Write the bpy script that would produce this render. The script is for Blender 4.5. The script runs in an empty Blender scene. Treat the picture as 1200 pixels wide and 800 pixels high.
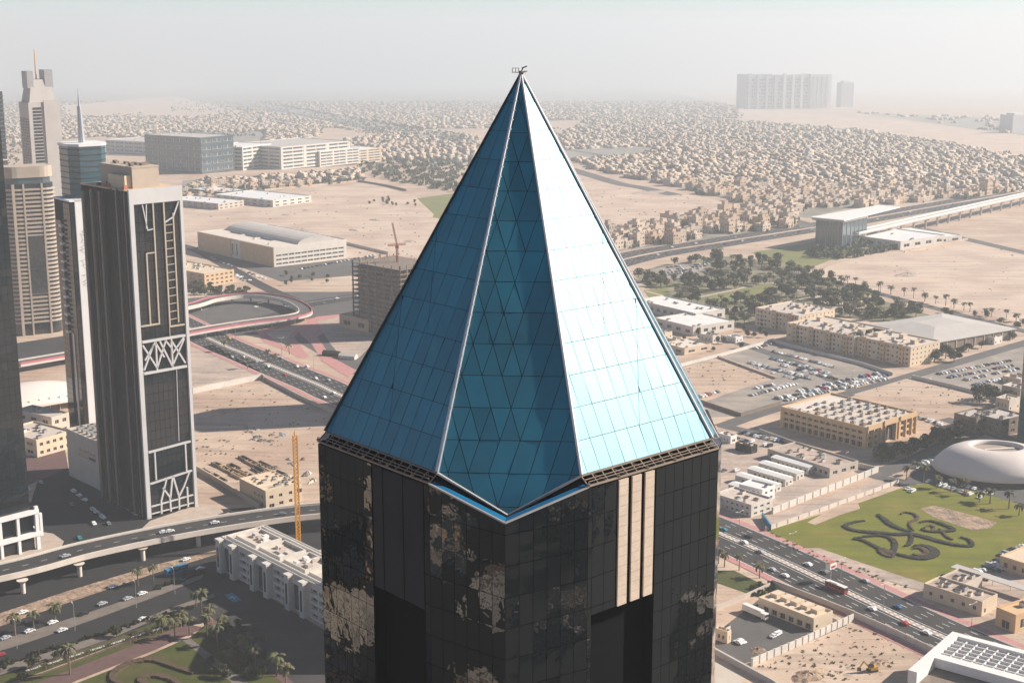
import bpy, math, random
import numpy as np
from mathutils import Vector, Matrix

# ------------------------------------------------------------------ camera, sky, sun, exposure
SC = bpy.context.scene
COL = SC.collection
CAM_H = 250.0
PITCH = math.radians(12.5)
FPX = 1666.67                       # focal length in pixels of the 1200 px wide picture (50 mm lens)
cam = bpy.data.cameras.new('camera')
cam.lens = 50.0
cam.sensor_width = 36.0
cam.clip_start = 1.0
cam.clip_end = 90000.0
cam_o = bpy.data.objects.new('camera', cam)
cam_o.location = (0, 0, CAM_H)
cam_o.rotation_euler = (math.radians(90) - PITCH, 0, 0)
COL.objects.link(cam_o)
SC.camera = cam_o

SUN_EL = math.radians(32)
SUN_AZ = math.radians(79)           # clockwise from the view direction (+Y)
SUN_DIR = Vector((math.sin(SUN_AZ) * math.cos(SUN_EL), math.cos(SUN_AZ) * math.cos(SUN_EL), math.sin(SUN_EL)))
W = bpy.data.worlds.new('World')
SC.world = W
W.use_nodes = True
wn = W.node_tree
wn.nodes.clear()
sky = wn.nodes.new('ShaderNodeTexSky')
sky.sky_type = 'NISHITA'
sky.sun_disc = False
sky.sun_elevation = SUN_EL
sky.sun_rotation = SUN_AZ
sky.altitude = 100
sky.air_density = 0.55
sky.dust_density = 0.15
sky.ozone_density = 1.0
bg = wn.nodes.new('ShaderNodeBackground')
bg.inputs['Strength'].default_value = 0.07
wo = wn.nodes.new('ShaderNodeOutputWorld')
wn.links.new(sky.outputs[0], bg.inputs['Color'])
wn.links.new(bg.outputs[0], wo.inputs['Surface'])

sun = bpy.data.lights.new('sun', 'SUN')
sun.energy = 5.0
sun.angle = math.radians(0.53)
sun.color = (1.0, 0.92, 0.82)
sun_o = bpy.data.objects.new('sun', sun)
sun_o.rotation_euler = (-SUN_DIR).to_track_quat('-Z', 'Y').to_euler()
sun_o.location = (300, 100, 600)
COL.objects.link(sun_o)

SC.view_settings.view_transform = 'Standard'
SC.view_settings.look = 'None'
SC.view_settings.exposure = 0.82
SC.view_settings.gamma = 1.0
SC.view_settings.use_curve_mapping = False
SC.render.engine = 'CYCLES'
SC.cycles.use_denoising = True
SC.cycles.volume_bounces = 2
SC.cycles.max_bounces = 6
SC.cycles.diffuse_bounces = 2
SC.cycles.glossy_bounces = 3
SC.cycles.sample_clamp_indirect = 4.0

HAZE_DENSITY = 0.00014
HAZE_COLOR = (0.74, 0.79, 0.82)

R = random.Random(7)
rad = math.radians

# ------------------------------------------------------------------ where a spot of the ground lies
SLOPE = 0.036                       # made-up fall of the far land, so that more haze lies before it
def gz(y):
    if y <= 2200:
        return 0.0
    if y < 2700:
        return -SLOPE * (y - 2200) ** 2 / 1000.0
    return -SLOPE * (y - 2450)

def G(px, py, z=0.0):
    u = (px - 600) / FPX
    v = (400 - py) / FPX
    dy = math.cos(PITCH) + v * math.sin(PITCH)
    dz = -math.sin(PITCH) + v * math.cos(PITCH)
    t = (z - CAM_H) / dz
    if z == 0.0 and dy * t > 2200:
        lo, hi = t, t * 30
        for _ in range(60):
            m = (lo + hi) / 2
            if CAM_H + dz * m > gz(dy * m):
                lo = m
            else:
                hi = m
        t = lo
        return Vector((u * t, dy * t, gz(dy * t)))
    return Vector((u * t, dy * t, z))

def Zat(y, py):
    v = (400 - py) / FPX
    return CAM_H + y * (v * math.cos(PITCH) - math.sin(PITCH)) / (math.cos(PITCH) + v * math.sin(PITCH))

def inpoly(x, y, poly):
    c = False
    j = len(poly) - 1
    for i in range(len(poly)):
        xi, yi = poly[i]
        xj, yj = poly[j]
        if (yi > y) != (yj > y) and x < (xj - xi) * (y - yi) / (yj - yi) + xi:
            c = not c
        j = i
    return c

# ------------------------------------------------------------------ materials
MATS = {}
def nd(nt, t, **kw):
    n = nt.nodes.new(t)
    for k, v in kw.items():
        setattr(n, k, v)
    return n

def mat(name, col, rough=0.85, var=0.12, scale=0.3, bump=0.0, bscale=None, metal=0.0, ior=1.45,
        col2=None, c2scale=0.02, c2lo=0.45, c2hi=0.6, tint=None, spec=0.5, var2=0.0, scale2=0.02, specks=0.0, tracks=0.0, stint=None, rand=0.0):
    """procedural surface: base colour broken up by noise at two scales, an optional second colour in patches"""
    m = bpy.data.materials.new(name)
    m.use_nodes = True
    nt = m.node_tree
    b = nt.nodes['Principled BSDF']
    b.inputs['Roughness'].default_value = rough
    b.inputs['Metallic'].default_value = metal
    b.inputs['IOR'].default_value = ior
    b.inputs['Specular IOR Level'].default_value = spec
    geo = nd(nt, 'ShaderNodeNewGeometry')
    pos = geo.outputs['Position']
    base = nd(nt, 'ShaderNodeRGB')
    base.outputs[0].default_value = (*col, 1)
    out = base.outputs[0]
    if col2 is not None:
        nz = nd(nt, 'ShaderNodeTexNoise')
        nz.inputs['Scale'].default_value = c2scale
        nz.inputs['Detail'].default_value = 6
        nz.inputs['Roughness'].default_value = 0.62
        nt.links.new(pos, nz.inputs['Vector'])
        mr = nd(nt, 'ShaderNodeMapRange')
        mr.inputs['From Min'].default_value = c2lo
        mr.inputs['From Max'].default_value = c2hi
        nt.links.new(nz.outputs['Fac'], mr.inputs['Value'])
        mx = nd(nt, 'ShaderNodeMix', data_type='RGBA')
        nt.links.new(mr.outputs[0], mx.inputs[0])
        nt.links.new(out, mx.inputs[6])
        mx.inputs[7].default_value = (*col2, 1)
        out = mx.outputs[2]
    if specks > 0:
        for (vs_, rlo, rhi, thr, dark) in ((0.16, 0.06, 0.16, 0.55, 0.45), (0.05, 0.05, 0.12, 0.6, 0.62)):
            vo = nd(nt, 'ShaderNodeTexVoronoi')
            vo.inputs['Scale'].default_value = vs_
            wv = nd(nt, 'ShaderNodeTexNoise')
            wv.inputs['Scale'].default_value = vs_ * 4
            nt.links.new(pos, wv.inputs['Vector'])
            ad = nd(nt, 'ShaderNodeVectorMath', operation='MULTIPLY_ADD')
            nt.links.new(wv.outputs['Color'], ad.inputs[0])
            ad.inputs[1].default_value = (4, 4, 0)
            nt.links.new(pos, ad.inputs[2])
            nt.links.new(ad.outputs[0], vo.inputs['Vector'])
            mr = nd(nt, 'ShaderNodeMapRange')
            mr.inputs['From Min'].default_value = rlo
            mr.inputs['From Max'].default_value = rhi
            mr.inputs['To Min'].default_value = 1.0
            mr.inputs['To Max'].default_value = 0.0
            nt.links.new(vo.outputs['Distance'], mr.inputs['Value'])
            sx = nd(nt, 'ShaderNodeSeparateColor')
            nt.links.new(vo.outputs['Color'], sx.inputs[0])
            gt_ = nd(nt, 'ShaderNodeMath', operation='GREATER_THAN')
            nt.links.new(sx.outputs[0], gt_.inputs[0])
            gt_.inputs[1].default_value = thr
            ml = nd(nt, 'ShaderNodeMath', operation='MULTIPLY')
            nt.links.new(mr.outputs[0], ml.inputs[0])
            nt.links.new(gt_.outputs[0], ml.inputs[1])
            mx = nd(nt, 'ShaderNodeMix', data_type='RGBA', blend_type='MULTIPLY')
            m2 = nd(nt, 'ShaderNodeMath', operation='MULTIPLY')
            m2.inputs[1].default_value = specks
            nt.links.new(ml.outputs[0], m2.inputs[0])
            nt.links.new(m2.outputs[0], mx.inputs[0])
            nt.links.new(out, mx.inputs[6])
            mx.inputs[7].default_value = (dark, dark, dark, 1)
            out = mx.outputs[2]
    if tracks > 0:                                  # faint wheel tracks
        for rot in (0.7, -0.85):
            mp = nd(nt, 'ShaderNodeMapping')
            mp.inputs['Rotation'].default_value = (0, 0, rot)
            mp.inputs['Scale'].default_value = (0.012, 0.16, 1)
            nt.links.new(pos, mp.inputs['Vector'])
            nz = nd(nt, 'ShaderNodeTexNoise')
            nz.inputs['Scale'].default_value = 1.0
            nz.inputs['Detail'].default_value = 3
            nz.inputs['Distortion'].default_value = 0.8
            nt.links.new(mp.outputs[0], nz.inputs['Vector'])
            mr = nd(nt, 'ShaderNodeMapRange')
            mr.inputs['From Min'].default_value = 0.53
            mr.inputs['From Max'].default_value = 0.62
            mr.inputs['To Min'].default_value = 1.0
            mr.inputs['To Max'].default_value = 1.0 - tracks
            nt.links.new(nz.outputs['Fac'], mr.inputs['Value'])
            mx = nd(nt, 'ShaderNodeMix', data_type='RGBA', blend_type='MULTIPLY')
            mx.inputs[0].default_value = 1.0
            nt.links.new(out, mx.inputs[6])
            nt.links.new(mr.outputs[0], mx.inputs[7])
            out = mx.outputs[2]
    for sc_, am in ((scale, var), (scale2, var2)):
        if am > 0:
            nz = nd(nt, 'ShaderNodeTexNoise')
            nz.inputs['Scale'].default_value = sc_
            nz.inputs['Detail'].default_value = 5
            nz.inputs['Roughness'].default_value = 0.6
            nt.links.new(pos, nz.inputs['Vector'])
            mr = nd(nt, 'ShaderNodeMapRange')
            mr.inputs['From Min'].default_value = 0.25
            mr.inputs['From Max'].default_value = 0.75
            mr.inputs['To Min'].default_value = 1 - am
            mr.inputs['To Max'].default_value = 1 + am
            nt.links.new(nz.outputs['Fac'], mr.inputs['Value'])
            mx = nd(nt, 'ShaderNodeMix', data_type='RGBA', blend_type='MULTIPLY')
            mx.inputs[0].default_value = 1.0
            nt.links.new(out, mx.inputs[6])
            nt.links.new(mr.outputs[0], mx.inputs[7])
            out = mx.outputs[2]
    if tint:
        if tint == 'object':
            oi = nd(nt, 'ShaderNodeObjectInfo')
            tc = oi.outputs['Color']
        else:
            at = nd(nt, 'ShaderNodeAttribute', attribute_name='tint')
            tc = at.outputs['Color']
        mx = nd(nt, 'ShaderNodeMix', data_type='RGBA', blend_type='MULTIPLY')
        mx.inputs[0].default_value = 1.0
        nt.links.new(out, mx.inputs[6])
        nt.links.new(tc, mx.inputs[7])
        out = mx.outputs[2]
    if rand > 0:                                    # every pane a little different
        oi = nd(nt, 'ShaderNodeObjectInfo')
        mr = nd(nt, 'ShaderNodeMapRange')
        mr.inputs['To Min'].default_value = 1 - rand
        mr.inputs['To Max'].default_value = 1 + rand
        nt.links.new(oi.outputs['Random'], mr.inputs['Value'])
        mx = nd(nt, 'ShaderNodeMix', data_type='RGBA', blend_type='MULTIPLY')
        mx.inputs[0].default_value = 1.0
        nt.links.new(out, mx.inputs[6])
        nt.links.new(mr.outputs[0], mx.inputs[7])
        out = mx.outputs[2]
    if stint:
        b.inputs['Specular Tint'].default_value = (*stint, 1)
    nt.links.new(out, b.inputs['Base Color'])
    if bump > 0:
        nz = nd(nt, 'ShaderNodeTexNoise')
        nz.inputs['Scale'].default_value = bscale or scale
        nz.inputs['Detail'].default_value = 3
        nt.links.new(pos, nz.inputs['Vector'])
        bp = nd(nt, 'ShaderNodeBump')
        bp.inputs['Distance'].default_value = bump
        nt.links.new(nz.outputs['Fac'], bp.inputs['Height'])
        nt.links.new(bp.outputs[0], b.inputs['Normal'])
    MATS[name] = m
    return m

mat('sand', (0.52, 0.39, 0.29), 0.95, 0.10, 0.05, col2=(0.42, 0.29, 0.21), c2scale=0.012, c2lo=0.42, c2hi=0.62, var2=0.12, scale2=0.6, specks=0.9, tracks=0.16)
mat('pale_sand', (0.58, 0.44, 0.335), 0.95, 0.12, 0.04, col2=(0.47, 0.34, 0.26), c2scale=0.02, var2=0.10, scale2=0.5, specks=0.9, tracks=0.16)
mat('dust', (0.46, 0.35, 0.28), 0.95, 0.18, 0.05, col2=(0.36, 0.29, 0.24), c2scale=0.03, var2=0.12, scale2=0.4, specks=0.9, tracks=0.16)
mat('rough_earth', (0.36, 0.25, 0.17), 0.95, 0.35, 0.25, col2=(0.20, 0.14, 0.10), c2scale=0.15, bump=0.6, bscale=0.6)
mat('asphalt', (0.036, 0.033, 0.032), 0.9, 0.18, 0.07, var2=0.12, scale2=1.2, col2=(0.050, 0.045, 0.042), c2scale=0.03, tracks=0.10)
mat('old_asphalt', (0.10, 0.092, 0.086), 0.92, 0.2, 0.06, var2=0.12, scale2=1.0)
mat('lot_asphalt', (0.26, 0.225, 0.195), 0.92, 0.16, 0.05, var2=0.10, scale2=0.8, col2=(0.34, 0.28, 0.23), c2scale=0.03, tracks=0.12)
mat('white_paint', (0.72, 0.70, 0.66), 0.8, 0.15, 0.6)
mat('pink_paving', (0.46, 0.22, 0.20), 0.9, 0.15, 0.25, var2=0.12, scale2=1.5)
mat('beige_paving', (0.44, 0.35, 0.28), 0.9, 0.15, 0.2, var2=0.1, scale2=1.2)
mat('concrete', (0.50, 0.43, 0.36), 0.85, 0.10, 0.15, var2=0.06, scale2=1.0)
mat('pale_concrete', (0.62, 0.54, 0.46), 0.85, 0.08, 0.15)
mat('white_wall', (0.60, 0.55, 0.485), 0.85, 0.10, 0.12, var2=0.1, scale2=0.7)
mat('bright_white', (0.70, 0.675, 0.635), 0.7, 0.07, 0.15, var2=0.07, scale2=0.8)
mat('frame_white', (0.70, 0.68, 0.655), 0.6, 0.05, 0.1)
mat('cream', (0.62, 0.49, 0.35), 0.88, 0.08, 0.2)
mat('tan', (0.56, 0.39, 0.24), 0.88, 0.10, 0.2)
mat('orange_tan', (0.60, 0.40, 0.22), 0.88, 0.08, 0.2)
mat('villa_wall', (0.55, 0.45, 0.365), 0.9, 0.10, 0.12, tint='object')
mat('villa_roof', (0.50, 0.43, 0.37), 0.9, 0.18, 0.15, tint='object')
mat('far_wall', (0.50, 0.42, 0.35), 0.9, 0.08, 0.1, tint='attr')
mat('far_leaf', (0.09, 0.10, 0.055), 0.9, 0.25, 0.2, tint='attr')
mat('roof_gravel', (0.52, 0.44, 0.37), 0.92, 0.16, 0.3, var2=0.1, scale2=1.5)
mat('grey_roof', (0.46, 0.42, 0.38), 0.7, 0.08, 0.1)
mat('grey_metal', (0.36, 0.35, 0.34), 0.5, 0.10, 0.3, metal=0.3)
mat('dark_metal', (0.035, 0.036, 0.038), 0.5, 0.15, 0.3, metal=0.2)
mat('silver', (0.45, 0.46, 0.47), 0.4, 0.05, 0.5, metal=0.7)
mat('stone', (0.50, 0.40, 0.31), 0.8, 0.09, 0.35, var2=0.1, scale2=2.5)
mat('brown_fin', (0.035, 0.029, 0.025), 0.6, 0.35, 0.25, spec=0.25)
mat('dark_gap', (0.008, 0.008, 0.009), 0.9, 0.1, 0.2, spec=0.05)
mat('louvre', (0.020, 0.021, 0.025), 0.6, 0.2, 0.2, spec=0.15)
mat('window_dark', (0.020, 0.023, 0.026), 0.12, 0.3, 0.4, ior=1.7)
mat('teal_glass', (0.018, 0.075, 0.10), 0.10, 0.25, 0.15, ior=1.9)
mat('blue_grey_glass', (0.055, 0.085, 0.10), 0.12, 0.25, 0.08, ior=1.8)
mat('dark_glass', (0.008, 0.012, 0.015), 0.05, 0.3, 0.15, ior=1.6)
mat('black_glass', (0.006, 0.0075, 0.008), 0.012, 0.2, 0.15, ior=1.95, bump=0.016, bscale=0.35)
mat('roof_glass', (0.0, 0.125, 0.178), 0.50, 0.16, 0.5, ior=2.1, var2=0.18, scale2=0.08, stint=(0.66, 0.93, 1.0), rand=0.18)
mat('blue_coping', (0.01, 0.12, 0.25), 0.3, 0.1, 0.4, ior=1.6)
mat('mullion', (0.012, 0.016, 0.02), 0.5, 0.1, 0.4)
mat('grass', (0.140, 0.146, 0.004), 0.95, 0.16, 0.08, col2=(0.19, 0.15, 0.02), c2scale=0.03, c2lo=0.5, c2hi=0.68, var2=0.15, scale2=1.0, tracks=0.12)
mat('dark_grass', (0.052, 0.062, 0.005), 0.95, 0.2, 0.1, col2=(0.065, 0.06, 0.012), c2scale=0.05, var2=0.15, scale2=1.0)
mat('park_grass', (0.17, 0.17, 0.05), 0.95, 0.2, 0.05)
mat('hedge', (0.022, 0.020, 0.010), 0.95, 0.35, 0.8, bump=0.3, bscale=1.5)
mat('hedge_brown', (0.085, 0.055, 0.028), 0.95, 0.3, 0.8)
mat('leaf', (0.085, 0.092, 0.035), 0.9, 0.25, 0.4, tint='object')
mat('dark_leaf', (0.045, 0.05, 0.02), 0.9, 0.3, 0.4, tint='object')
mat('palm_leaf', (0.105, 0.100, 0.045), 0.85, 0.25, 0.5, tint='object')
mat('bark', (0.17, 0.12, 0.08), 0.95, 0.25, 1.5)
mat('car_paint', (1, 1, 1), 0.25, 0.02, 0.5, tint='object', ior=1.6)
mat('tyre', (0.015, 0.015, 0.015), 0.9, 0.1, 2)
mat('crane_orange', (0.70, 0.33, 0.03), 0.6, 0.1, 0.5)
mat('crane_red', (0.40, 0.16, 0.09), 0.7, 0.15, 0.5)
mat('raw_concrete', (0.20, 0.155, 0.12), 0.92, 0.25, 0.3)
mat('bus_red', (0.35, 0.03, 0.03), 0.4, 0.05, 1)
mat('bus_blue', (0.02, 0.16, 0.32), 0.4, 0.05, 1)
mat('machine_yellow', (0.55, 0.30, 0.03), 0.6, 0.15, 1)
mat('sign_blue', (0.03, 0.22, 0.34), 0.5, 0.05, 1)
mat('green_sign', (0.02, 0.25, 0.12), 0.5, 0.05, 1)
mat('red_rail', (0.50, 0.14, 0.17), 0.7, 0.1, 0.5)
mat('shell_white', (0.66, 0.58, 0.52), 0.6, 0.05, 0.1)
mat('water', (0.12, 0.20, 0.20), 0.08, 0.1, 0.05, ior=1.33)

# ------------------------------------------------------------------ mesh building
class MB:
    def __init__(s):
        s.v = []
        s.f = []
        s.m = []
    def vert(s, p):
        s.v.append((p[0], p[1], p[2]))
        return len(s.v) - 1
    def poly(s, pts, m=0):
        i = len(s.v)
        s.v.extend((p[0], p[1], p[2]) for p in pts)
        s.f.append(tuple(range(i, i + len(pts))))
        s.m.append(m)
        return s
    def box(s, x0, x1, y0, y1, z0, z1, m=0, top=None):
        i = len(s.v)
        for z in (z0, z1):
            s.v += [(x0, y0, z), (x1, y0, z), (x1, y1, z), (x0, y1, z)]
        s.f += [(i, i + 3, i + 2, i + 1), (i + 4, i + 5, i + 6, i + 7), (i, i + 1, i + 5, i + 4),
                (i + 1, i + 2, i + 6, i + 5), (i + 2, i + 3, i + 7, i + 6), (i + 3, i, i + 4, i + 7)]
        s.m += [m, m if top is None else top, m, m, m, m]
        return s
    def prism(s, pts, z0, z1, m=0, top=None, bottom=True):
        n = len(pts)
        i = len(s.v)
        s.v += [(p[0], p[1], z0) for p in pts] + [(p[0], p[1], z1) for p in pts]
        for k in range(n):
            s.f.append((i + k, i + (k + 1) % n, i + n + (k + 1) % n, i + n + k))
            s.m.append(m)
        s.f.append(tuple(i + n + k for k in range(n)))
        s.m.append(m if top is None else top)
        if bottom:
            s.f.append(tuple(i + n - 1 - k for k in range(n)))
            s.m.append(m)
        return s
    def bar(s, a, b, w, h=None, m=0, up=(0, 0, 1)):
        """a square bar from a to b"""
        a = Vector(a)
        b = Vector(b)
        h = h or w
        d = (b - a).normalized()
        u = Vector(up)
        if abs(d.dot(u)) > 0.98:
            u = Vector((1, 0, 0))
        r = d.cross(u).normalized() * w / 2
        t = r.cross(d).normalized() * h / 2
        i = len(s.v)
        for p in (a, b):
            for q in (p - r - t, p + r - t, p + r + t, p - r + t):
                s.v.append(tuple(q))
        s.f += [(i, i + 1, i + 2, i + 3), (i + 7, i + 6, i + 5, i + 4), (i, i + 4, i + 5, i + 1),
                (i + 1, i + 5, i + 6, i + 2), (i + 2, i + 6, i + 7, i + 3), (i + 3, i + 7, i + 4, i)]
        s.m += [m] * 6
        return s
    def tube(s, a, b, r0, r1=None, n=8, m=0, cap=True):
        a = Vector(a)
        b = Vector(b)
        r1 = r0 if r1 is None else r1
        d = (b - a).normalized()
        u = Vector((0, 0, 1)) if abs(d.z) < 0.95 else Vector((1, 0, 0))
        x = d.cross(u).normalized()
        y = x.cross(d)
        i = len(s.v)
        for p, r in ((a, r0), (b, r1)):
            for k in range(n):
                t = 2 * math.pi * k / n
                s.v.append(tuple(p + (x * math.cos(t) + y * math.sin(t)) * r))
        for k in range(n):
            s.f.append((i + k, i + (k + 1) % n, i + n + (k + 1) % n, i + n + k))
            s.m.append(m)
        if cap:
            s.f.append(tuple(i + k for k in range(n))[::-1])
            s.f.append(tuple(i + n + k for k in range(n)))
            s.m += [m, m]
        return s
    def add(s, o, M=None, m=None):
        i = len(s.v)
        s.v += [tuple(M @ Vector(p)) if M else p for p in o.v]
        s.f += [tuple(k + i for k in f) for f in o.f]
        s.m += o.m if m is None else [m] * len(o.m)
        return s
    def mesh(s, name, mats):
        me = bpy.data.meshes.new(name)
        me.from_pydata(s.v, [], s.f)
        for k in (mats if isinstance(mats, (list, tuple)) else [mats]):
            me.materials.append(MATS[k])
        me.polygons.foreach_set('material_index', s.m)
        me.update()
        return me
    def build(s, name, mats, parent=None, smooth=False):
        me = s.mesh(name, mats)
        if smooth:
            me.polygons.foreach_set('use_smooth', [True] * len(me.polygons))
        return link(name, me, parent)

def link(name, data, parent=None):
    o = bpy.data.objects.new(name, data)
    COL.objects.link(o)
    if parent is not None:
        o.parent = parent
    return o

def tag(o, label=None, cat=None, group=None, kind=None):
    if label:
        o['label'] = label
    if cat:
        o['category'] = cat
    if group:
        o['group'] = group
    if kind:
        o['kind'] = kind
    return o

def thing(name, label, cat, loc=(0, 0, 0), rz=0.0, group=None):
    o = link(name, None)
    o.location = loc
    o.rotation_euler = (0, 0, rz)
    return tag(o, label, cat, group)

def copy_tree(o, parent=None):
    c = o.copy()
    COL.objects.link(c)
    c.parent = parent
    for ch in o.children:
        copy_tree(ch, c)
    return c

def clip_y(poly, y0, y1):
    for s, c in ((1, y0), (-1, -y1)):
        out = []
        for i in range(len(poly)):
            a, b = poly[i], poly[(i + 1) % len(poly)]
            da, db = s * a[1] - c, s * b[1] - c
            if da >= 0:
                out.append(a)
            if (da >= 0) != (db >= 0):
                t = da / (da - db)
                out.append((a[0] + (b[0] - a[0]) * t, a[1] + (b[1] - a[1]) * t))
        poly = out
        if len(poly) < 3:
            return []
    return poly

def sheet(name, pts, z, m, px=True):
    """a flat piece of the setting on the ground"""
    P = [G(*p) for p in pts] if px else [Vector((p[0], p[1], 0)) for p in pts]
    a = sum(P[k].x * P[(k + 1) % len(P)].y - P[(k + 1) % len(P)].x * P[k].y for k in range(len(P)))
    if a < 0:
        P = P[::-1]
    mb = MB()
    if max(p.y for p in P) > 2150:
        ys = [min(p.y for p in P) - 1, 2200] + [2200 + 25 * k for k in range(1, 21)] + [2700 + 600 * k for k in range(1, 60)]
        for y0, y1 in zip(ys[:-1], ys[1:]):
            if y1 <= y0:
                continue
            q = clip_y([(p.x, p.y) for p in P], y0, y1)
            if len(q) > 2:
                mb.poly([(x, y, gz(y) + z + (.25 if y > 2150 else 0)) for x, y in q])
    else:
        mb.poly([(p.x, p.y, z) for p in P])
    return tag(mb.build(name, m), kind='structure')

def offset_line(pts, d):
    out = []
    for i, p in enumerate(pts):
        a = pts[max(i - 1, 0)]
        b = pts[min(i + 1, len(pts) - 1)]
        t = (b - a).normalized()
        n = Vector((-t.y, t.x, 0))
        out.append(p + n * d)
    return out

def smooth_line(pts, n=8):
    """Catmull-Rom through the points"""
    pts = [Vector((p[0], p[1], p[2] if len(p) > 2 else 0)) for p in pts]
    out = []
    for i in range(len(pts) - 1):
        p0, p1, p2, p3 = pts[max(i - 1, 0)], pts[i], pts[i + 1], pts[min(i + 2, len(pts) - 1)]
        for k in range(n):
            t = k / n
            out.append(0.5 * ((2 * p1) + (p2 - p0) * t + (2 * p0 - 5 * p1 + 4 * p2 - p3) * t * t + (3 * p1 - p0 - 3 * p2 + p3) * t ** 3))
    out.append(pts[-1])
    return out

def strip(mb, pts, d0, d1, z, m=0):
    A = offset_line(pts, d0)
    B = offset_line(pts, d1)
    for k in range(len(pts) - 1):
        mb.poly([(A[k].x, A[k].y, A[k].z + z), (A[k + 1].x, A[k + 1].y, A[k + 1].z + z),
                 (B[k + 1].x, B[k + 1].y, B[k + 1].z + z), (B[k].x, B[k].y, B[k].z + z)][::1 if d0 > d1 else -1], m)
    return mb

def dashes(mb, pts, d, w, on, off, z, m=0):
    L = offset_line(pts, d)
    acc = 0.0
    for k in range(len(L) - 1):
        a, b = L[k], L[k + 1]
        ln = (b - a).length
        if ln < 1e-6:
            continue
        t = (b - a) / ln
        n = Vector((-t.y, t.x, 0)) * w / 2
        s = 0.0
        while s < ln:
            ph = (acc + s) % (on + off)
            step = min((on if ph < on else on + off) - ph + 1e-6, ln - s)
            if ph < on:
                p, q = a + t * s, a + t * (s + step)
                mb.poly([p - n + Vector((0, 0, z)), q - n + Vector((0, 0, z)), q + n + Vector((0, 0, z)), p + n + Vector((0, 0, z))], m)
            s += step
        acc += ln
    return mb

def wall_along(name, pts, h, w, m, label=None, cat='wall', px=True, cap=None, panel=0):
    """a free-standing wall along a line; panel > 0 cuts it into separate bays"""
    P = [G(*p) for p in pts] if px else [Vector((p[0], p[1], 0)) for p in pts]
    o = thing(name, label, cat, P[0])
    mb = MB()
    k = 0
    for a, b in zip(P[:-1], P[1:]):
        ln = (b - a).length
        t = (b - a) / ln
        n = max(1, int(ln / panel)) if panel else 1
        for i in range(n):
            p = a + t * (ln * i / n) - P[0]
            q = a + t * (ln * (i + 1) / n) - P[0]
            if panel:
                one = MB()
                one.bar(p + t * 0.12 + Vector((0, 0, h / 2)), q - t * 0.12 + Vector((0, 0, h / 2)), w, h)
                one.build('panel', m, o)
                mb.bar(p, p + Vector((0, 0, h + 0.15)), w + 0.25, w + 0.25)
            else:
                mb.bar(p + Vector((0, 0, h / 2)), q + Vector((0, 0, h / 2)), w, h)
                mb.bar(p + Vector((0, 0, h + 0.06)), q + Vector((0, 0, h + 0.06)), w + 0.2, 0.16)
    mb.build('post' if panel else 'wall_body', m, o)
    return o

# ------------------------------------------------------------------ buildings
WIN = {}
def window_mesh(gm='window_dark', fm='concrete', bars=1):
    k = (gm, fm, bars)
    if k not in WIN:
        mb = MB()
        mb.box(-0.5, 0.5, -0.02, 0.02, 0, 1, 0)
        t = 0.05
        mb.box(-0.5, -0.5 + t, -0.06, -0.02, 0, 1, 1).box(0.5 - t, 0.5, -0.06, -0.02, 0, 1, 1)
        mb.box(-0.5 + t, 0.5 - t, -0.06, -0.02, 0, t, 1).box(-0.5 + t, 0.5 - t, -0.06, -0.02, 1 - t, 1, 1)
        for b in range(bars):
            x = -0.5 + (b + 1) / (bars + 1)
            mb.box(x - t / 2, x + t / 2, -0.06, -0.02, t, 1 - t, 1)
        WIN[k] = mb.mesh('window', [gm, fm])
    return WIN[k]

def facade(mb, O, ex, w, z0, z1, ops, depth, m=0, inward=None):
    """a wall plane from O along ex with recessed openings (u0,u1,v0,v1); returns the recess rectangles"""
    O = Vector(O)
    ex = Vector(ex)
    inn = Vector(inward)
    us = sorted({0.0, w, *[o[0] for o in ops], *[o[1] for o in ops]})
    zs = sorted({z0, z1, *[o[2] for o in ops], *[o[3] for o in ops]})
    def pt(u, z, d=0.0):
        p = O + ex * u + inn * d
        return (p.x, p.y, z)
    for j in range(len(zs) - 1):
        zc = (zs[j] + zs[j + 1]) / 2
        run = None
        for i in range(len(us)):
            solid = False
            if i < len(us) - 1:
                uc = (us[i] + us[i + 1]) / 2
                solid = not any(o[0] < uc < o[1] and o[2] < zc < o[3] for o in ops)
            if solid and run is None:
                run = us[i]
            if not solid and run is not None:
                mb.poly([pt(run, zs[j]), pt(us[i], zs[j]), pt(us[i], zs[j + 1]), pt(run, zs[j + 1])], m)
                run = None
    for (a, b, c, d) in ops:
        mb.poly([pt(a, c), pt(b, c), pt(b, c, depth), pt(a, c, depth)], m)
        mb.poly([pt(a, d), pt(b, d), pt(b, d, depth), pt(a, d, depth)], m)
        mb.poly([pt(a, c), pt(a, d), pt(a, d, depth), pt(a, c, depth)], m)
        mb.poly([pt(b, c), pt(b, d), pt(b, d, depth), pt(b, c, depth)], m)
    return mb

def grid_ops(w, h, cols, rows, fw=0.55, fh=0.5, z0=0.0, margin=1.0):
    ops = []
    cw = (w - 2 * margin) / cols
    rh = (h - z0) / rows
    for r in range(rows):
        for c in range(cols):
            u = margin + cw * (c + 0.5)
            z = z0 + rh * (r + 0.5)
            ops.append((u - cw * fw / 2, u + cw * fw / 2, z - rh * fh / 2, z + rh * fh / 2))
    return ops

def windows_for(root, ops, face, depth, gm='window_dark', fm='concrete', bars=1):
    me = window_mesh(gm, fm, bars)
    for (a, b, c, d) in ops:
        o = link('window', me, root)
        u = (a + b) / 2
        if face == 'right':                       # wall along local x at y = 0
            o.location = (u, depth, c)
        else:                                     # wall along local y at x = 0
            o.location = (depth, u, c)
            o.rotation_euler = (0, 0, -math.pi / 2)
        o.scale = (b - a, 1.0, d - c)

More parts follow.
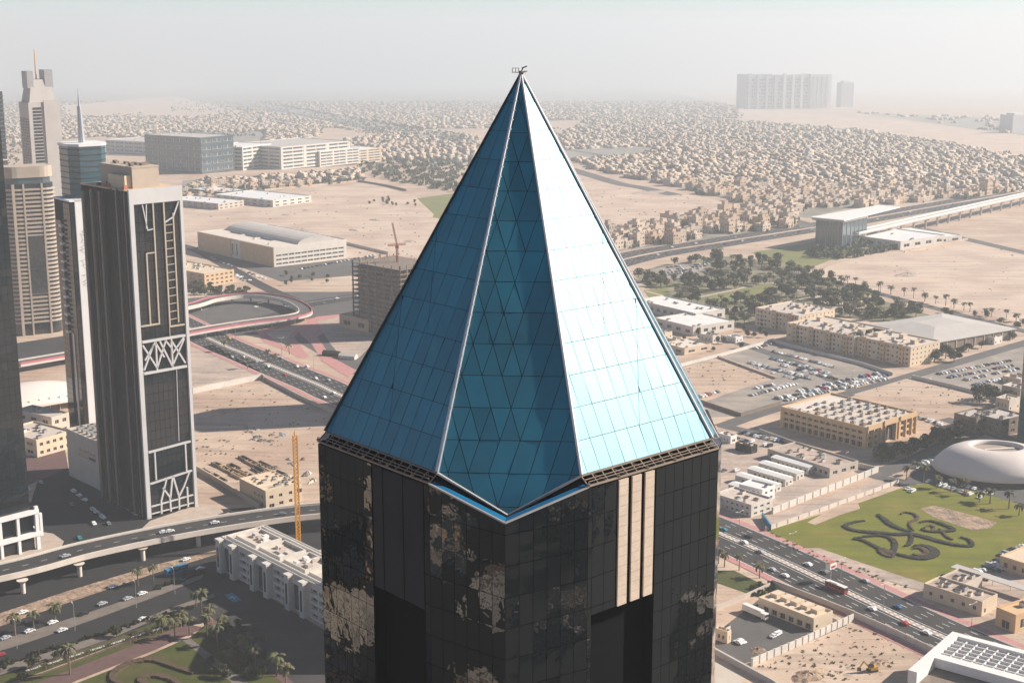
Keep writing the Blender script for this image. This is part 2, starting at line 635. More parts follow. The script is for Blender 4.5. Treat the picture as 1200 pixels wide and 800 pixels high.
def building(name, label, cat, c, ang, lu, lw, h, right=(), left=(), wall='cream', roof='roof_gravel', gm='window_dark',
             fm='concrete', depth=0.35, parapet=0.9, group=None, bars=1, clutter=8, seed=1):
    """rectangular building: c is its near corner, lu its right-hand wall, lw its left-hand wall"""
    root = thing(name, label, cat, c, ang, group)
    mb = MB()
    H = h + parapet
    facade(mb, (0, 0, 0), (1, 0, 0), lu, 0.0, H, right, depth, 0, (0, 1, 0))
    facade(mb, (0, 0, 0), (0, 1, 0), lw, 0.0, H, left, depth, 0, (1, 0, 0))
    mb.poly([(lu, 0, 0), (lu, lw, 0), (lu, lw, H), (lu, 0, H)])
    mb.poly([(0, lw, 0), (0, lw, H), (lu, lw, H), (lu, lw, 0)])
    t = 0.4
    for (x0, x1, y0, y1) in ((0, lu, 0, t), (0, lu, lw - t, lw), (0, t, t, lw - t), (lu - t, lu, t, lw - t)):
        mb.poly([(x0, y0, H), (x1, y0, H), (x1, y1, H), (x0, y1, H)])
    mb.poly([(t, t, h), (t, t, H), (lu - t, t, H), (lu - t, t, h)])
    mb.poly([(t, lw - t, h), (lu - t, lw - t, h), (lu - t, lw - t, H), (t, lw - t, H)])
    mb.poly([(t, t, h), (t, lw - t, h), (t, lw - t, H), (t, t, H)])
    mb.poly([(lu - t, t, h), (lu - t, t, H), (lu - t, lw - t, H), (lu - t, lw - t, h)])
    mb.build('wall', wall, root)
    rb = MB()
    rb.box(t, lu - t, t, lw - t, h - 0.5, h)
    rb.build('roof', roof, root)
    windows_for(root, right, 'right', depth, gm, fm, bars)
    windows_for(root, left, 'left', depth, gm, fm, bars)
    rr = random.Random(seed)
    for k in range(clutter):
        sx, sy, sz = rr.uniform(1.2, 3.2), rr.uniform(1.2, 3.2), rr.uniform(0.8, 2.0)
        x = rr.uniform(1.5, max(1.6, lu - 5))
        y = rr.uniform(1.5, max(1.6, lw - 5))
        b = MB()
        b.box(x, x + sx, y, y + sy, h, h + sz, 0)
        b.box(x + 0.2, x + sx - 0.2, y + 0.2, y + sy - 0.2, h + sz, h + sz + 0.15, 1)
        b.build('air_conditioner', [rr.choice(['concrete', 'grey_metal', 'pale_concrete']), 'dark_metal'], root)
    return root

def corner_box(near, right, left):
    """near, right and left ground corners (pixels of the photograph) -> corner, angle, lengths"""
    c, r, l = G(*near), G(*right), G(*left)
    a1 = math.atan2(r.y - c.y, r.x - c.x)
    a2 = math.atan2(l.y - c.y, l.x - c.x) - math.pi / 2
    a = (a1 + a2) / 2
    return c, a, (r - c).length, (l - c).length
mat('far_block', (0.42, 0.43, 0.44), 0.8, 0.08, 0.02)
mat('far_block_pale', (0.62, 0.60, 0.56), 0.8, 0.08, 0.02)
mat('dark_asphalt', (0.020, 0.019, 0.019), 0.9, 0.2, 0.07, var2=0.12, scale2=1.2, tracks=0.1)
mat('park_floor', (0.24, 0.20, 0.13), 0.95, 0.2, 0.08, col2=(0.13, 0.125, 0.06), c2scale=0.03)
mat('far_car_paint', (1, 1, 1), 0.25, 0.02, 0.5, tint='attr', ior=1.6)
mat('shaded_paving', (0.125, 0.07, 0.062), 0.9, 0.2, 0.25, var2=0.12, scale2=1.5)  # pink paving of the lower left, darkened to carry shade in its colour
mat('shaded_concrete', (0.17, 0.14, 0.115), 0.9, 0.2, 0.2, var2=0.1, scale2=1.2)  # concrete of the lower-left strips, with shade put into the base colour
mat('tower_frame', (0.50, 0.485, 0.47), 0.6, 0.08, 0.1)
mat('tower_strip', (0.42, 0.35, 0.27), 0.7, 0.1, 0.2)
mat('band_beige', (0.42, 0.345, 0.27), 0.85, 0.12, 0.12)
mat('district_ground', (0.30, 0.265, 0.225), 0.95, 0.2, 0.02, col2=(0.16, 0.15, 0.115), c2scale=0.02, c2lo=0.45, c2hi=0.6, var2=0.2, scale2=0.1)
mat('hazed_window', (0.10, 0.095, 0.09), 0.4, 0.3, 0.2)  # window copy paled for the far houses, distance haze put into its colour

# ================================================================== GROUND, ROADS, LOTS
HAZE_TOP = 345.0
g = MB()
gy = [-8000, 2200] + [2200 + 25 * k for k in range(1, 21)] + [6000, 60000]
for y0, y1 in zip(gy[:-1], gy[1:]):
    g.poly([(-40000, y0, gz(y0)), (40000, y0, gz(y0)), (40000, y1, gz(y1)), (-40000, y1, gz(y1))])
tag(g.build('ground', 'sand'), kind='structure')

def road(name, pts, half, m='asphalt', z=0.05, marks=None, px=False):
    P = [G(*p) if px else Vector((p[0], p[1], 0)) for p in pts]
    L = smooth_line(P, 6 if max(p.y for p in P) < 2150 else 24)
    for q in L:
        q.z = gz(q.y) + (.35 if q.y > 2150 else 0)
    mb = MB()
    strip(mb, L, half, -half, z)
    o = tag(mb.build(name, m), kind='structure')
    if marks:
        mk = MB()
        for (d, w, on, off_) in marks:
            if off_ == 0:
                strip(mk, L, d + w / 2, d - w / 2, z + 0.05)
            else:
                dashes(mk, L, d, w, on, off_, z + 0.05)
        tag(mk.build('road_markings', 'white_paint'), kind='structure')
    return L

# the wide avenue that runs past the lawn, behind the tower and on to the interchange
mid = lambda a, b: (G(*a) + G(*b)) / 2
NE = lambda x, y: tuple(G(x, y) + 17.5 * Vector((.83, .56, 0)))
AV = [(420, 175, 0), (300, 382, 0), tuple(mid((1150, 745), (1110, 770))), (104.5, 681, 0), (2, 815, 0), NE(392, 475), NE(345, 454), NE(300, 435), NE(262, 418), NE(224, 401), (-370, 1330, 0)]
AVL = road('avenue', AV, 17.5, marks=[(d, 0.28, 4, 8) for d in (-14, -10.4, -6.8, 6.8, 10.4, 14)] + [(-17.0, 0.3, 1, 0), (17.0, 0.3, 1, 0), (-3.0, 0.3, 1, 0), (3.0, 0.3, 1, 0)])
mb = MB()
strip(mb, AVL, 1.6, -1.6, 0.16)
tag(mb.build('median_strip', 'beige_paving'), kind='structure')
mk = MB()
dashes(mk, AVL, 1.0, 0.9, 1.6, 1.6, 0.22)
dashes(mk, AVL, -1.0, 0.9, 1.6, 1.6, 0.22)
tag(mk.build('median_blocks', 'white_paint'), kind='structure')
for s in (-1, 1):
    mb = MB()
    strip(mb, AVL, s * 17.5 + 4.2, s * 17.5 + 0.0, 0.17) if s > 0 else strip(mb, AVL, -17.5, -21.7, 0.17)
    tag(mb.build('pavement', 'pink_paving'), kind='structure')
    kb = MB()
    L0 = offset_line(AVL, s * 17.45)
    for a, b in zip(L0[:-1], L0[1:]):
        kb.bar(a + Vector((0, 0, 0.1)), b + Vector((0, 0, 0.1)), 0.3, 0.26)
    tag(kb.build('kerb', 'pale_concrete'), kind='structure')

# lawn with its sandy verge
sheet('verge', [(845, 600), (897, 613), (1020, 570), (1040, 572), (900, 622), (1000, 668), (1085, 695), (1100, 703), (1088, 710), (1000, 676), (905, 640), (842, 612)], 0.03, 'pale_sand')
LAWN = [(898, 622), (960, 603), (1010, 588), (1055, 572), (1085, 566), (1140, 575), (1200, 592), (1260, 612), (1225, 632), (1150, 665), (1085, 693), (1040, 680), (985, 660), (935, 640)]
sheet('lawn', LAWN, 0.08, 'grass')
sheet('bare_patch', [(960, 604), (985, 592), (1005, 588), (1008, 596), (985, 603), (955, 615), (946, 612)], 0.12, 'sand')
sheet('worn_patch', [(1078, 596), (1095, 592), (1118, 598), (1140, 604), (1168, 612), (1160, 619), (1140, 621), (1118, 614), (1095, 606)], 0.12, 'rough_earth')
sheet('worn_verge', [(935, 642), (985, 662), (1040, 680), (1085, 694), (1100, 688), (1060, 676), (1000, 656), (960, 642)], 0.12, 'dust')

# lane between the two white walls, dirt lots, parking lots, cross streets
sheet('service_lane', [(892, 608), (1048, 556), (1058, 566), (903, 620)], 0.05, 'dust')
cross = [G(845, 500), G(912, 478), G(995, 461), G(1200, 402), G(1400, 345)]
CR = road('side_street', cross, 6.0, 'old_asphalt', 0.06)
CR2 = road('park_street', [(650, 352, 0), (780, 372, 0), (888, 394, 0), (995, 458, 0), (1075, 530, 0), (1110, 556, 0)], 5.0, 'old_asphalt', 0.07) if False else road('apartment_street', [G(770, 372), G(860, 400), G(940, 428), G(1000, 457), G(1080, 482), G(1200, 520)], 5.5, 'old_asphalt', 0.07)
road('office_street', [G(845, 498), G(900, 512), G(960, 532), G(1025, 557), G(1060, 566), G(1100, 590)], 5.0, 'old_asphalt', 0.065)
road('dome_street', [G(1025, 556), G(1075, 538), G(1130, 512), G(1200, 488), G(1300, 455)], 6.5, 'old_asphalt', 0.075)
sheet('parking_lot', [(833, 489), (868, 487), (1046, 440), (1010, 427), (905, 402), (800, 428)], 0.05, 'lot_asphalt')
sheet('dirt_lot', [(795, 432), (842, 419), (908, 443), (850, 462), (818, 474)], 0.09, 'sand')
sheet('east_parking_lot', [(1078, 440), (1200, 405), (1260, 420), (1260, 455), (1140, 462)], 0.05, 'lot_asphalt')
sheet('sand_plot', [(1000, 462), (1068, 442), (1150, 462), (1170, 476), (1072, 498), (1030, 475)], 0.085, 'sand')
sheet('yard', [(843, 575), (843, 515), (890, 505), (985, 540), (1000, 552), (900, 600)], 0.045, 'dust')
sheet('dome_forecourt', [(1050, 570), (1080, 545), (1140, 520), (1250, 520), (1300, 620), (1200, 592), (1140, 575), (1085, 566)], 0.05, 'old_asphalt')

# lots on the near side of the avenue
sheet('truck_yard', [(838, 742), (905, 690), (1000, 735), (870, 778), (838, 765)], 0.05, 'old_asphalt')
sheet('building_site', [(880, 782), (1002, 728), (1090, 772), (1000, 830), (850, 830)], 0.055, 'sand')
sheet('verge_garden', [(838, 668), (860, 668), (905, 690), (890, 700), (838, 682)], 0.06, 'dark_grass')
sheet('site_lane', [(838, 770), (865, 785), (890, 812), (838, 812)], 0.045, 'concrete')

# far highway with the metro line
HW = road('far_highway', [G(600, 345), G(735, 303), G(850, 283), G(975, 263), G(1090, 243), G(1250, 216)], 27, 'asphalt', 0.05, marks=[(d, .4, 6, 9) for d in (-21, -15, -9, 9, 15, 21)])
mk = MB()
strip(mk, HW, 3.0, -3.0, 0.14)
tag(mk.build('highway_median', 'pale_sand'), kind='structure')
road('diagonal_road', [G(560, 168), G(690, 205), G(760, 222), G(870, 245), G(960, 268), G(1000, 290)], 14, 'old_asphalt', 0.06)
road('lot_road', [G(1080, 268), G(1200, 296), G(1350, 330)], 9, 'old_asphalt', 0.06)
road('palm_road', [G(880, 312), G(960, 326), G(1060, 352), G(1200, 388), G(1300, 412)], 6, 'old_asphalt', 0.06)
sheet('big_sand_lot', [(930, 325), (1010, 300), (1130, 281), (1200, 297), (1320, 330), (1320, 400), (1200, 378)], 0.03, 'pale_sand')
sheet('pale_lot', [(672, 205), (860, 238), (905, 248), (700, 272)], 0.03, 'pale_sand')
sheet('station_yard', [(880, 296), (960, 282), (1010, 290), (940, 318)], 0.04, 'park_grass')

# left: the sand plots and the mall grounds
sheet('wide_sand_lot', [(210, 250), (340, 226), (430, 214), (520, 240), (500, 300), (480, 340), (330, 320), (215, 278)], 0.03, 'pale_sand')
sheet('playing_field', [(446, 238), (540, 226), (600, 240), (560, 262), (500, 254)], 0.06, 'park_grass')
sheet('mall_car_park', [(218, 292), (250, 286), (330, 312), (400, 304), (440, 300), (425, 322), (330, 330), (290, 316)], 0.05, 'old_asphalt')
road('mall_road', [G(205, 286), G(228, 292), G(262, 310), G(305, 334), G(345, 352)], 7, 'asphalt', 0.07)
sheet('sand_plot_behind_wall', [(228, 458), (310, 442), (386, 478), (372, 592), (300, 596), (226, 548)], 0.04, 'sand')
sheet('paved_plot', [(222, 410), (250, 404), (306, 436), (304, 440), (224, 452)], 0.05, 'dust')
# interchange
sheet('interchange_asphalt', [(215, 398), (215, 350), (300, 342), (400, 342), (480, 338), (520, 372), (440, 440), (412, 438), (345, 398), (300, 392)], 0.04, 'old_asphalt')
sheet('interchange_island', [(300, 388), (345, 375), (378, 372), (352, 386), (345, 395), (362, 418), (352, 420), (335, 411), (310, 402)], 0.10, 'pink_paving')
sheet('interchange_sand', [(312, 391), (338, 380), (362, 376), (345, 386), (338, 396), (344, 408), (330, 405)], 0.14, 'sand')
sheet('ramp_pavement', [(345, 380), (372, 371), (400, 368), (395, 378), (372, 395), (388, 418), (418, 434), (408, 442), (378, 424), (366, 404), (352, 392)], 0.12, 'pink_paving')
sheet('ramp_verge', [(372, 376), (436, 364), (440, 400), (420, 420), (400, 418), (388, 404), (380, 392)], 0.16, 'dust')
road('slip_road', [G(212, 384), G(260, 380), G(310, 372), G(352, 360), G(400, 352), G(470, 345)], 6.5, 'asphalt', 0.09)
road('connector', [G(330, 360), G(390, 350), G(445, 343), G(520, 335)], 8, 'asphalt', 0.10, marks=[(0, 0.6, 1, 0)])

# lower left: streets under and beside the flyover
def px_road(name, far, near, z=0.05, m='asphalt', marks=()):
    P = [(G(*a) + G(*b)) / 2 for a, b in zip(far, near)]
    half = sum((G(*a) - G(*b)).length for a, b in zip(far, near)) / len(far) / 2
    return road(name, P, half * 0.97, m, z, list(marks)), half
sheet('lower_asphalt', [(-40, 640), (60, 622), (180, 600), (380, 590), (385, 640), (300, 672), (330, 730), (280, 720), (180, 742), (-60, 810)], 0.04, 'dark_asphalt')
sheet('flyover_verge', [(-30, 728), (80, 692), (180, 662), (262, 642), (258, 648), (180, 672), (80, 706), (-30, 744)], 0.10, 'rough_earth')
sheet('carriageway_median', [(-30, 758), (40, 738), (120, 712), (190, 688), (240, 672), (236, 678), (190, 696), (120, 722), (40, 750), (-30, 772)], 0.11, 'shaded_concrete')
sheet('near_kerb_strip', [(-30, 790), (60, 763), (130, 740), (200, 712), (250, 695), (252, 699), (200, 718), (130, 748), (60, 772), (-30, 800)], 0.13, 'shaded_concrete')
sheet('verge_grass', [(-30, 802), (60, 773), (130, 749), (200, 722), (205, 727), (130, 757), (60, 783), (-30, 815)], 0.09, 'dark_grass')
sheet('promenade', [(-30, 816), (60, 784), (130, 758), (205, 728), (240, 735), (180, 762), (90, 797), (20, 830), (-30, 845)], 0.10, 'shaded_paving')
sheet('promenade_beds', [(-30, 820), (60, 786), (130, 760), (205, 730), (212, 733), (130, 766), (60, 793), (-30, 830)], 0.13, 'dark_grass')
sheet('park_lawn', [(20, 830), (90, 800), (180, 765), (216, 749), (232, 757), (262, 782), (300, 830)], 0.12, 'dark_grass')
sheet('park_walk', [(214, 750), (222, 747), (310, 815), (300, 830), (260, 788)], 0.17, 'shaded_concrete')
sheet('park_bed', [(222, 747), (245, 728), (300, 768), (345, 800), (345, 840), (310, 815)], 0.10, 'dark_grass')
sheet('forecourt', [(245, 700), (262, 678), (300, 690), (392, 745), (392, 830), (345, 800), (300, 762), (246, 722)], 0.12, 'asphalt')
sheet('forecourt_walk', [(246, 722), (300, 762), (345, 800), (338, 806), (292, 770), (240, 732)], 0.16, 'shaded_paving')
# street between the towers on the left, kerb corners
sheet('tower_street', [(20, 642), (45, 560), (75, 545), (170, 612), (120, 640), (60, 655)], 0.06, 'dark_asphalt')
sheet('tower_pavement', [(150, 634), (176, 610), (235, 590), (255, 592), (262, 600), (235, 612), (190, 622)], 0.12, 'beige_paving')
sheet('tower_pavement_edge', [(140, 640), (190, 624), (240, 612), (268, 600), (272, 604), (244, 617), (190, 630), (146, 646)], 0.10, 'pink_paving')
sheet('podium_pavement', [(-10, 655), (35, 640), (42, 622), (62, 625), (75, 634), (70, 645), (40, 655), (-10, 672)], 0.12, 'beige_paving')
sheet('back_street', [(0, 405), (110, 388), (215, 370), (215, 400), (110, 420), (0, 432)], 0.05, 'asphalt')
sheet('shade_yard', [(20, 540), (75, 520), (80, 548), (30, 570)], 0.09, 'shaded_paving')

# off to both sides of the view: the streets that the tower's glass mirrors
sheet('west_district_asphalt', [(-1300, -500), (-190, -500), (-190, 470), (-1300, 470)], 0.05, 'dark_asphalt', px=False)
sheet('east_district_asphalt', [(150, -500), (1300, -500), (1300, 380), (330, 400), (150, 300)], 0.02, 'dark_asphalt', px=False)

# ================================================================== PLANTS, CARS AND OTHER REPEATED THINGS
def leaf_cloud(seed, n, rx, rz, cz, lumps=7, size=0.8):
    """crown as many small leaf clumps (folded quads) spread through a few lobes"""
    rr = random.Random(seed)
    L = []
    for k in range(lumps):
        a = rr.uniform(0, 6.28)
        r = rx * rr.uniform(0.15, 0.62)
        L.append((math.cos(a) * r, math.sin(a) * r, cz + rr.uniform(-0.45, 0.5) * rz, rr.uniform(0.38, 0.6)))
    mb = MB()
    for k in range(n):
        lx, ly, lz, s = rr.choice(L)
        d = Vector((rr.gauss(0, 1), rr.gauss(0, 1), rr.gauss(0, 1))).normalized() * rr.uniform(0.55, 1.0) ** 0.6
        p = Vector((lx + d.x * rx * s, ly + d.y * rx * s, lz + d.z * rz * s))
        q = (d + Vector((rr.gauss(0, .5), rr.gauss(0, .5), rr.gauss(0, .5) + 0.25))).normalized()
        u = q.orthogonal().normalized()
        v = q.cross(u)
        t = rr.uniform(0, 6.28)
        e1 = (u * math.cos(t) + v * math.sin(t)) * size * rr.uniform(0.6, 1.3)
        e2 = q.cross(e1).normalized() * size * rr.uniform(0.5, 1.0)
        h = q * size * rr.uniform(0.0, 0.35)
        mb.poly([p - e1 - e2 * 0.6, p + e1 * 0.2 - e2 + h, p + e1 + e2 * 0.5, p - e1 * 0.3 + e2 + h])
    return mb

def trunk_mesh(h, r, limbs, seed, spread):
    rr = random.Random(seed)
    mb = MB()
    mb.tube((0, 0, -0.2), (0.1, 0.05, h), r, r * 0.6, 6, cap=False)
    for k in range(limbs):
        a = 6.28 * k / limbs + rr.uniform(-.4, .4)
        mb.tube((0.08, 0.04, h * 0.8), (math.cos(a) * spread, math.sin(a) * spread, h * rr.uniform(1.3, 1.7)), r * 0.5, r * 0.2, 5, cap=False)
    return mb

TREES = []
for s, (n, rx, rz, h) in enumerate([(230, 3.2, 2.6, 2.4), (260, 3.8, 2.4, 2.2), (200, 2.6, 3.0, 2.6), (300, 4.6, 3.0, 2.6)]):
    cm = leaf_cloud(20 + s, n, rx, rz, h + rz * 0.55, 8, 0.62).mesh('crown', 'leaf')
    tm = trunk_mesh(h, 0.26, 4, s, rx * 0.4).mesh('trunk', 'bark')
    TREES.append((tm, cm))
BUSH = leaf_cloud(51, 150, 1.6, 1.1, 0.9, 5, 0.42).mesh('foliage', 'dark_leaf')
ROUND = leaf_cloud(52, 420, 2.9, 2.3, 3.0, 14, 0.42).mesh('crown', 'dark_leaf')
ROUND_T = trunk_mesh(2.0, 0.2, 3, 9, 0.8).mesh('trunk', 'bark')

def palm_meshes(seed, h, nf=17, fl=3.4):
    rr = random.Random(seed)
    t = MB()
    lean = rr.uniform(-.25, .25)
    p = Vector((0, 0, -0.2))
    for k in range(4):
        q = Vector((lean * (k + 1) / 4, 0.1 * lean * k, h * (k + 1) / 4))
        t.tube(p, q, 0.30 - 0.03 * k, 0.27 - 0.03 * k, 7, cap=False)
        p = q
    t.tube(p - Vector((0, 0, 0.6)), p + Vector((0, 0, 0.1)), 0.42, 0.3, 7)
    c = MB()
    top = p
    for k in range(nf):
        a = 6.283 * k / nf + rr.uniform(-.2, .2)
        el = rr.uniform(-0.15, 1.15)
        d = Vector((math.cos(a), math.sin(a), 0))
        side = Vector((-math.sin(a), math.cos(a), 0))
        pts = []
        ang = el
        q = top.copy()
        for j in range(6):
            pts.append(q.copy())
            q = q + (d * math.cos(ang) + Vector((0, 0, math.sin(ang)))) * fl / 5
            ang -= 0.42
        for j in range(5):
            w0 = 0.5 * math.sin(math.pi * (j + 0.5) / 6.0) + 0.08
            w1 = 0.5 * math.sin(math.pi * (j + 1.5) / 6.0) + 0.04
            dn = Vector((0, 0, -0.22))
            for s in (-1, 1):
                c.poly([pts[j], pts[j + 1], pts[j + 1] + side * s * w1 + dn, pts[j] + side * s * w0 + dn])
    return t.mesh('trunk', 'bark'), c.mesh('crown', 'palm_leaf')
PALMS = [palm_meshes(3, 6.5), palm_meshes(4, 7.6), palm_meshes(5, 5.4, 19, 3.7)]

def put_tree(name, label, loc, meshes, s=1.0, group=None, cat='tree', tint=None):
    o = thing(name, label, cat, loc, R.uniform(0, 6.28), group)
    o.scale = (s, s, s * R.uniform(0.9, 1.1))
    t = link('trunk', meshes[0], o)
    c = link('crown', meshes[1], o)
    b = tint or R.uniform(0.7, 1.35)
    c.color = (b * R.uniform(0.92, 1.12), b, b * R.uniform(0.8, 1.1), 1)
    return o

# cars: body, glass, wheels
def car_parts(l=4.5, w=1.85, h=1.45, van=False):
    body, glass, wheel = MB(), MB(), MB()
    hl = l / 2
    if van:
        prof = [(-hl, .35), (hl, .35), (hl, .95), (hl - .35, 1.15), (hl - 1.1, h), (-hl + .05, h), (-hl, 1.0)]
        gx = [(hl - .42, 1.17), (hl - 1.08, h - .1), (-hl + .2, h - .1), (-hl + .12, 1.05)]
    else:
        prof = [(-hl, .35), (hl, .35), (hl, .72), (hl - .25, .82), (hl - 1.15, .92), (hl - 1.85, h), (-hl + 1.15, h), (-hl + .4, .98), (-hl, .9)]
        gx = [(hl - 1.18, .95), (hl - 1.82, h - .09), (-hl + 1.18, h - .09), (-hl + .5, .99)]
    def ext(mb, pr, y0, y1, tz=1.0):
        n = len(pr)
        i = len(mb.v)
        for y in (y0, y1):
            for x, z in pr:
                k = 0.86 if z > 1.0 else 1.0
                mb.v.append((x, y * k, z))
        for k in range(n):
            mb.f.append((i + k, i + (k + 1) % n, i + n + (k + 1) % n, i + n + k))
            mb.m.append(0)
        mb.f.append(tuple(i + k for k in range(n))[::-1])
        mb.f.append(tuple(i + n + k for k in range(n)))
        mb.m += [0, 0]
    ext(body, prof, -w / 2, w / 2)
    ext(glass, gx, -w / 2 - .015, w / 2 + .015)
    # windscreen and rear window
    a, b = gx[0], gx[1]
    for (p, q, dx) in ((gx[0], gx[1], .03), (gx[3], gx[2], -.03)):
        y = w / 2 * .8
        glass.poly([(p[0] + dx, -y, p[1]), (p[0] + dx, y, p[1]), (q[0] + dx, y * .9, q[1]), (q[0] + dx, -y * .9, q[1])])
    for x in (-hl + .8, hl - .85):
        for y in (-w / 2 + .1, w / 2 - .1):
            one = MB()
            one.tube((x, y - .11, .32), (x, y + .11, .32), .33, .33, 10)
            wheel.add(one)
    return body, glass, wheel
def joined_car(**k):
    b, g_, w = car_parts(**k)
    m = MB()
    m.add(b, None, 0).add(g_, None, 1).add(w, None, 2)
    return m.mesh('parked_car', ['car_paint', 'window_dark', 'tyre'])
PARKED = [joined_car(), joined_car(l=4.8, h=1.75, van=True), joined_car(l=4.2, h=1.5)]
cb, cg, cw = car_parts()
DRIVE = (cb.mesh('body', 'car_paint'), cg.mesh('windows', 'window_dark'))
wh = MB()
wh.tube((0, -.11, 0), (0, .11, 0), .33, .33, 10)
WHEEL = wh.mesh('wheel', 'tyre')
CARCOL = {'white': (.80, .79, .77), 'silver': (.42, .43, .44), 'grey': (.16, .165, .17), 'black': (.02, .02, .022), 'red': (.34, .03, .035),
          'blue': (.03, .10, .22), 'beige': (.50, .42, .32), 'teal': (.03, .22, .24), 'green': (.02, .28, .14), 'yellow': (.70, .34, .03)}
COLS = ['white'] * 9 + ['silver'] * 4 + ['grey'] * 3 + ['black'] * 3 + ['blue', 'beige', 'red']

PARK_LIST = []
def parked_car(x, y, ang, where, z=0.06):
    PARK_LIST.append((x, y, z, ang + (math.pi if R.random() < .5 else 0) + R.gauss(0, .03), R.choice(COLS), R.uniform(.88, 1.05), R.randrange(len(PARKED)), where))

def finish_parked(limit=290):
    PARK_LIST.sort(key=lambda c: c[0] ** 2 + c[1] ** 2)
    for (x, y, z, a, c, v, k, where) in PARK_LIST[:limit]:
        o = link('parked_car', PARKED[k])
        o.location = (x, y, z)
        o.rotation_euler = (0, 0, a)
        o.color = (*[q * v for q in CARCOL[c]], 1)
        tag(o, f'{c} car parked {where}', 'car', f'{c} cars parked {where}')
    b_, g_, w_ = car_parts()
    t = MB()
    t.add(b_, None, 0).add(g_, None, 1).add(w_, None, 2)
    inst = [(x, y, a, 1, 1, 1, *[q * v for q in CARCOL[c]]) for (x, y, z, a, c, v, k, where) in PARK_LIST[limit:]]
    if inst:
        scatter('far_parked_cars', t, inst, ['far_car_paint', 'window_dark', 'tyre'], label='more parked cars in the far lots')

def moving_car(px, py, ang, c, where, z=0.1, label=None):
    p = G(px, py, z)
    o = thing('car', label or f'{c} car driving {where}', 'car', p, ang, f'{c} cars driving {where}')
    col = (*CARCOL[c], 1)
    b = link('body', DRIVE[0], o)
    b.color = col
    link('windows', DRIVE[1], o)
    for x in (-1.45, 1.40):
        for y in (-.825, .825):
            w = link('wheel', WHEEL, o)
            w.location = (x, y, .33)
    return o

def car_row(a, b, n, ang, where, miss=0.12, px=True, jit=0.25):
    A = G(*a) if px else Vector(a)
    B = G(*b) if px else Vector(b)
    for k in range(n):
        if R.random() < miss:
            continue
        p = A.lerp(B, (k + .5) / n)
        parked_car(p.x + R.gauss(0, jit), p.y + R.gauss(0, jit), ang, where)

def street_lamp(px, py, h=11, arms=2, label=None, ang=0.7, group='tall street lamps'):
    p = G(px, py)
    o = thing('street_lamp', label or 'tall slim street lamp standing on the avenue', 'street lamp', p, ang, group)
    mb = MB()
    mb.tube((0, 0, 0), (0, 0, h), 0.16, 0.08, 6)
    mb.build('pole', 'grey_metal', o)
    mb = MB()
    for s in ((-1, 1) if arms == 2 else (1,)):
        mb.bar((0, 0, h - .1), (s * 2.0, 0, h + .25), 0.09)
        mb.box(min(s * 1.7, s * 2.7), max(s * 1.7, s * 2.7), -.2, .2, h + .2, h + .36)
    mb.build('lamp_head', 'bright_white', o)
    return o

# ================================================================== THE PYRAMID TOWER
mat('truss_metal', (0.24, 0.18, 0.135), 0.7, 0.2, 0.6)

def clip(poly, a, b, c):
    """part of a convex polygon where a*x+b*y >= c"""
    out = []
    n = len(poly)
    for i in range(n):
        p, q = poly[i], poly[(i + 1) % n]
        dp, dq = a * p[0] + b * p[1] - c, a * q[0] + b * q[1] - c
        if dp >= 0:
            out.append(p)
        if (dp >= 0) != (dq >= 0):
            t = dp / (dp - dq)
            out.append((p[0] + (q[0] - p[0]) * t, p[1] + (q[1] - p[1]) * t))
    return out

def area(p):
    return abs(sum(p[i][0] * p[(i + 1) % len(p)][1] - p[(i + 1) % len(p)][0] * p[i][1] for i in range(len(p)))) / 2

def split(cells, a, b, c, cond=None):
    out = []
    for p in cells:
        if cond and not cond(p):
            out.append(p)
            continue
        for q in (clip(p, a, b, c), clip(p, -a, -b, -c)):
            if len(q) > 2 and area(q) > 0.02:
                out.append(q)
    return out

def inset(poly, g):
    cx = sum(p[0] for p in poly) / len(poly)
    cy = sum(p[1] for p in poly) / len(poly)
    out = poly
    n = len(poly)
    for i in range(n):
        p, q = poly[i], poly[(i + 1) % n]
        nx, ny = -(q[1] - p[1]), q[0] - p[0]
        l = math.hypot(nx, ny)
        if l < 1e-6:
            continue
        nx, ny = nx / l, ny / l
        if nx * (cx - p[0]) + ny * (cy - p[1]) < 0:
            nx, ny = -nx, -ny
        out = clip(out, nx, ny, nx * p[0] + ny * p[1] + g)
        if len(out) < 3:
            return []
    # drop doubled points
    res = []
    for p in out:
        if not res or math.hypot(p[0] - res[-1][0], p[1] - res[-1][1]) > 0.01:
            res.append(p)
    return res

def pane(name, poly, O, ex, ey, m, parent, gap, out, thick, tilt):
    """one sheet of glass lying in the plane O + ex*u + ey*v"""
    q = inset(poly, gap)
    if len(q) < 3:
        return None
    n = ex.cross(ey).normalized()
    cu = sum(p[0] for p in q) / len(q)
    cv = sum(p[1] for p in q) / len(q)
    tu, tv = R.gauss(0, tilt), R.gauss(0, tilt)
    mb = MB()
    front, back = [], []
    for p in q:
        a, b = p[0] - cu, p[1] - cv
        front.append(ex * a + ey * b + n * (tu * a + tv * b))
        back.append(ex * a + ey * b - n * thick)
    k = len(q)
    i = len(mb.v)
    for p in front + back:
        mb.vert(p)
    mb.f.append(tuple(range(k)))
    mb.m.append(0)
    for j in range(k):
        mb.f.append((j, k + j, k + (j + 1) % k, (j + 1) % k))
        mb.m.append(0)
    o = mb.build(name, m, parent)
    o.location = O + ex * cu + ey * cv + n * out
    return o

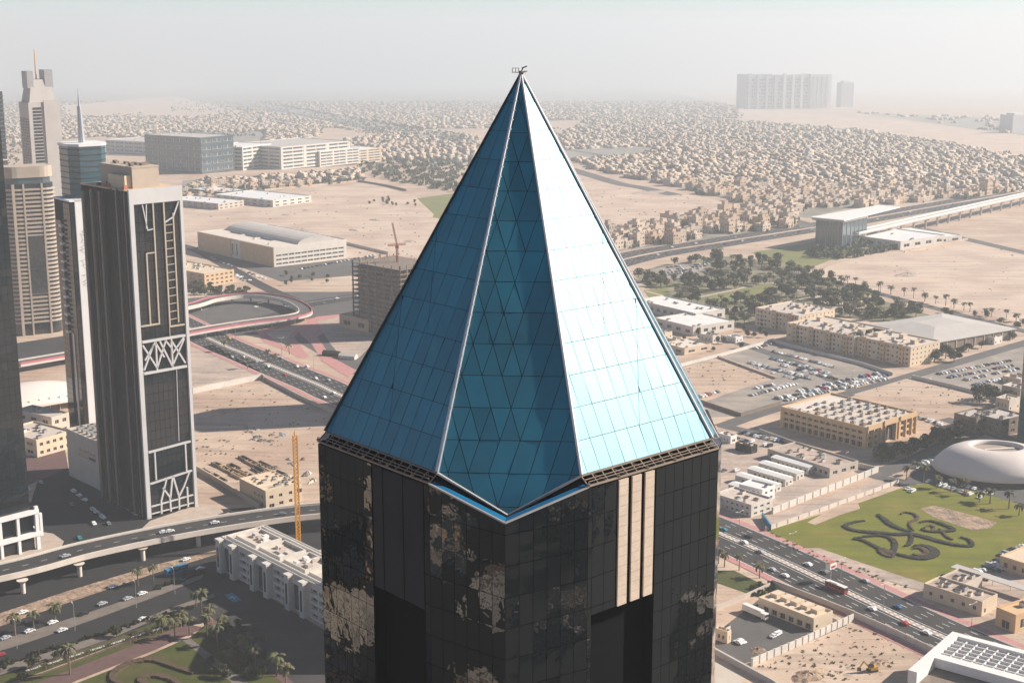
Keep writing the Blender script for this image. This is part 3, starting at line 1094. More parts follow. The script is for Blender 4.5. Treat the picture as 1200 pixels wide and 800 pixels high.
TS = 0.62                                          # size of the tower: storeys of about 3 m
ZG = -250.0 * (1 - TS) / TS                        # ground level in the tower's own measure
tower = thing('pyramid_tower', 'black mirrored skyscraper topped by a huge blue glass pyramid', 'skyscraper', (1.5 * TS, 237.5 * TS, 0), rad(-3.5))
tower.scale = (TS, TS, TS)
H0, HA = 184.0, 242.3
OCT = [(-32, -10.9), (-10.9, -32), (10.9, -32), (32, -10.9), (32, 10.9), (10.9, 32), (-10.9, 32), (-32, 10.9)]
APEX = Vector((0, 0, HA))
Pn = [Vector((x, y, H0)) for x, y in OCT]

# backing surface of the roof, just under the panes
TIP = Vector((0, -35.05, 178.5))
back = MB()
roof_faces = [(APEX, Pn[0], Pn[1]), (APEX, Pn[1], TIP, Pn[2]), (APEX, Pn[2], Pn[3]), (APEX, Pn[3], Vector((33.4, 0, 181.5)), Pn[4]), (APEX, Pn[4], Pn[5]),
              (APEX, Pn[5], Vector((0, 33.4, 181.5)), Pn[6]), (APEX, Pn[6], Pn[7]), (APEX, Pn[7], Vector((-33.4, 0, 181.5)), Pn[0])]
for f in roof_faces[:3]:
    back.poly([p * 1.0 - Vector((0, 0, 0.25)) for p in f])
rb = back.build('roof_frame', 'mullion', tower)
bk = MB()
for f in roof_faces[3:]:
    bk.poly(list(f))
bk.build('rear_roof_glass', 'roof_glass', tower)

def face_axes(A, B, tip):
    ex = (B - A).normalized()
    mid = (A + B) / 2
    ey = (tip - mid)
    ey = (ey - ex * ey.dot(ex)).normalized()
    return mid, ex, ey, (tip - mid).dot(ey)

ROW = 5.09
# front (corner) face: rows plus chevrons
O, ex, ey, L = face_axes(Pn[1], Pn[2], APEX)
tipv = (TIP - O).dot(ey)
cells = [[(-10.9, 0), (0, tipv), (10.9, 0), (0, L)]]
for r in range(-1, 13):
    cells = split(cells, 0, 1, r * ROW)
ST = 3.1
for k in range(-9, 10):
    x0 = k * ST
    cells = split(cells, 1, 0.305, x0 - 0.0, lambda p: sum(q[0] for q in p) / len(p) < 1.6)
    cells = split(cells, 1, -0.305, x0 + 0.0, lambda p: sum(q[0] for q in p) / len(p) > -1.6)
for c in cells:
    if area(c) > 0.25:
        pane('roof_pane', c, O, ex, ey, 'roof_glass', tower, 0.05, 0.0, 0.08, 0.007)
# the two wall faces in view: rows, columns square to the eaves and a few long diagonals
for (ia, ib, sgn) in ((0, 1, 1), (2, 3, -1)):
    O, ex, ey, L = face_axes(Pn[ia], Pn[ib], APEX)
    hw = (Pn[ib] - Pn[ia]).length / 2
    cells = [[(-hw, 0), (hw, 0), (0, L)]]
    for r in range(1, 13):
        cells = split(cells, 0, 1, r * ROW * L / 66.2)
    for k in range(-5, 6):
        cells = split(cells, 1, 0, k * 2.72)
    for (x0, sl) in ((2.0, 0.42), (9.5, 0.42)):
        lim = 25 if x0 < 5 else 40
        cells = split(cells, 1, -sgn * -sl, sgn * x0 + 0.0, lambda p: (sum(q[1] for q in p) / len(p)) < lim and (sum(q[1] for q in p) / len(p)) > lim - 21)
    for c in cells:
        if area(c) > 0.3:
            pane('roof_pane', c, O, ex, ey, 'roof_glass', tower, 0.045, 0.0, 0.08, 0.007)

# ridges
for i, r, m, nm in ((0, 0.22, 'mullion', 'ridge_rail'), (1, 0.34, 'silver', 'ridge_pipe'), (2, 0.26, 'frame_white', 'ridge_rail'), (3, 0.22, 'frame_white', 'ridge_rail')):
    a = Pn[i] + (Pn[i] - Vector((0, 0, H0))).normalized() * 0.15 + Vector((0, 0, 0.1))
    mb = MB()
    mb.tube(a, APEX + Vector((0, 0, 0.3)), r, r * 0.7, 8)
    if nm == 'ridge_pipe':
        n = 40
        for k in range(1, n):
            p = a.lerp(APEX, k / n)
            q = a.lerp(APEX, k / n + 0.002)
            mb.tube(p, q, r * 1.12, r * 1.12, 8)
    mb.build(nm, m, tower)
mb = MB()                                         # second rail beside the right-hand ridge with rungs
d = Vector((1.2, 1.0, -0.3))
for k in range(0, 30):
    p = Pn[3].lerp(APEX, k / 32)
    mb.bar(p + Vector((0.2, 0, 0)), p + d * (1 - k / 34), 0.12)
mb.bar(Pn[3] + d, APEX + d * 0.1, 0.3)
mb.build('maintenance_rail', 'silver', tower)

# apex platform
ap = MB()
ap.tube((0, 0, HA - 1.0), (0, 0, HA + 0.5), 0.5, 0.35, 10)
ap.box(-1.5, 0.7, -0.4, 0.4, HA + 0.2, HA + 0.3)
ap.build('apex_cap', 'truss_metal', tower)
ap = MB()
for x in (-1.45, -0.9, -0.4):
    for y in (-0.36, 0.36):
        ap.bar((x, y, HA + 0.3), (x, y, HA + 0.95), 0.05)
for y in (-0.36, 0.36):
    ap.bar((-1.45, y, HA + 0.93), (-0.35, y, HA + 0.93), 0.05)
ap.bar((-1.45, -0.36, HA + 0.93), (-1.45, 0.36, HA + 0.93), 0.05)
ap.build('apex_railing', 'dark_metal', tower)
ap = MB()
ap.bar((0, 0, HA + 0.3), (0.3, 0, HA + 1.0), 0.18)
ap.bar((0.1, 0, HA + 0.9), (0.95, 0, HA + 1.25), 0.2)
ap.bar((0.2, 0, HA + 0.4), (1.0, 0, HA + 0.42), 0.14)
ap.build('apex_davit', 'dark_metal', tower)

# walls: plan of the shaft, main walls 1.6 m outside the roof edge
off = 1.13
PW = [(-33.13, -12.03), (-12.03, -33.13), (0, -41.4), (12.03, -33.13), (33.13, -12.03), (34.7, 0), (33.13, 12.03), (12.03, 33.13), (0, 34.8), (-12.03, 33.13), (-33.13, 12.03), (-34.7, 0)]
WT = [182.5, 182.5, 179.5, 182.5, 182.5, 180.0, 182.5, 182.5, 180.0, 182.5, 182.5, 180.0]
core = MB()
n = len(PW)
k0 = 0.992
def corept(i, z):
    return (PW[i][0] * k0, PW[i][1] * k0, z)
RECESS = {}
# segments: 0-1 left main wall, 1-2 and 2-3 front prow, 3-4 right main wall, 4-5 right sliver, 11-0 left sliver
LOUVRE = (0.50, 0.955)
STRIPE = (0.205, 0.50)
for i in range(n):
    j = (i + 1) % n
    if i in (0, 3):
        continue
    core.poly([corept(i, ZG), corept(j, ZG), corept(j, WT[j] - 0.1), corept(i, WT[i] - 0.1)])
def lerp2(a, b, t):
    return (a[0] + (b[0] - a[0]) * t, a[1] + (b[1] - a[1]) * t)
for i, (fa, fb) in ((0, LOUVRE), (3, (0.03, 0.50))):
    A, B = PW[i], PW[(i + 1) % n]
    A2, B2 = (A[0] * k0, A[1] * k0), (B[0] * k0, B[1] * k0)
    p, q = lerp2(A2, B2, fa), lerp2(A2, B2, fb)
    nx, ny = -(B2[1] - A2[1]), B2[0] - A2[0]
    l = math.hypot(nx, ny)
    nx, ny = nx / l * 2.2, ny / l * 2.2          # inward
    zt = 182.4
    core.poly([(A2[0], A2[1], ZG), (p[0], p[1], ZG), (p[0], p[1], zt), (A2[0], A2[1], zt)])
    core.poly([(q[0], q[1], ZG), (B2[0], B2[1], ZG), (B2[0], B2[1], zt), (q[0], q[1], zt)])
    core.poly([(p[0], p[1], 161.5), (q[0], q[1], 161.5), (q[0], q[1], zt), (p[0], p[1], zt)])
    pi, qi = (p[0] + nx, p[1] + ny), (q[0] + nx, q[1] + ny)
    core.poly([(pi[0], pi[1], ZG), (qi[0], qi[1], ZG), (qi[0], qi[1], 161.5), (pi[0], pi[1], 161.5)])
    core.poly([(p[0], p[1], ZG), (pi[0], pi[1], ZG), (pi[0], pi[1], 161.5), (p[0], p[1], 161.5)])
    core.poly([(qi[0], qi[1], ZG), (q[0], q[1], ZG), (q[0], q[1], 161.5), (qi[0], qi[1], 161.5)])
    core.poly([(p[0], p[1], 161.5), (pi[0], pi[1], 161.5), (qi[0], qi[1], 161.5), (q[0], q[1], 161.5)])
core.build('shaft', 'dark_gap', tower)

def seg(i):
    A, B = PW[i], PW[(i + 1) % n]
    a, b = Vector((*A, 0)), Vector((*B, 0))
    return a, b, (b - a).length, (b - a).normalized()

LINES = [177.6 - 4.9 * k for k in range(10)]      # transoms
def panes_on(i, u0, u1, ncol, ztop, zbot, t0=None, t1=None, m='black_glass', tilt=0.0035):
    a, b, ln, ex = seg(i)
    ey = Vector((0, 0, 1))
    t0 = ztop if t0 is None else t0
    t1 = ztop if t1 is None else t1
    for c in range(ncol):
        ua, ub = u0 + (u1 - u0) * c / ncol, u0 + (u1 - u0) * (c + 1) / ncol
        za, zb = t0 + (t1 - t0) * c / ncol, t0 + (t1 - t0) * (c + 1) / ncol
        cell = [[(ua, zbot), (ub, zbot), (ub, zb), (ua, za)]]
        for z in LINES:
            cell = split(cell, 0, 1, z)
        for p in cell:
            pane('wall_pane', p, a, ex, ey, m, tower, 0.045, 0.0, 0.12, tilt)
ZB = 142.0
_, _, Lm, _ = seg(0)
panes_on(0, 0, Lm * LOUVRE[0], 7, 182.2, ZB)
panes_on(0, Lm * LOUVRE[1], Lm, 1, 182.2, ZB)
_, _, Lf, _ = seg(1)
panes_on(1, 0, Lf, 6, 182.3, ZB, 182.3, 179.4)
panes_on(2, 0, Lf, 6, 182.3, ZB, 179.4, 182.3)
panes_on(3, 0, Lm * 0.03, 1, 182.2, ZB)
panes_on(3, Lm * 0.03, Lm * STRIPE[0], 2, 182.2, 161.6)
panes_on(3, Lm * STRIPE[1], Lm, 7, 182.2, ZB)
_, _, Ls, _ = seg(4)
panes_on(4, 0, Ls, 3, 182.2, ZB, 182.2, 179.8)
panes_on(11, 0, Ls, 3, 182.2, ZB, 179.8, 182.2)
# glass skin of the lower storeys and of the far sides, down to the ground
low = MB()
for i in range(n):
    j = (i + 1) % n
    if i in (0, 3):
        fa, fb = (LOUVRE if i == 0 else (0.03, 0.50))
        for t0, t1 in ((0, fa), (fb, 1)):
            p, q = lerp2(PW[i], PW[j], t0), lerp2(PW[i], PW[j], t1)
            low.poly([(p[0], p[1], ZG), (q[0], q[1], ZG), (q[0], q[1], ZB), (p[0], p[1], ZB)])
    elif i in (1, 2, 4, 11):
        low.poly([(*PW[i], ZG), (*PW[j], ZG), (*PW[j], ZB), (*PW[i], ZB)])
    else:
        low.poly([(*PW[i], ZG), (*PW[j], ZG), (*PW[j], WT[j]), (*PW[i], WT[i])])
low.build('lower_glass', 'black_glass', tower)
# louvre boards over the left-hand recess
a, b, ln, ex = seg(0)
u0, u1 = Lm * LOUVRE[0] + 0.25, Lm * LOUVRE[1] - 0.25
nl = 5
for k in range(nl):
    pa, pb = u0 + (u1 - u0) * k / nl, u0 + (u1 - u0) * (k + 1) / nl
    pane('louvre_board', [(pa, 161.6), (pb, 161.6), (pb, 182.2), (pa, 182.2)], a, ex, Vector((0, 0, 1)), 'louvre', tower, 0.06, -0.05 - 0.1 * (k % 2), 0.1, 0.0)
# stone strips on the right-hand wall, built slab by slab
a, b, ln, ex = seg(3)
w3 = Lm * (STRIPE[1] - STRIPE[0])
for k in range(3):
    ua = Lm * STRIPE[0] + w3 * (k / 3) + 0.25
    ub = ua + w3 / 3 - 0.85
    z = 161.6
    while z < 182.0:
        zz = min(z + 1.633, 182.2)
        pane('stone_slab', [(ua, z), (ub, z), (ub, zz), (ua, zz)], a, ex, Vector((0, 0, 1)), 'stone', tower, 0.03, 0.25, 0.3, 0.001)
        z = zz
# eaves: open truss walkway along both walls in view
for (ia, ib, iw, jw) in ((0, 1, 0, 1), (2, 3, 3, 4)):
    A, B = Pn[ia], Pn[ib]
    A2, B2 = Vector((*PW[iw], 182.6)), Vector((*PW[jw], 182.6))
    tr = MB()
    tr.bar(A + Vector((0, 0, -0.15)), B + Vector((0, 0, -0.15)), 0.25)
    tr.bar(A2, B2, 0.3, 0.25)
    tr.bar(A.lerp(A2, 0.5) + Vector((0, 0, 0.1)), B.lerp(B2, 0.5) + Vector((0, 0, 0.1)), 0.12)
    nb = 14
    for k in range(nb + 1):
        p, q = A.lerp(B, k / nb), A2.lerp(B2, k / nb)
        tr.bar(p - Vector((0, 0, 0.2)), q, 0.14)
        if k < nb:
            q2 = A2.lerp(B2, (k + 1) / nb)
            if k % 2:
                tr.bar(p - Vector((0, 0, 0.2)), q2, 0.1)
            if k % 3 == 0:
                tr.bar(q, q + Vector((0, 0, 0.7)), 0.12)
                tr.box(q.x - 0.2, q.x + 0.25, q.y - 0.2, q.y + 0.25, 182.75, 183.0)
    tr.bar(A2 + Vector((0, 0, 0.7)), B2 + Vector((0, 0, 0.7)), 0.1)
    tr.build('eaves_truss', 'truss_metal', tower)
    gt = MB()
    gt.poly([A - Vector((0, 0, 1.6)), B - Vector((0, 0, 1.6)), B2 - Vector((0, 0, 0.6)), A2 - Vector((0, 0, 0.6))])
    gt.build('eaves_gutter', 'dark_gap', tower)
# front prow: rail along the glass, gutter, blue sloping coping
for s in (-1, 1):
    Pg, Tg = (Pn[1] if s < 0 else Pn[2]), TIP
    Pw_, Tw_ = Vector((12.03 * s, -33.13, 182.5)), Vector((0, -41.4, 179.5))
    rl = MB()
    rl.bar(Pg + Vector((0, -0.3, 0.0)), Tg + Vector((0, -0.3, 0.0)), 0.45, 0.3)
    for k in range(1, 7):
        p = Pg.lerp(Tg, k / 7)
        rl.bar(p, p + Vector((0, -0.7, 0.1)), 0.12)
    rl.build('prow_rail', 'grey_metal', tower)
    cp = MB()
    I1, I2 = Pg.lerp(Pw_, 0.30) + Vector((0, 0, -0.9)), Tg.lerp(Tw_, 0.55) + Vector((0, 0, 0.3))
    cp.poly([Pw_ + Vector((0, 0, 0.05)), Tw_ + Vector((0, 0, 0.05)), I2, I1][::s])
    cp.build('blue_coping', 'blue_coping', tower)
    gt = MB()
    gt.poly([I1, I2, Tg - Vector((0, 0, 0.8)), Pg - Vector((0, 0, 0.8))][::s])
    gt.build('prow_gutter', 'dark_gap', tower)
    ed = MB()
    ed.bar(Pw_, Tw_, 0.3, 0.25)
    ed.build('coping_edge', 'grey_metal', tower)
# ledges over the four corner points that face away or sideways
for i in (5, 8, 11):
    cp = MB()
    a, t, b = PW[i - 1], PW[i], PW[(i + 1) % n]
    cp.poly([(*a, 182.5), (*t, 180.0), (*b, 182.5), (b[0] * .95, b[1] * .95, 182.9), (t[0] * .955, t[1] * .955, 180.9), (a[0] * .95, a[1] * .95, 182.9)])
    cp.build('corner_coping', 'dark_metal', tower)

for o in tower.children:
    o.location.z -= ZG

# ================================================================== RIGHT-HAND SIDE
GA = rad(42)                                      # the street grid
# --- three apartment blocks in a row
def recess_balcony(root, u, z, w, h, face):
    pass
def apartment(near, right, left, label, seed):
    c, a, lu, lw = corner_box(near, right, left)
    h = 14.5
    fl = 4
    nl = max(6, int(lw / 4.2))
    left_ops = []
    cw = (lw - 2) / nl
    for r in range(fl):
        z0 = 0.9 + r * 3.5
        for k in range(nl):
            u = 1 + cw * (k + .5)
            if k % 4 == 1:
                left_ops.append((u - cw * .42, u + cw * .42, z0 - 0.2, z0 + 2.3))
            elif k % 4 != 3 or r % 2:
                left_ops.append((u - cw * .24, u + cw * .24, z0 + .5, z0 + 2.1))
    nr = max(3, int(lu / 5))
    right_ops = grid_ops(lu, h, nr, 4, .26, .38, 0.3, 1.0)
    o = building('apartment_block', label, 'apartment building', c, a, lu, lw, h, right_ops, left_ops, 'cream', 'roof_gravel', clutter=26, seed=seed, depth=.9)
    # projecting bays that break up the long wall, stair heads on the roof
    for k in range(int(lw / 17)):
        y = 6 + 17 * k
        b = MB()
        b.box(-1.3, 0.0, y, y + 4.2, 0, h + 1.6)
        b.box(-1.5, 0.2, y - .2, y + 4.4, h + 1.6, h + 1.9)
        b.build('bay', 'tan', o)
        for r in range(4):
            w = link('window', window_mesh(), o)
            w.location = (-1.32, y + 2.1, 1.0 + 3.5 * r)
            w.rotation_euler = (0, 0, -math.pi / 2)
            w.scale = (1.5, 1, 1.6)
        b = MB()
        x = lu * .35 + (k % 2) * lu * .25
        b.box(x, x + 5, y, y + 4, h, h + 3.0)
        b.box(x - .2, x + 5.2, y - .2, y + 4.2, h + 3.0, h + 3.25)
        b.build('stair_head', 'cream', o)
    b = MB()                                       # cornice
    b.box(-.25, lu, -.25, 0.0, h + .25, h + .75).box(-.25, 0.0, 0.0, lw, h + .25, h + .75)
    b.build('cornice', 'pale_concrete', o)
    return o
apartment((935, 391), (972, 381), (889, 380), 'sand coloured apartment block beside the park trees, shortest of the row', 3)
apartment((1000, 417), (1030, 405), (938, 397), 'sand coloured apartment block standing between two others', 4)
apartment((1066, 430), (1091, 420), (1000, 411), 'sand coloured apartment block whose end wall faces the street crossing', 5)

# --- arcaded office building with a flat roof full of air conditioners
c, a, lu, lw = corner_box((1014, 526), (1068, 506), (918, 499))
h = 12.5
fr = []
for k, u in enumerate([.08, .2, .72, .84, .94]):
    for z0, z1 in ((.6, 3.4), (4.8, 7.2), (8.3, 10.8)):
        fr.append((lu * u - 1.5, lu * u + 1.5, z0, z1))
fr.append((lu * .38, lu * .56, 0.2, 9.5))
fl_ = []
nb = 13
for k in range(nb):
    u = 2 + (lw - 4) * (k + .5) / nb
    fl_.append((u - 1.75, u + 1.75, .3, 3.9))
    for z0 in (5.2, 9.0):
        fl_.append((u - 1.7, u + 1.7, z0, z0 + 1.7))
office = building('office_building', 'tan arcaded office building with rooftop cooling units beside the parking lot', 'office building', c, a, lu, lw, h, fr, fl_, 'orange_tan', 'roof_gravel', clutter=0, depth=1.1, parapet=1.1)
for (u0, u1, hh) in ((.34, .60, 14.6), (.66, .99, 14.2), (.02, .27, 14.2)):   # gables over the front
    b = MB()
    b.box(lu * u0, lu * u1, -.8, -.02, 11.2, hh)
    b.build('gable', 'orange_tan', office)
for u in (.36, .58, .64, .78, .9, .99, .02, .14, .27):
    b = MB()
    b.box(lu * u - .5, lu * u + .5, -.9, -.03, 0, 11.2)
    b.build('pilaster', 'orange_tan', office)
arc = MB()                                         # round head of the tall entrance
r0 = lu * .09
for k in range(10):
    t0, t1 = math.pi * k / 10, math.pi * (k + 1) / 10
    cx = lu * .47
    arc.poly([(cx + math.cos(t0) * r0, -.05, 9.5 + math.sin(t0) * 1.6), (cx + math.cos(t1) * r0, -.05, 9.5 + math.sin(t1) * 1.6), (cx + math.cos(t1) * r0, -.05, 9.5), (cx + math.cos(t0) * r0, -.05, 9.5)])
arc.build('arch_head', 'window_dark', office)
rr = random.Random(5)
for k in range(46):
    b = MB()
    x, y = 3 + (k % 6) * (lu - 9) / 5 + rr.uniform(-.6, .6), 4 + (k // 6) * (lw - 10) / 8 + rr.uniform(-.8, .8)
    sx, sy, sz = rr.uniform(1.6, 3.6), rr.uniform(1.6, 3.2), rr.uniform(1, 1.9)
    b.box(x, x + sx, y, y + sy, h, h + sz)
    b.tube((x + sx / 2, y + sy / 2, h + sz), (x + sx / 2, y + sy / 2, h + sz + .3), .6, .6, 8, 1)
    b.build('air_conditioner', [rr.choice(['concrete', 'grey_metal', 'raw_concrete']), 'dark_metal'], office)
for (x0, x1, y0, y1) in ((lu * .1, lu * .9, lw * .74, lw * .98), ):
    b = MB()
    b.box(x0, x1, y0, y1, h, h + .25)
    b.build('roof_deck', 'pale_concrete', office)

# --- grey-roofed hall behind the apartments
c, a, lu, lw = corner_box((1092, 414), (1150, 390), (1035, 391))
hall = thing('sports_hall', 'large hall with a pale hipped roof among the palms', 'hall', c, a)
b = MB()
b.box(0, lu, 0, lw, 0, 8)
b.build('wall', 'raw_concrete', hall)
b = MB()
q = [(-1, -1), (lu + 1, -1), (lu + 1, lw + 1), (-1, lw + 1)]
i1 = [(lu * .33, lw * .35, 13), (lu * .67, lw * .35, 13), (lu * .67, lw * .65, 13), (lu * .33, lw * .65, 13)]
for k in range(4):
    b.poly([(*q[k], 8.4), (*q[(k + 1) % 4], 8.4), i1[(k + 1) % 4], i1[k]])
b.poly(i1)
b.prism(q, 8.0, 8.4)
b.build('roof', 'grey_roof', hall)
for k in range(9):
    b = MB()
    x = lu * (k + .5) / 9
    b.box(x - .35, x + .35, -.5, -.02, 0, 8)
    b.build('pier', 'concrete', hall)

# --- white school with courtyards to the left of the park
def white_block(name, near, right, left, h, label, wall='white_wall', roof='bright_white', clutter=4, seed=1, cols=(6, 6), rows=1, cat='building'):
    c, a, lu, lw = corner_box(near, right, left)
    return building(name, label, cat, c, a, lu, lw, h, grid_ops(lu, h, cols[0], rows, .5, .4), grid_ops(lw, h, cols[1], rows, .5, .4), wall, roof, clutter=clutter, seed=seed)
white_block('warehouse', (812, 394), (856, 385), (772, 382), 7, 'long white warehouse with a flat white roof below the park', cols=(5, 4), seed=2)
white_block('warehouse', (815, 379), (842, 372), (762, 360), 8, 'white warehouse with roof lights next to the park lawn', cols=(3, 9), seed=3, clutter=9)
white_block('low_house', (802, 416), (822, 408), (786, 408), 4.5, 'low pale house beside the shrubs by the dirt lot', 'cream', 'pale_concrete', 6, 4, (2, 2))

# --- metro viaduct and station
A0, A1 = G(1000, 288), G(1260, 226)
root = thing('metro_viaduct', 'long pale metro viaduct on piers beyond the sand lot', 'viaduct', (0, 0, 0))
dv = (A1 - A0).normalized()
nv = Vector((-dv.y, dv.x, 0))
b = MB()
b.bar(A0 + Vector((0, 0, 14)), A1 + Vector((0, 0, 14)), 12, 2.0)
b.build('deck', 'concrete', root)
for s in (-1, 1):
    b = MB()
    b.bar(A0 + nv * 6.2 * s + Vector((0, 0, 15.6)), A1 + nv * 6.2 * s + Vector((0, 0, 15.6)), .5, 2.2)
    b.build('parapet', 'frame_white', root)
ln = (A1 - A0).length
k = 20
while k < ln:
    b = MB()
    p = A0 + dv * k
    b.tube(p, p + Vector((0, 0, 11)), 1.4, 1.3, 10)
    b.bar(p + nv * -5 + Vector((0, 0, 12)), p + nv * 5 + Vector((0, 0, 12)), 2.2, 2)
    b.build('pier', 'concrete', root)
    k += 34
c = G(986, 292)
a = math.atan2(dv.y, dv.x)
st = thing('metro_station', 'metro station hall with wide flat white roof at the end of the viaduct', 'station', c, a)
sh = Zat(c.y, 257)
b = MB()
b.box(0, 60, 0, 34, 0, sh - 3.5)
b.build('hall', 'blue_grey_glass', st)
b = MB()
b.prism([(-6, -5), (150, 3), (150, 31), (-6, 39)], sh - 1.2, sh)
b.build('roof', 'bright_white', st)
b = MB()
b.prism([(-4, -3), (60, -1), (60, 35), (-4, 37)], sh - 3.5, sh - 1.2)
b.build('fascia', 'grey_metal', st)
for k in range(6):
    b = MB()
    b.box(10 * k + .2, 10 * k + .8, -.5, -.02, 0, sh - 3.5)
    b.build('mullion', 'grey_metal', st)
for k in range(4):
    b = MB()
    b.box(-.5, -.02, 4 + 8 * k, 4.8 + 8 * k, 0, sh - 3.5)
    b.build('mullion', 'grey_metal', st)
white_block('warehouse', (1055, 293), (1080, 282), (1016, 283), 9, 'pale blue and white warehouse below the metro viaduct', 'white_wall', 'frame_white', 3, 6, (4, 6))
white_block('warehouse', (1082, 288), (1103, 280), (1050, 277), 7, 'small white shed beside the warehouse under the viaduct', 'white_wall', 'bright_white', 2, 7, (3, 5))

# --- white site cabins in rows, walled yard
ca = rad(41)
for k, (nx, ny, ln_, lab) in enumerate([
        (868, 575, 22, 'white site cabin nearest the pink pavement wall'), (884, 566, 27, 'white site cabin with the longest roof beside a narrow gap'),
        (898, 558, 27, 'white site cabin third along from the pavement'), (911, 551, 27, 'white site cabin fourth along from the pavement'),
        (925, 544, 27, 'white site cabin last of the row before the shed')]):
    p = G(nx + 22, ny + 12)
    o = thing('site_cabin', lab, 'cabin', p, ca)
    b = MB()
    w = 7.0
    facade(b, (0, 0, 0), (1, 0, 0), w, 0, 4.2, [(1, 2.2, .2, 2.4), (4, 5.6, 1.2, 2.4)], .2, 0, (0, 1, 0))
    lo = [(1.5 + 3.2 * j, 3.0 + 3.2 * j, 1.3, 2.6) for j in range(int(ln_ / 3.4))]
    facade(b, (0, 0, 0), (0, 1, 0), ln_, 0, 4.2, lo, .2, 0, (1, 0, 0))
    b.poly([(w, 0, 0), (w, ln_, 0), (w, ln_, 4.2), (w, 0, 4.2)])
    b.poly([(0, ln_, 0), (w, ln_, 0), (w, ln_, 4.2), (0, ln_, 4.2)])
    b.build('wall', 'white_wall', o)
    b = MB()
    b.poly([(-.3, -.3, 4.2), (w / 2, -.3, 4.9), (w / 2, ln_ + .3, 4.9), (-.3, ln_ + .3, 4.2)])
    b.poly([(w / 2, -.3, 4.9), (w + .3, -.3, 4.2), (w + .3, ln_ + .3, 4.2), (w / 2, ln_ + .3, 4.9)])
    b.poly([(-.3, -.3, 4.2), (w + .3, -.3, 4.2), (w / 2, -.3, 4.9)])
    b.build('roof', 'bright_white', o)
    windows_for(o, lo, 'left', .2)
    windows_for(o, [(1, 2.2, .2, 2.4), (4, 5.6, 1.2, 2.4)], 'right', .2)
white_block('site_office', (880, 606), (900, 596), (842, 590), 6, 'white two storey site office beside the pink pavement', cols=(3, 7), rows=2, seed=8, clutter=5, wall='white_wall', roof='roof_gravel')
white_block('site_office', (893, 590), (905, 583), (868, 582), 7, 'tall white container office at the end of the cabins', cols=(2, 4), rows=2, seed=9, clutter=1, wall='bright_white', roof='bright_white')
white_block('long_shed', (972, 560), (1002, 550), (905, 535), 5, 'long brown roofed shed behind the white cabins', 'concrete', 'dust', 10, 10, (3, 12))
white_block('long_shed', (962, 545), (975, 540), (930, 530), 4, 'narrow brown shed between the cabins and the office street', 'concrete', 'dust', 6, 11, (2, 8))
wall_along('boundary_wall', [(905, 602), (1029, 553)], 3.6, .5, 'white_wall', 'white boundary wall between the cabins and the service lane', panel=7)
wall_along('boundary_wall', [(897, 622), (960, 600), (1053, 566)], 2.2, .4, 'pale_concrete', 'low cream wall along the upper edge of the lawn', panel=8)
wall_along('boundary_wall', [(893, 607), (903, 622)], 3.2, .5, 'sign_blue', 'blue hoarding at the end of the service lane', 'hoarding')
wall_along('boundary_wall', [(890, 507), (985, 542), (1029, 553)], 2.6, .4, 'concrete', 'grey wall between the office street and the sheds')
wall_along('boundary_wall', [(826, 470), (905, 486)], 2.5, .5, 'raw_concrete', 'dark wall at the near edge of the parking lot') if False else None
wall_along('boundary_wall', [(820, 472), (868, 488), (915, 474)], 2.4, .5, 'raw_concrete', 'dark wall round the near corner of the parking lot')
wall_along('boundary_wall', [(905, 401), (955, 414), (1010, 428), (1046, 440)], 2.4, .4, 'white_wall', 'white wall between the parking lot and the apartments')
wall_along('boundary_wall', [(796, 430), (850, 416), (906, 400)], 2.4, .4, 'white_wall', 'pale wall between the shrubs and the parking lot')
wall_along('earth_bank', [(842, 419), (910, 444)], 1.4, 2.5, 'dust', 'low earth bank beside the dirt lot', 'bank')
wall_along('boundary_wall', [(1068, 443), (1110, 453), (1150, 463)], 2.6, .4, 'white_wall', 'white wall between the sand plot and the car park')
wall_along('boundary_wall', [(1060, 296), (1134, 281)], 2.4, .5, 'pale_sand', 'pale wall along the far edge of the sand lot')

# --- white shell building with an open oval top
c = G(1168, 571)
dome = thing('shell_stadium', 'white oval shell building with an open top beside the lawn', 'pavilion', (c.x + 6, c.y + 22, 0), rad(-8))
b = MB()
NS = 48
prof = [(1.0, 3.2), (1.03, 4.6), (.98, 8), (.88, 11.5), (.76, 14.6), (.62, 16.6), (.46, 17.6), (.42, 17.4), (.41, 15.5)]
rx, ry = 34.0, 25.0
rings = []
for (k, z) in prof:
    rings.append([b.vert((math.cos(6.2832 * j / NS) * rx * k, math.sin(6.2832 * j / NS) * ry * k, z)) for j in range(NS)])
for i in range(len(rings) - 1):
    for j in range(NS):
        b.f.append((rings[i][j], rings[i][(j + 1) % NS], rings[i + 1][(j + 1) % NS], rings[i + 1][j]))
        b.m.append(0)
b.build('shell', 'shell_white', dome, smooth=True)
b = MB()
b.prism([(math.cos(6.2832 * j / NS) * rx * .95, math.sin(6.2832 * j / NS) * ry * .95) for j in range(NS)], 0, 3.2)
b.build('base', 'dark_metal', dome)
b = MB()
b.prism([(math.cos(6.2832 * j / NS) * rx * .43, math.sin(6.2832 * j / NS) * ry * .43) for j in range(NS)], 15, 15.4)
b.build('inner_roof', 'dust', dome)
b = MB()
b.bar((-rx * .2, -ry * .1, 15.6), (rx * .3, ry * .1, 15.8), 2.0, .6)
b.build('inner_gallery', 'pale_concrete', dome)

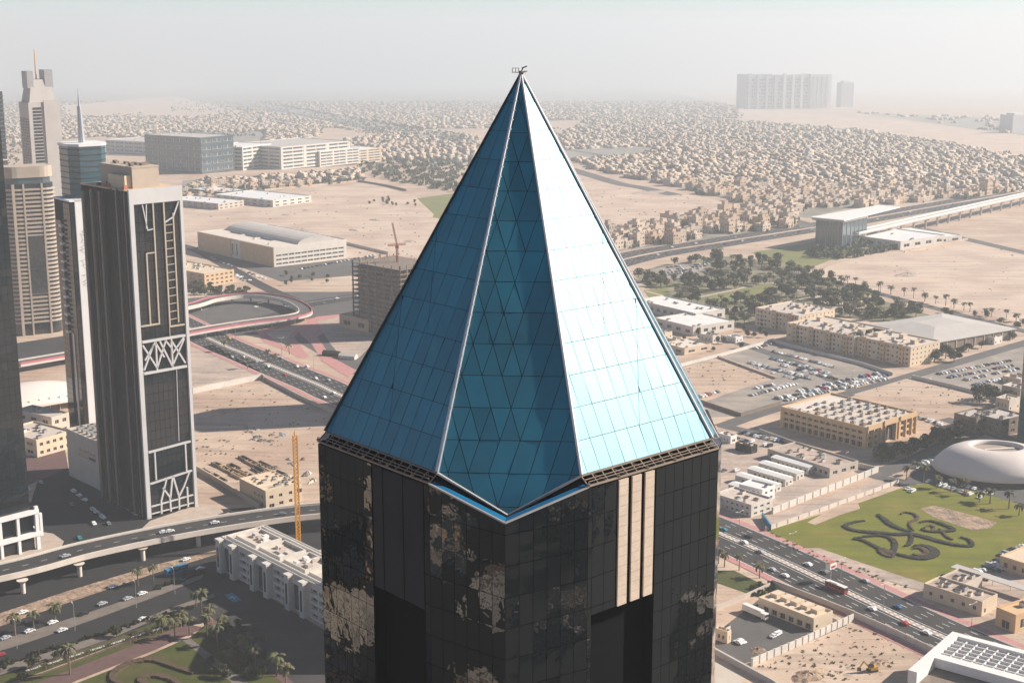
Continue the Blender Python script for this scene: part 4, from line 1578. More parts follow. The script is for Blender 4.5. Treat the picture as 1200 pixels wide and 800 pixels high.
# --- dark low offices beside the glass tower
for near, right, left, h, lab, sd in (((1143, 508), (1160, 500), (1122, 500), 9, 'dark grey two storey office with a flat roof beside the trees', 12), ((1172, 512), (1192, 503), (1146, 502), 10, 'dark brown office block next to the glass tower', 13)):
    white_block('dark_office', near, right, left, h, lab, 'raw_concrete', 'grey_roof', 6, sd, (3, 4), 2)
c = G(1190, 524) + Vector((23.5, -14, 0))
gt = thing('glass_tower', 'teal glass tower cut by the edge of the view beside the shell pavilion', 'skyscraper', c, rad(42))
b = MB()
b.box(0.3, 34.7, .3, 29.7, 0, 74.7)
b.build('core', 'dark_gap', gt)
pm = MB()
pm.box(-.5, .5, -.05, .05, 0, 1)
pm = pm.mesh('pane', 'teal_glass')
for f in range(19):
    for k in range(8):
        o = link('pane', pm, gt)
        o.location = (0.1, 1.9 + 3.74 * k, .2 + 3.93 * f)
        o.rotation_euler = (R.gauss(0, .004), 0, -math.pi / 2 + R.gauss(0, .004))
        o.scale = (3.55, 1, 3.7)
b = MB()
b.box(0.1, 35, -.1, .2, 0, 75)
b.build('side_glass', 'teal_glass', gt)
b = MB()
b.box(-.2, 35, -.2, 30, 75, 76)
b.build('roof', 'grey_roof', gt)

# --- near right: yard house, truck, walls, shops, gridded canopy
c, a, lu, lw = corner_box((953, 740), (969, 731), (895, 712))
ops = [(1.5 + 4.6 * k, 4.2 + 4.6 * k, .3, 2.9) for k in range(int(lw / 4.8))]
yh = building('yard_house', 'long single storey cream house in the walled yard beside the avenue', 'house', c, a, lu + 2, lw, 5.2, [(1.5, 3, 1.2, 2.6)], ops, 'cream', 'cream', clutter=0, depth=.5)
for k in range(5):
    b = MB()
    y = 3 + k * (lw - 6) / 4.4
    b.box(lu * .55, lu * .95 + 1, y, y + 3.6, 5.2, 7.0)
    b.build('roof_box', 'cream', yh)
    b = MB()
    b.box(1.2, lu * .45, y + .5, y + 1.6, 5.2, 5.7)
    b.build('roof_upstand', 'pale_concrete', yh)
white_block('yard_hut', (852, 754), (855, 751), (840, 748), 4.5, 'tiny cream hut at the edge of the walled yard', 'cream', 'concrete', 1, 15, (1, 2), cat='hut')
wall_along('boundary_wall', [(881, 780), (940, 755), (1000, 727)], 3.4, .4, 'white_wall', 'white panelled wall between the yard and the building site', panel=4)
wall_along('boundary_wall', [(1000, 723), (1050, 745), (1110, 774), (1150, 793)], 3.0, .4, 'pale_concrete', 'pale panelled wall between the building site and the avenue', panel=5)
wall_along('boundary_wall', [(905, 685), (950, 702), (1000, 722)], 2.6, .4, 'concrete', 'grey wall along the back of the yard house')
wall_along('boundary_wall', [(830, 762), (868, 783), (905, 803), (960, 840)], 2.6, .8, 'grey_roof', 'grey wall along the lane by the tower foot')
wall_along('boundary_wall', [(838, 716), (872, 702), (902, 688)], 2.2, .4, 'concrete', 'low wall at the upper edge of the truck yard')

def truck(px, py, ang):
    p = G(px, py)
    o = thing('lorry', 'white box lorry parked in the walled yard', 'lorry', p, ang)
    b = MB()
    b.box(-7.2, 3.6, -1.25, 1.25, 1.15, 3.9)
    b.build('cargo_box', 'bright_white', o)
    b = MB()
    b.prism([(3.9, -1.2), (6.2, -1.2), (6.4, 0), (6.2, 1.2), (3.9, 1.2)], .7, 3.3)
    cab = b.build('cab', 'bright_white', o)
    b = MB()
    b.box(6.25, 6.45, -1.05, 1.05, 2.0, 3.0)
    b.build('windscreen', 'window_dark', cab)
    b = MB()
    b.box(-7.0, 5.8, -.5, .5, .7, 1.1)
    b.build('chassis', 'dark_metal', o)
    for x in (-6, -4.9, 1.5, 5.1):
        for y in (-1.1, 1.1):
            w = MB()
            w.tube((x, y - .15, .5), (x, y + .15, .5), .5, .5, 10)
            w.build('wheel', 'tyre', o)
truck(886, 722, rad(-52))

def bus(px, py, ang, label, m, roofm='bright_white', z=0.1):
    p = G(px, py, z)
    o = thing('bus', label, 'bus', p, ang)
    b = MB()
    b.box(-5.8, 5.8, -1.25, 1.25, .35, 3.0)
    body = b.build('body', m, o)
    b = MB()
    b.box(-5.7, 5.7, -1.2, 1.2, 3.0, 3.2)
    b.box(-3.5, 1.0, -.8, .8, 3.2, 3.45)
    b.build('roof', roofm, o)
    for k in range(6):
        for s in (-1, 1):
            w = MB()
            w.box(-5.2 + 1.8 * k, -3.7 + 1.8 * k, s * 1.25 - .03, s * 1.25 + .03, 1.4, 2.5)
            w.build('window', 'window_dark', o)
    w = MB()
    w.box(5.78, 5.84, -1.1, 1.1, 1.2, 2.7)
    w.build('windscreen', 'window_dark', o)
    for x in (-3.9, 3.8):
        for y in (-1.15, 1.15):
            w = MB()
            w.tube((x, y - .12, .45), (x, y + .12, .45), .45, .45, 10)
            w.build('wheel', 'tyre', o)
    return o
bus(980, 691, rad(-54), 'red bus with a white roof on the avenue beside the lawn', 'bus_red')

# totem sign beside the pavement
p = G(973, 681)
o = thing('totem_sign', 'white and red totem sign on a mast beside the pink pavement', 'sign', p, rad(40))
b = MB()
b.tube((0, 0, 0), (0, 0, 7), .28, .25, 8)
b.build('mast', 'grey_metal', o)
b = MB()
b.prism([(-2.3, -1.3), (2.3, -1.3), (2.3, 1.3), (-2.3, 1.3)], 6.6, 9.2)
b.build('sign_box', 'bright_white', o)
for x, s in ((0, -1.33), (0, 1.31)):
    b = MB()
    b.box(-1.6, 1.6, s, s + .04, 7.1, 8.2)
    b.build('sign_panel', 'bus_red', o)
b = MB()
b.box(-2.0, 2.0, -1.0, 1.0, 9.2, 9.6)
b.build('sign_cap', 'crane_red', o)

# shops by the avenue
white_block('corner_shop', (1160, 733), (1212, 702), (1112, 716), 6, 'orange tan corner shop with an arched door by the avenue', 'orange_tan', 'cream', 3, 16, (3, 3), cat='shop') if False else None
c, a, lu, lw = corner_box((1189, 742), (1235, 712), (1171, 731))
building('corner_shop', 'orange tan shop with dark openings behind the pink pavement', 'shop', c, a, lu, lw, 7.5, grid_ops(lu, 7, 4, 1, .5, .6), [(lw * .3, lw * .7, .3, 4)], 'orange_tan', 'orange_tan', clutter=1, seed=17)
c, a, lu, lw = corner_box((1150, 722), (1158, 710), (1096, 695))
building('old_house', 'flat roofed old house with parapets beside the lawn corner', 'house', c, a, max(lu, 12), lw, 6, [(2, 3.4, 1, 3)], grid_ops(lw, 6, 5, 1, .3, .3), 'cream', 'dust', clutter=12, seed=18)
c, a, lu, lw = corner_box((1130, 698), (1140, 690), (1105, 688))
building('old_house', 'small flat roofed annexe behind the old house', 'house', c, a, lu + 5, lw, 5, [], [], 'concrete', 'dust', clutter=4, seed=19)
c = G(1148, 683)
cn = thing('long_canopy', 'long grey carport roof beside the lawn and the parked cars', 'carport', c, rad(-49))
b = MB()
b.box(-14, 52, -2.5, 3.0, 4.2, 4.5)
b.build('roof', 'grey_roof', cn)
for k in range(8):
    b = MB()
    b.tube((-13 + 9 * k, 2.4, 0), (-13 + 9 * k, 2.4, 4.2), .12, .12, 6)
    b.build('post', 'grey_metal', cn)
c, a, lu, lw = corner_box((1206, 678), (1250, 655), (1172, 666))
building('yard_building', 'tan building with a low parapet behind the rows of parked cars', 'building', c, a, lu, lw, 6, [], grid_ops(lw, 6, 3, 1, .4, .4), 'tan', 'cream', clutter=5, seed=20)
sheet('shop_yard', [(1110, 690), (1180, 655), (1260, 640), (1260, 760), (1165, 735)], 0.05, 'dust')

# gridded roof in the corner
zr = 14.0
c = G(1116, 742, zr)
cv = thing('gridded_roof', 'white framed building with an open grid roof at the foot of the view', 'building', (c.x, c.y, 0), rad(-38))
b = MB()
W0, D0 = 62.0, 44.0
b.box(0, W0, -D0, 0, 0, zr - 4)
b.build('hall', 'raw_concrete', cv)
b = MB()
b.box(0, W0, -3.2, 0, zr - 4, zr + 1).box(0, 3.5, -D0, -3.2, zr - 4, zr + 1).box(W0 - 3, W0, -D0, -3.2, zr - 4, zr + 1)
b.box(3.5, W0 - 3, -D0 * .62, -D0 * .62 + 4.5, zr - 3, zr + .8)
b.build('edge_beam', 'bright_white', cv)
for k in range(1, 14):
    b = MB()
    x = 3.5 + k * 4.1
    b.box(x - .25, x + .25, -D0 * .62 + 4.5, -3.2, zr - 1, zr + .2)
    b.build('roof_beam', 'frame_white', cv)
for k in range(1, 6):
    b = MB()
    y = -3.2 - k * 3.4
    b.box(3.5, W0 - 3, y - .2, y + .2, zr - 1.1, zr + .35)
    b.build('roof_purlin', 'frame_white', cv)

# excavator, soil heaps
p = G(1022, 786)
ex_ = thing('excavator', 'yellow excavator standing on the bare building site', 'excavator', p, rad(200))
b = MB()
b.box(-1.9, 1.9, -1.5, -.9, 0, .9).box(-1.9, 1.9, .9, 1.5, 0, .9)
b.build('tracks', 'dark_metal', ex_)
b = MB()
b.box(-1.9, 1.3, -1.3, 1.3, .95, 2.2)
b.build('engine_housing', 'machine_yellow', ex_)
b = MB()
b.box(.1, 1.7, -.2, 1.25, 2.2, 3.4)
b.build('cab', 'window_dark', ex_)
b = MB()
b.bar((1.2, -.5, 1.8), (3.8, -.5, 4.6), .5)
b.bar((3.8, -.5, 4.6), (5.6, -.5, 2.2), .4)
b.build('arm', 'machine_yellow', ex_)
b = MB()
b.prism([(5.2, -1.1), (6.3, -1.1), (6.3, .1), (5.2, .1)], 1.0, 2.2)
b.build('bucket', 'dark_metal', ex_)

def mound(name, label, px, py, rx, ry, h, m='rough_earth', seed=1, ang=.7, cat='heap', group=None):
    p = G(px, py)
    rr = random.Random(seed)
    b = MB()
    n, k = 20, 6
    ph = [rr.uniform(.75, 1.25) for _ in range(n)]
    rings = []
    for i in range(k):
        f = i / (k - 1)
        rings.append([b.vert((math.cos(6.2832 * j / n) * rx * (1 - f) * ph[j], math.sin(6.2832 * j / n) * ry * (1 - f) * ph[(j * 3) % n], -.1 + h * math.sin(f * 1.57) * rr.uniform(.75, 1.2))) for j in range(n)])
    for i in range(k - 1):
        for j in range(n):
            b.f.append((rings[i][j], rings[i][(j + 1) % n], rings[i + 1][(j + 1) % n], rings[i + 1][j]))
            b.m.append(0)
    o = b.build(name, m)
    o.location = p
    o.rotation_euler = (0, 0, ang)
    return tag(o, label, cat, group)
mound('soil_heap', 'long dark soil heap in front of the white panelled wall', 948, 792, 9, 5, 1.8, seed=2)
mound('soil_heap', 'small soil heap beside the yellow excavator', 1030, 776, 5, 3, 1.2, seed=3)
mound('soil_heap', 'soil heap inside the walled yard near the tiny hut', 888, 762, 4, 3, 1.4, seed=4)
mound('soil_heap', 'low dark mound on the big sand lot by the palms', 1063, 322, 18, 9, 2.2, 'dust', 5)
mound('soil_heap', 'low rubble mound on the pale lot beyond the row houses', 760, 226, 40, 18, 2.0, 'dust', 6)
for k, (x, y) in enumerate([(414, 270), (358, 247), (440, 258), (335, 252), (480, 283)]):
    mound('scrub_mound', 'small scrubby mound on the wide sand lot', x, y, R.uniform(6, 14), R.uniform(4, 8), 1.5, 'dust', 30 + k, R.uniform(0, 3), 'mound', 'mounds on the wide sand lot')

# ================================================================== LEFT-HAND SIDE
def pane_mesh(m):
    b = MB()
    b.box(-.5, .5, -.06, .06, 0, 1)
    return b.mesh('pane', m)
PM = {k: pane_mesh(k) for k in ('dark_glass', 'teal_glass', 'window_dark', 'blue_grey_glass')}
def pane_grid(root, face, u0, u1, z0, z1, nu, nz, m, at=0.0, gap=.18, tilt=.004):
    du, dz = (u1 - u0) / nu, (z1 - z0) / nz
    for i in range(nu):
        for j in range(nz):
            o = link('pane', PM[m], root)
            u = u0 + du * (i + .5)
            z = z0 + dz * j + gap / 2
            if face == 'right':
                o.location = (u, at, z)
                o.rotation_euler = (R.gauss(0, tilt), 0, R.gauss(0, tilt))
            else:
                o.location = (at, u, z)
                o.rotation_euler = (R.gauss(0, tilt), 0, -math.pi / 2 + R.gauss(0, tilt))
            o.scale = (du - gap, 1, dz - gap)

# --- tower with a white framed front, braces and a ribbed dark side
c = G(172, 608)
tA = thing('framed_tower', 'dark glass tower with a white framed front and criss-cross braces', 'skyscraper', c, rad(43.5))
LU, LW, HT = 30.0, 50.0, 171.0
b = MB()
b.box(.6, LU - .1, .6, LW, 0, HT - 1)
b.build('core', 'dark_gap', tA)
pane_grid(tA, 'right', 2.4, LU - 1.7, 2, 164, 9, 33, 'dark_glass', .5)
def memb(nm, pts, w, m='tower_frame', y=-.25):
    bb = MB()
    for (u0, z0, u1, z1) in pts:
        bb.bar((u0, y, z0), (u1, y, z1), w, w, 0, (0, 1, 0))
    return bb.build(nm, m, tA)
for x0, x1, z0, z1 in ((0, 2.4, 0, HT), (LU - 1.7, LU, 0, HT)):
    bb = MB()
    bb.box(x0, x1, -.9, .45, z0, z1)
    bb.build('frame_post', 'tower_frame', tA)
bb = MB()
bb.box(2.4, LU - 1.7, -.88, .45, 163.5, HT)
bb.build('frame_beam', 'tower_frame', tA)
# tan strips and ladders
for (u, z0, z1) in ((13.2, 101.5, 163.5), (8.2, 102, 138.5), (19.2, 99, 163.5), (24.3, 101, 157.5)):
    memb('strip', [(u, z0, u, z1)], .75, 'tower_strip')
memb('strip', [(3.0, 101.8, 13.2, 101.8)], .8, 'tower_strip')
memb('strip', [(19.2, 99.4, LU - 2.3, 99.4)], .8, 'tower_strip')
memb('strip', [(8.2, 138.5, 13.2, 138.5)], .6, 'tower_strip')
memb('strip', [(7.4, 163, 9.6, 150), (9.6, 150, 13.2, 150.5), (9.6, 163, 9.0, 151)], .5, 'tower_frame')
memb('strip', [(19.2, 153, 24.3, 155.5), (24.3, 155.5, LU - 2.3, 163)], .7, 'tower_frame')
for k in range(13):
    z = 103 + 4.05 * k
    memb('rung', [(19.2, z, 24.3, z + .2)], .35, 'tower_strip')
for k in range(6):
    z = 139 + 4.0 * k
    memb('rung', [(8.0, z, 13.2, z)], .3, 'brown_fin')
# brace storey
memb('brace_chord', [(3.0, 93.6, LU - 2.3, 93.6)], 1.2)
memb('brace_chord', [(3.0, 77.2, LU - 2.3, 77.2)], 1.2)
for pts in ([(10.6, 77.2, 10.6, 93.6)], [(19.6, 77.2, 19.6, 93.6)], [(3.2, 92, 10.6, 79)], [(3.2, 79, 9.5, 92)], [(4.0, 84, 10.6, 93)], [(10.6, 79, 16.5, 93)], [(10.6, 92, 15, 84)],
            [(12.8, 93, 19.6, 78)], [(15.5, 93.5, 19.6, 88)], [(19.6, 79, LU - 3, 92)], [(19.6, 92, LU - 3, 79)], [(19.6, 85, LU - 3, 93)]):
    memb('brace', pts, .85)
memb('strip', [(21, 38, 21.8, 78)], .3, 'tower_frame')
memb('strip', [(19.0, 99, 19.0, 77)], .35, 'tower_strip')
memb('strip', [(3.0, 35.5, LU - 2.3, 36.5)], 1.0)
memb('strip', [(3.0, 18.5, LU - 2.3, 20.5)], .9)
memb('strip', [(6.5, 20, 6.5, 36)], .8)
memb('strip', [(24.5, 20, 24.5, 36)], .8)
for pts in ([(8.5, 1, 8.7, 8), (8.7, 8, 12.5, 19.5)], [(14.0, 1, 13.8, 9), (13.8, 9, 10.0, 15)], [(14.0, 8, 16.0, 19.8)], [(19.0, 1, 19.2, 8), (19.2, 8, 16.3, 19.8)], [(19.2, 8, 22.5, 13), (22.5, 13, 26, 20)], [(24.3, 1, 24.3, 12)]):
    memb('forked_column', pts, .9)
memb('strip', [(3.0, 6.2, LU - 2.3, 7.0)], .7)
memb('strip', [(3.0, 2.2, LU - 2.3, 2.6)], .6)
# ribbed side: fins of different depth, a dark recess two thirds back
rr = random.Random(11)
nf = 34
for k in range(nf):
    y = 1.0 + (LW - 1.2) * k / nf
    if 18 < y < 24:
        continue
    bb = MB()
    d = rr.uniform(.2, .9)
    bb.box(-d, .55, y, y + rr.uniform(.2, .4), 0 if k % 3 else 4, HT - rr.uniform(0, 2.5) - (2 if y > 24 else 0))
    bb.build('fin', 'tower_strip' if k % 6 == 2 else 'brown_fin', tA)
for (u0, u1, n_) in ((.8, 18, 6), (24, LW - .5, 9)):
    pane_grid(tA, 'left', u0, u1, 4, 166, n_, 20, 'dark_glass', .35, .12, .012)
bb = MB()
bb.box(.2, LU - .2, .2, LW, HT - 1.2, HT - .6)
bb.build('roof', 'tan', tA)
bb = MB()
bb.box(7, 22, 7.5, 40, HT - .6, HT + 9.5)
bb.box(6.8, 22.2, 7.3, 40.2, HT + 9.5, HT + 10.2)
ph = bb.build('penthouse', 'band_beige', tA)
bb = MB()
bb.box(3.5, 7, 9, 26, HT - .6, HT + 6)
bb.build('penthouse_annexe', 'cream', tA)
for k in range(10):
    bb = MB()
    x, y = rr.uniform(8, 19), rr.uniform(9, 37)
    bb.box(x, x + 2, y, y + 2.2, HT + 10.2, HT + 11.4)
    bb.build('air_conditioner', 'raw_concrete', tA)
for k in range(9):
    bb = MB()
    x, y = rr.choice([rr.uniform(1, 5), rr.uniform(23, 27)]), rr.uniform(1.5, 45)
    bb.box(x, x + 1.6, y, y + 2, HT - .6, HT + rr.uniform(.8, 2))
    bb.build('roof_unit', 'crane_red' if k % 3 else 'dark_metal', tA)

# --- podium behind it
c = G(116, 588)
pod = building('podium', 'blank grey podium block with rows of cooling units at the foot of the framed tower', 'building', G(119, 575), rad(43.5), 26, 38, 27, [], [(4, 24, 15, 17), (4, 24, 18.5, 20)], 'concrete', 'roof_gravel', clutter=0)
for k in range(18):
    bb = MB()
    x, y = 4 + (k % 3) * 6.5, 3 + (k // 3) * 5.6
    bb.box(x, x + 5, y, y + 2.4, 27, 29)
    bb.tube((x + 2.5, y + 1.2, 29), (x + 2.5, y + 1.2, 29.3), .9, .9, 8, 1)
    bb.build('cooling_unit', ['grey_metal', 'dark_metal'], pod)

# --- slim tower with a white spine, stepped shaft and spire
c = Vector((-271, 868, 0))
tB = thing('spire_tower', 'dark glass tower with a white spine, stepped top and silver spire', 'skyscraper', c, rad(38))
LB = 28.0
hb = Zat(868, 235)
bb = MB()
bb.box(.3, LB - .3, .3, 26, 0, hb - 1)
bb.build('core', 'dark_gap', tB)
bb = MB()
bb.box(3.0, 10.5, -1.2, .1, 0, hb + .5)
bb.build('spine', 'frame_white', tB)
# cursive lettering that runs down the spine
lt = MB()
z = hb * .87
rr = random.Random(3)
x = 6.7
for k in range(34):
    z2 = z - rr.uniform(.3, 1.5)
    x2 = 6.7 + rr.uniform(-2.2, 2.2)
    lt.bar((x, -1.25, z), (x2, -1.25, z2), .22, .12, 0, (0, 1, 0))
    if k % 3 == 0:
        lt.bar((x2 - 1.2, -1.25, z2), (x2 + 1.6, -1.25, z2 + .6), .24, .12, 0, (0, 1, 0))
    x, z = x2, z2
lt.build('lettering', 'grey_metal', tB)
pane_grid(tB, 'right', 10.8, LB - .3, 2, hb - 2, 5, 40, 'dark_glass', .1)
pane_grid(tB, 'right', .3, 2.8, 2, hb - 2, 1, 40, 'dark_glass', .1)
pane_grid(tB, 'left', .4, 11, 2, hb - 2, 3, 40, 'dark_glass', .1)
pane_grid(tB, 'left', 15.5, 26, 2, hb - 14, 3, 36, 'dark_glass', .1)
for k in range(26):
    z = hb * .42 + k * (hb * .5 / 26)
    bb = MB()
    bb.box(-2.0, .2, 11.2, 15.3, z, z + 1.3)
    bb.build('balcony', 'frame_white' if k % 2 == 0 else 'dark_glass', tB)
bb = MB()
bb.box(-.6, -.02, 6.2, 7.4, 0, hb * .42)
bb.build('white_rib', 'frame_white', tB)
bb = MB()
bb.box(-.3, LB, -1.2, 26.3, hb - 1, hb)
bb.build('terrace', 'frame_white', tB)
ht = Zat(885, 171)
oct_ = [(10, 4), (24, 4), (29, 10), (29, 24), (24, 29), (10, 29), (5, 24), (5, 10)]
bb = MB()
bb.prism(oct_, hb, ht, 0)
sh_ = bb.build('upper_shaft', 'teal_glass', tB)
for k in range(8):
    p, q = Vector((*oct_[k], 0)), Vector((*oct_[(k + 1) % 8], 0))
    for j in range(9):
        z = hb + (ht - hb) * (j + .5) / 9
        e = MB()
        nn = Vector(((q - p).y, -(q - p).x, 0)).normalized() * .1
        e.bar(p + nn + Vector((0, 0, z)), q + nn + Vector((0, 0, z)), .3, .5)
        e.build('transom', 'dark_metal', sh_)
for k in range(4):
    e = MB()
    z = ht - 5.5 - 3.4 * k
    e.box(12, 21, 3.86, 3.98, z, z + 1.6)
    e.build('pale_blind', 'blue_grey_glass', sh_)  # paler glass strips below the crown
bb = MB()
oc2 = [(17 + (x - 17) * 1.06, 16.5 + (y - 16.5) * 1.06) for x, y in oct_]
bb.prism(oc2, ht, ht + 1.6)
bb.build('crown', 'frame_white', tB)
bb = MB()
bb.box(26.5, 30.5, 14, 29.5, hb, ht + 1.0)
bb.build('white_flank', 'frame_white', tB)
bb = MB()
hs = Zat(885, 125)
bb.tube((17, 16.5, ht), (16.6, 16.5, hs), 2.2, 1.3, 10)
bb.tube((16.6, 16.5, hs), (16.5, 16.5, Zat(885, 104)), .7, .1, 8)
bb.build('spire', 'silver', tB)

# --- rounded beige tower with balcony bands
c = Vector((-398, 1165, 0))
tC = thing('banded_tower', 'beige rounded tower banded with balconies on every floor', 'skyscraper', c, rad(30))
hc = Zat(1165, 214)
def stadium(lx, ly, n=10):
    pts = []
    for k in range(n + 1):
        t = -math.pi / 2 + math.pi * k / n
        pts.append((lx / 2 + math.cos(t) * ly / 2, math.sin(t) * ly / 2))
    for k in range(n + 1):
        t = math.pi / 2 + math.pi * k / n
        pts.append((-lx / 2 + math.cos(t) * ly / 2, math.sin(t) * ly / 2))
    return pts
bb = MB()
bb.prism(stadium(20, 22), 0, hc)
bb.build('core', 'window_dark', tC)
nfl = 33
for k in range(nfl):
    z = 10 + (hc - 12) * k / nfl
    bb = MB()
    bb.prism(stadium(20, 24.6), z, z + 1.55)
    bb.build('balcony_band', 'band_beige', tC)
for (x, w) in ((-14, 2.2), (-5.5, 1.4), (9, 1.5)):
    bb = MB()
    bb.box(x, x + w, -12.6, -11.2, 0, hc)
    bb.build('pilaster', 'band_beige', tC)
bb = MB()
bb.box(-3.8, 8.8, -12.75, -12.2, hc * .28, hc * .66)
bb.build('bay_glass', 'window_dark', tC)
bb = MB()
bb.prism(stadium(16, 22), hc, hc + 5)
bb.build('attic', 'blue_grey_glass', tC)
bb = MB()
bb.prism(stadium(18, 24), hc + 5, hc + 14)
bb.build('crown', 'band_beige', tC)
white_block('banded_podium', (50, 386), (62, 378), (12, 372), 22, 'beige podium with long window bands under the rounded tower', 'band_beige', 'cream', 3, 31, (4, 9), 4)

# --- tall grey tower with a split crown and antenna
c = Vector((-461, 1372, 0))
tD = thing('grey_tower', 'pale grey tapered tower with a split crown and orange antenna', 'skyscraper', c, rad(38))
hd = Zat(1380, 120)
bb = MB()
bb.box(0, 30, 0, 26, 0, hd)
bb.build('shaft', 'grey_roof', tD)
bb = MB()
for k in range(30):
    z = hd * .45 + k * (hd * .53 / 30)
    e = MB()
    e.box(4.0, 12.0, -.35, -.02, z, z + 2.0)
    e.build('window_band', 'window_dark', tD)
bb = MB()
bb.box(14.5, 30.3, -1.2, 0, 0, hd + 2)
bb.build('plain_slab', 'grey_roof', tD)
for k in range(28):
    z = hd * .5 + k * (hd * .42 / 28)
    for j in range(5):
        e = MB()
        e.box(-.3, -.02, 3 + 4.4 * j, 5.6 + 4.4 * j, z, z + 2.0)
        e.build('window', 'window_dark', tD)
h2 = Zat(1380, 86)
bb = MB()
bb.poly([(2, 2, hd), (28, 2, hd), (24, 5, h2 - 6), (6, 5, h2 - 6)]).poly([(28, 2, hd), (28, 24, hd), (24, 21, h2 - 6), (24, 5, h2 - 6)])
bb.poly([(28, 24, hd), (2, 24, hd), (6, 21, h2 - 6), (24, 21, h2 - 6)]).poly([(2, 24, hd), (2, 2, hd), (6, 5, h2 - 6), (6, 21, h2 - 6)])
bb.poly([(6, 5, h2 - 6), (24, 5, h2 - 6), (24, 21, h2 - 6), (6, 21, h2 - 6)])
bb.build('crown', 'grey_roof', tD)
for (x0, x1) in ((2, 8), (19, 27)):
    bb = MB()
    bb.box(x0, x1, 4, 18, h2 - 14, h2 + (2 if x0 < 5 else 3))
    bb.build('crown_fin', 'grey_metal', tD)
bb = MB()
bb.tube((13, 10, h2 - 8), (13, 10, Zat(1380, 58)), .9, .4, 8)
bb.build('antenna', 'crane_orange', tD)

# --- sliver of a teal tower, and the dark tower at the edge with its white framed podium
c = Vector((-556, 1500, 0))
tE = thing('teal_tower', 'teal and beige stepped tower cut by the edge of the view', 'skyscraper', c, rad(40))
he = Zat(1500, 108)
bb = MB()
bb.box(0, 26, 0, 24, 0, he)
bb.build('core', 'window_dark', tE)
for k in range(40):
    z = 4 + (he - 5) * k / 40
    e = MB()
    e.box(-.5, 26.5, -.5, 24.5, z, z + (1.4 if k > 12 else 2.2))
    e.build('floor_band', 'blue_grey_glass' if k % 2 or k > 25 else 'cream', tE)
p = G(34, 640)
tF = thing('edge_tower', 'dark mirrored tower at the edge of the view above a white framed podium', 'skyscraper', (p.x - 9.5, p.y - 15.5, 0), rad(46))
bb = MB()
bb.box(-8, 17.7, .4, 32, 0, 205)
bb.build('core', 'dark_gap', tF)
pane_grid(tF, 'right', -8, 17.9, 26, 204, 9, 44, 'dark_glass', .2, .12, .01)
e = MB()
e.box(17.72, 17.9, .5, 32, 26, 204)
e.build('side_glass', 'teal_glass', tF)
for (x0, x1) in ((18.6, 20.4), (9, 10.4), (0, 1.4), (-8, -6.6)):
    e = MB()
    e.box(x0, x1, -3.2, -1.8, 0, 22 if x0 > 15 else 20)
    e.build('podium_post', 'frame_white', tF)
for z in (7.0, 18.4):
    e = MB()
    e.box(-8, 20.6, -3.5, -1.5, z, z + 2.2)
    e.build('podium_beam', 'frame_white', tF)
e = MB()
e.box(20.8, 22.2, -3.2, 10, 6.5, 9.0).box(20.8, 22.2, -3.2, -1.8, 9, 18)
e.build('podium_fin', 'frame_white', tF)
e = MB()
e.box(-8, 18.2, -1.2, .3, 0, 24)
e.build('podium_glass', 'dark_glass', tF)

# --- tent-like shell hall and low buildings between the towers
c = G(48, 488)
tent = thing('shell_hall', 'cream shell roofed hall seen between two towers', 'hall', (c.x - 16, c.y + 22, 0), rad(42))
b = MB()
nx, ny = 14, 10
rows_ = []
for i in range(nx + 1):
    row = []
    for j in range(ny + 1):
        u, v = i / nx * 2 - 1, j / ny * 2 - 1
        z = 5 + 15 * (1 - v * v * .75) * (1 - .35 * u * u) - 3
        row.append(b.vert((u * 33, v * 24 * (1 - .12 * u * u), z)))
    rows_.append(row)
for i in range(nx):
    for j in range(ny):
        b.f.append((rows_[i][j], rows_[i + 1][j], rows_[i + 1][j + 1], rows_[i][j + 1]))
        b.m.append(0)
o = b.build('roof', 'shell_white', tent, smooth=True)
sm = o.modifiers.new('thick', 'SOLIDIFY')
sm.thickness = .6
b = MB()
b.prism([(-27, -19), (27, -19), (27, 19), (-27, 19)], 0, 6)
b.build('hall', 'raw_concrete', tent)
for k in range(9):
    b = MB()
    b.bar((-28 + 7 * k, -20, 0), (-28 + 7 * k, -20, 10), .5)
    b.build('strut', 'concrete', tent)
white_block('low_block', (44, 536), (70, 522), (28, 518), 10, 'cream low building with dark windows below the shell hall', 'cream', 'roof_gravel', 10, 33, (5, 3), 2)
white_block('low_block', (62, 512), (75, 505), (40, 498), 12, 'shaded blank block between the shell hall and the podium', 'concrete', 'concrete', 3, 34, (2, 3), 2)

# --- building under construction with a tower crane
c, a, lu, lw = corner_box((470, 398), (505, 386), (433, 383))
hcns = 57.0
uc = thing('unfinished_block', 'unfinished concrete frame building with bare floors beside the pyramid', 'building', c, a)
nfl = 15
for k in range(nfl + 1):
    b = MB()
    z = hcns * k / nfl
    b.box(-.8, lu + .8, -.8, lw + .8, z, z + .55)
    b.build('floor_slab', 'raw_concrete', uc)
cm = MB()
cm.box(-.45, .45, -.45, .45, 0, hcns + 3)
cm = cm.mesh('column', 'raw_concrete')
for i in range(7):
    for (x, y) in ((lu * i / 6, 0), (0, lw * i / 6), (lu * i / 6, lw)):
        o = link('column', cm, uc)
        o.location = (x, y, R.uniform(-1, 1))
b = MB()
b.box(3, lu - 3, 3, lw - 3, 0, hcns - 2)
b.build('core_wall', 'rough_earth', uc)
for k in range(24):
    b = MB()
    x, y = R.uniform(0, lu), R.uniform(0, lw)
    b.bar((x, y, hcns), (x + R.uniform(-.6, .6), y, hcns + R.uniform(1.5, 4)), .3)
    b.build('formwork', 'crane_red' if k % 4 else 'machine_yellow', uc)
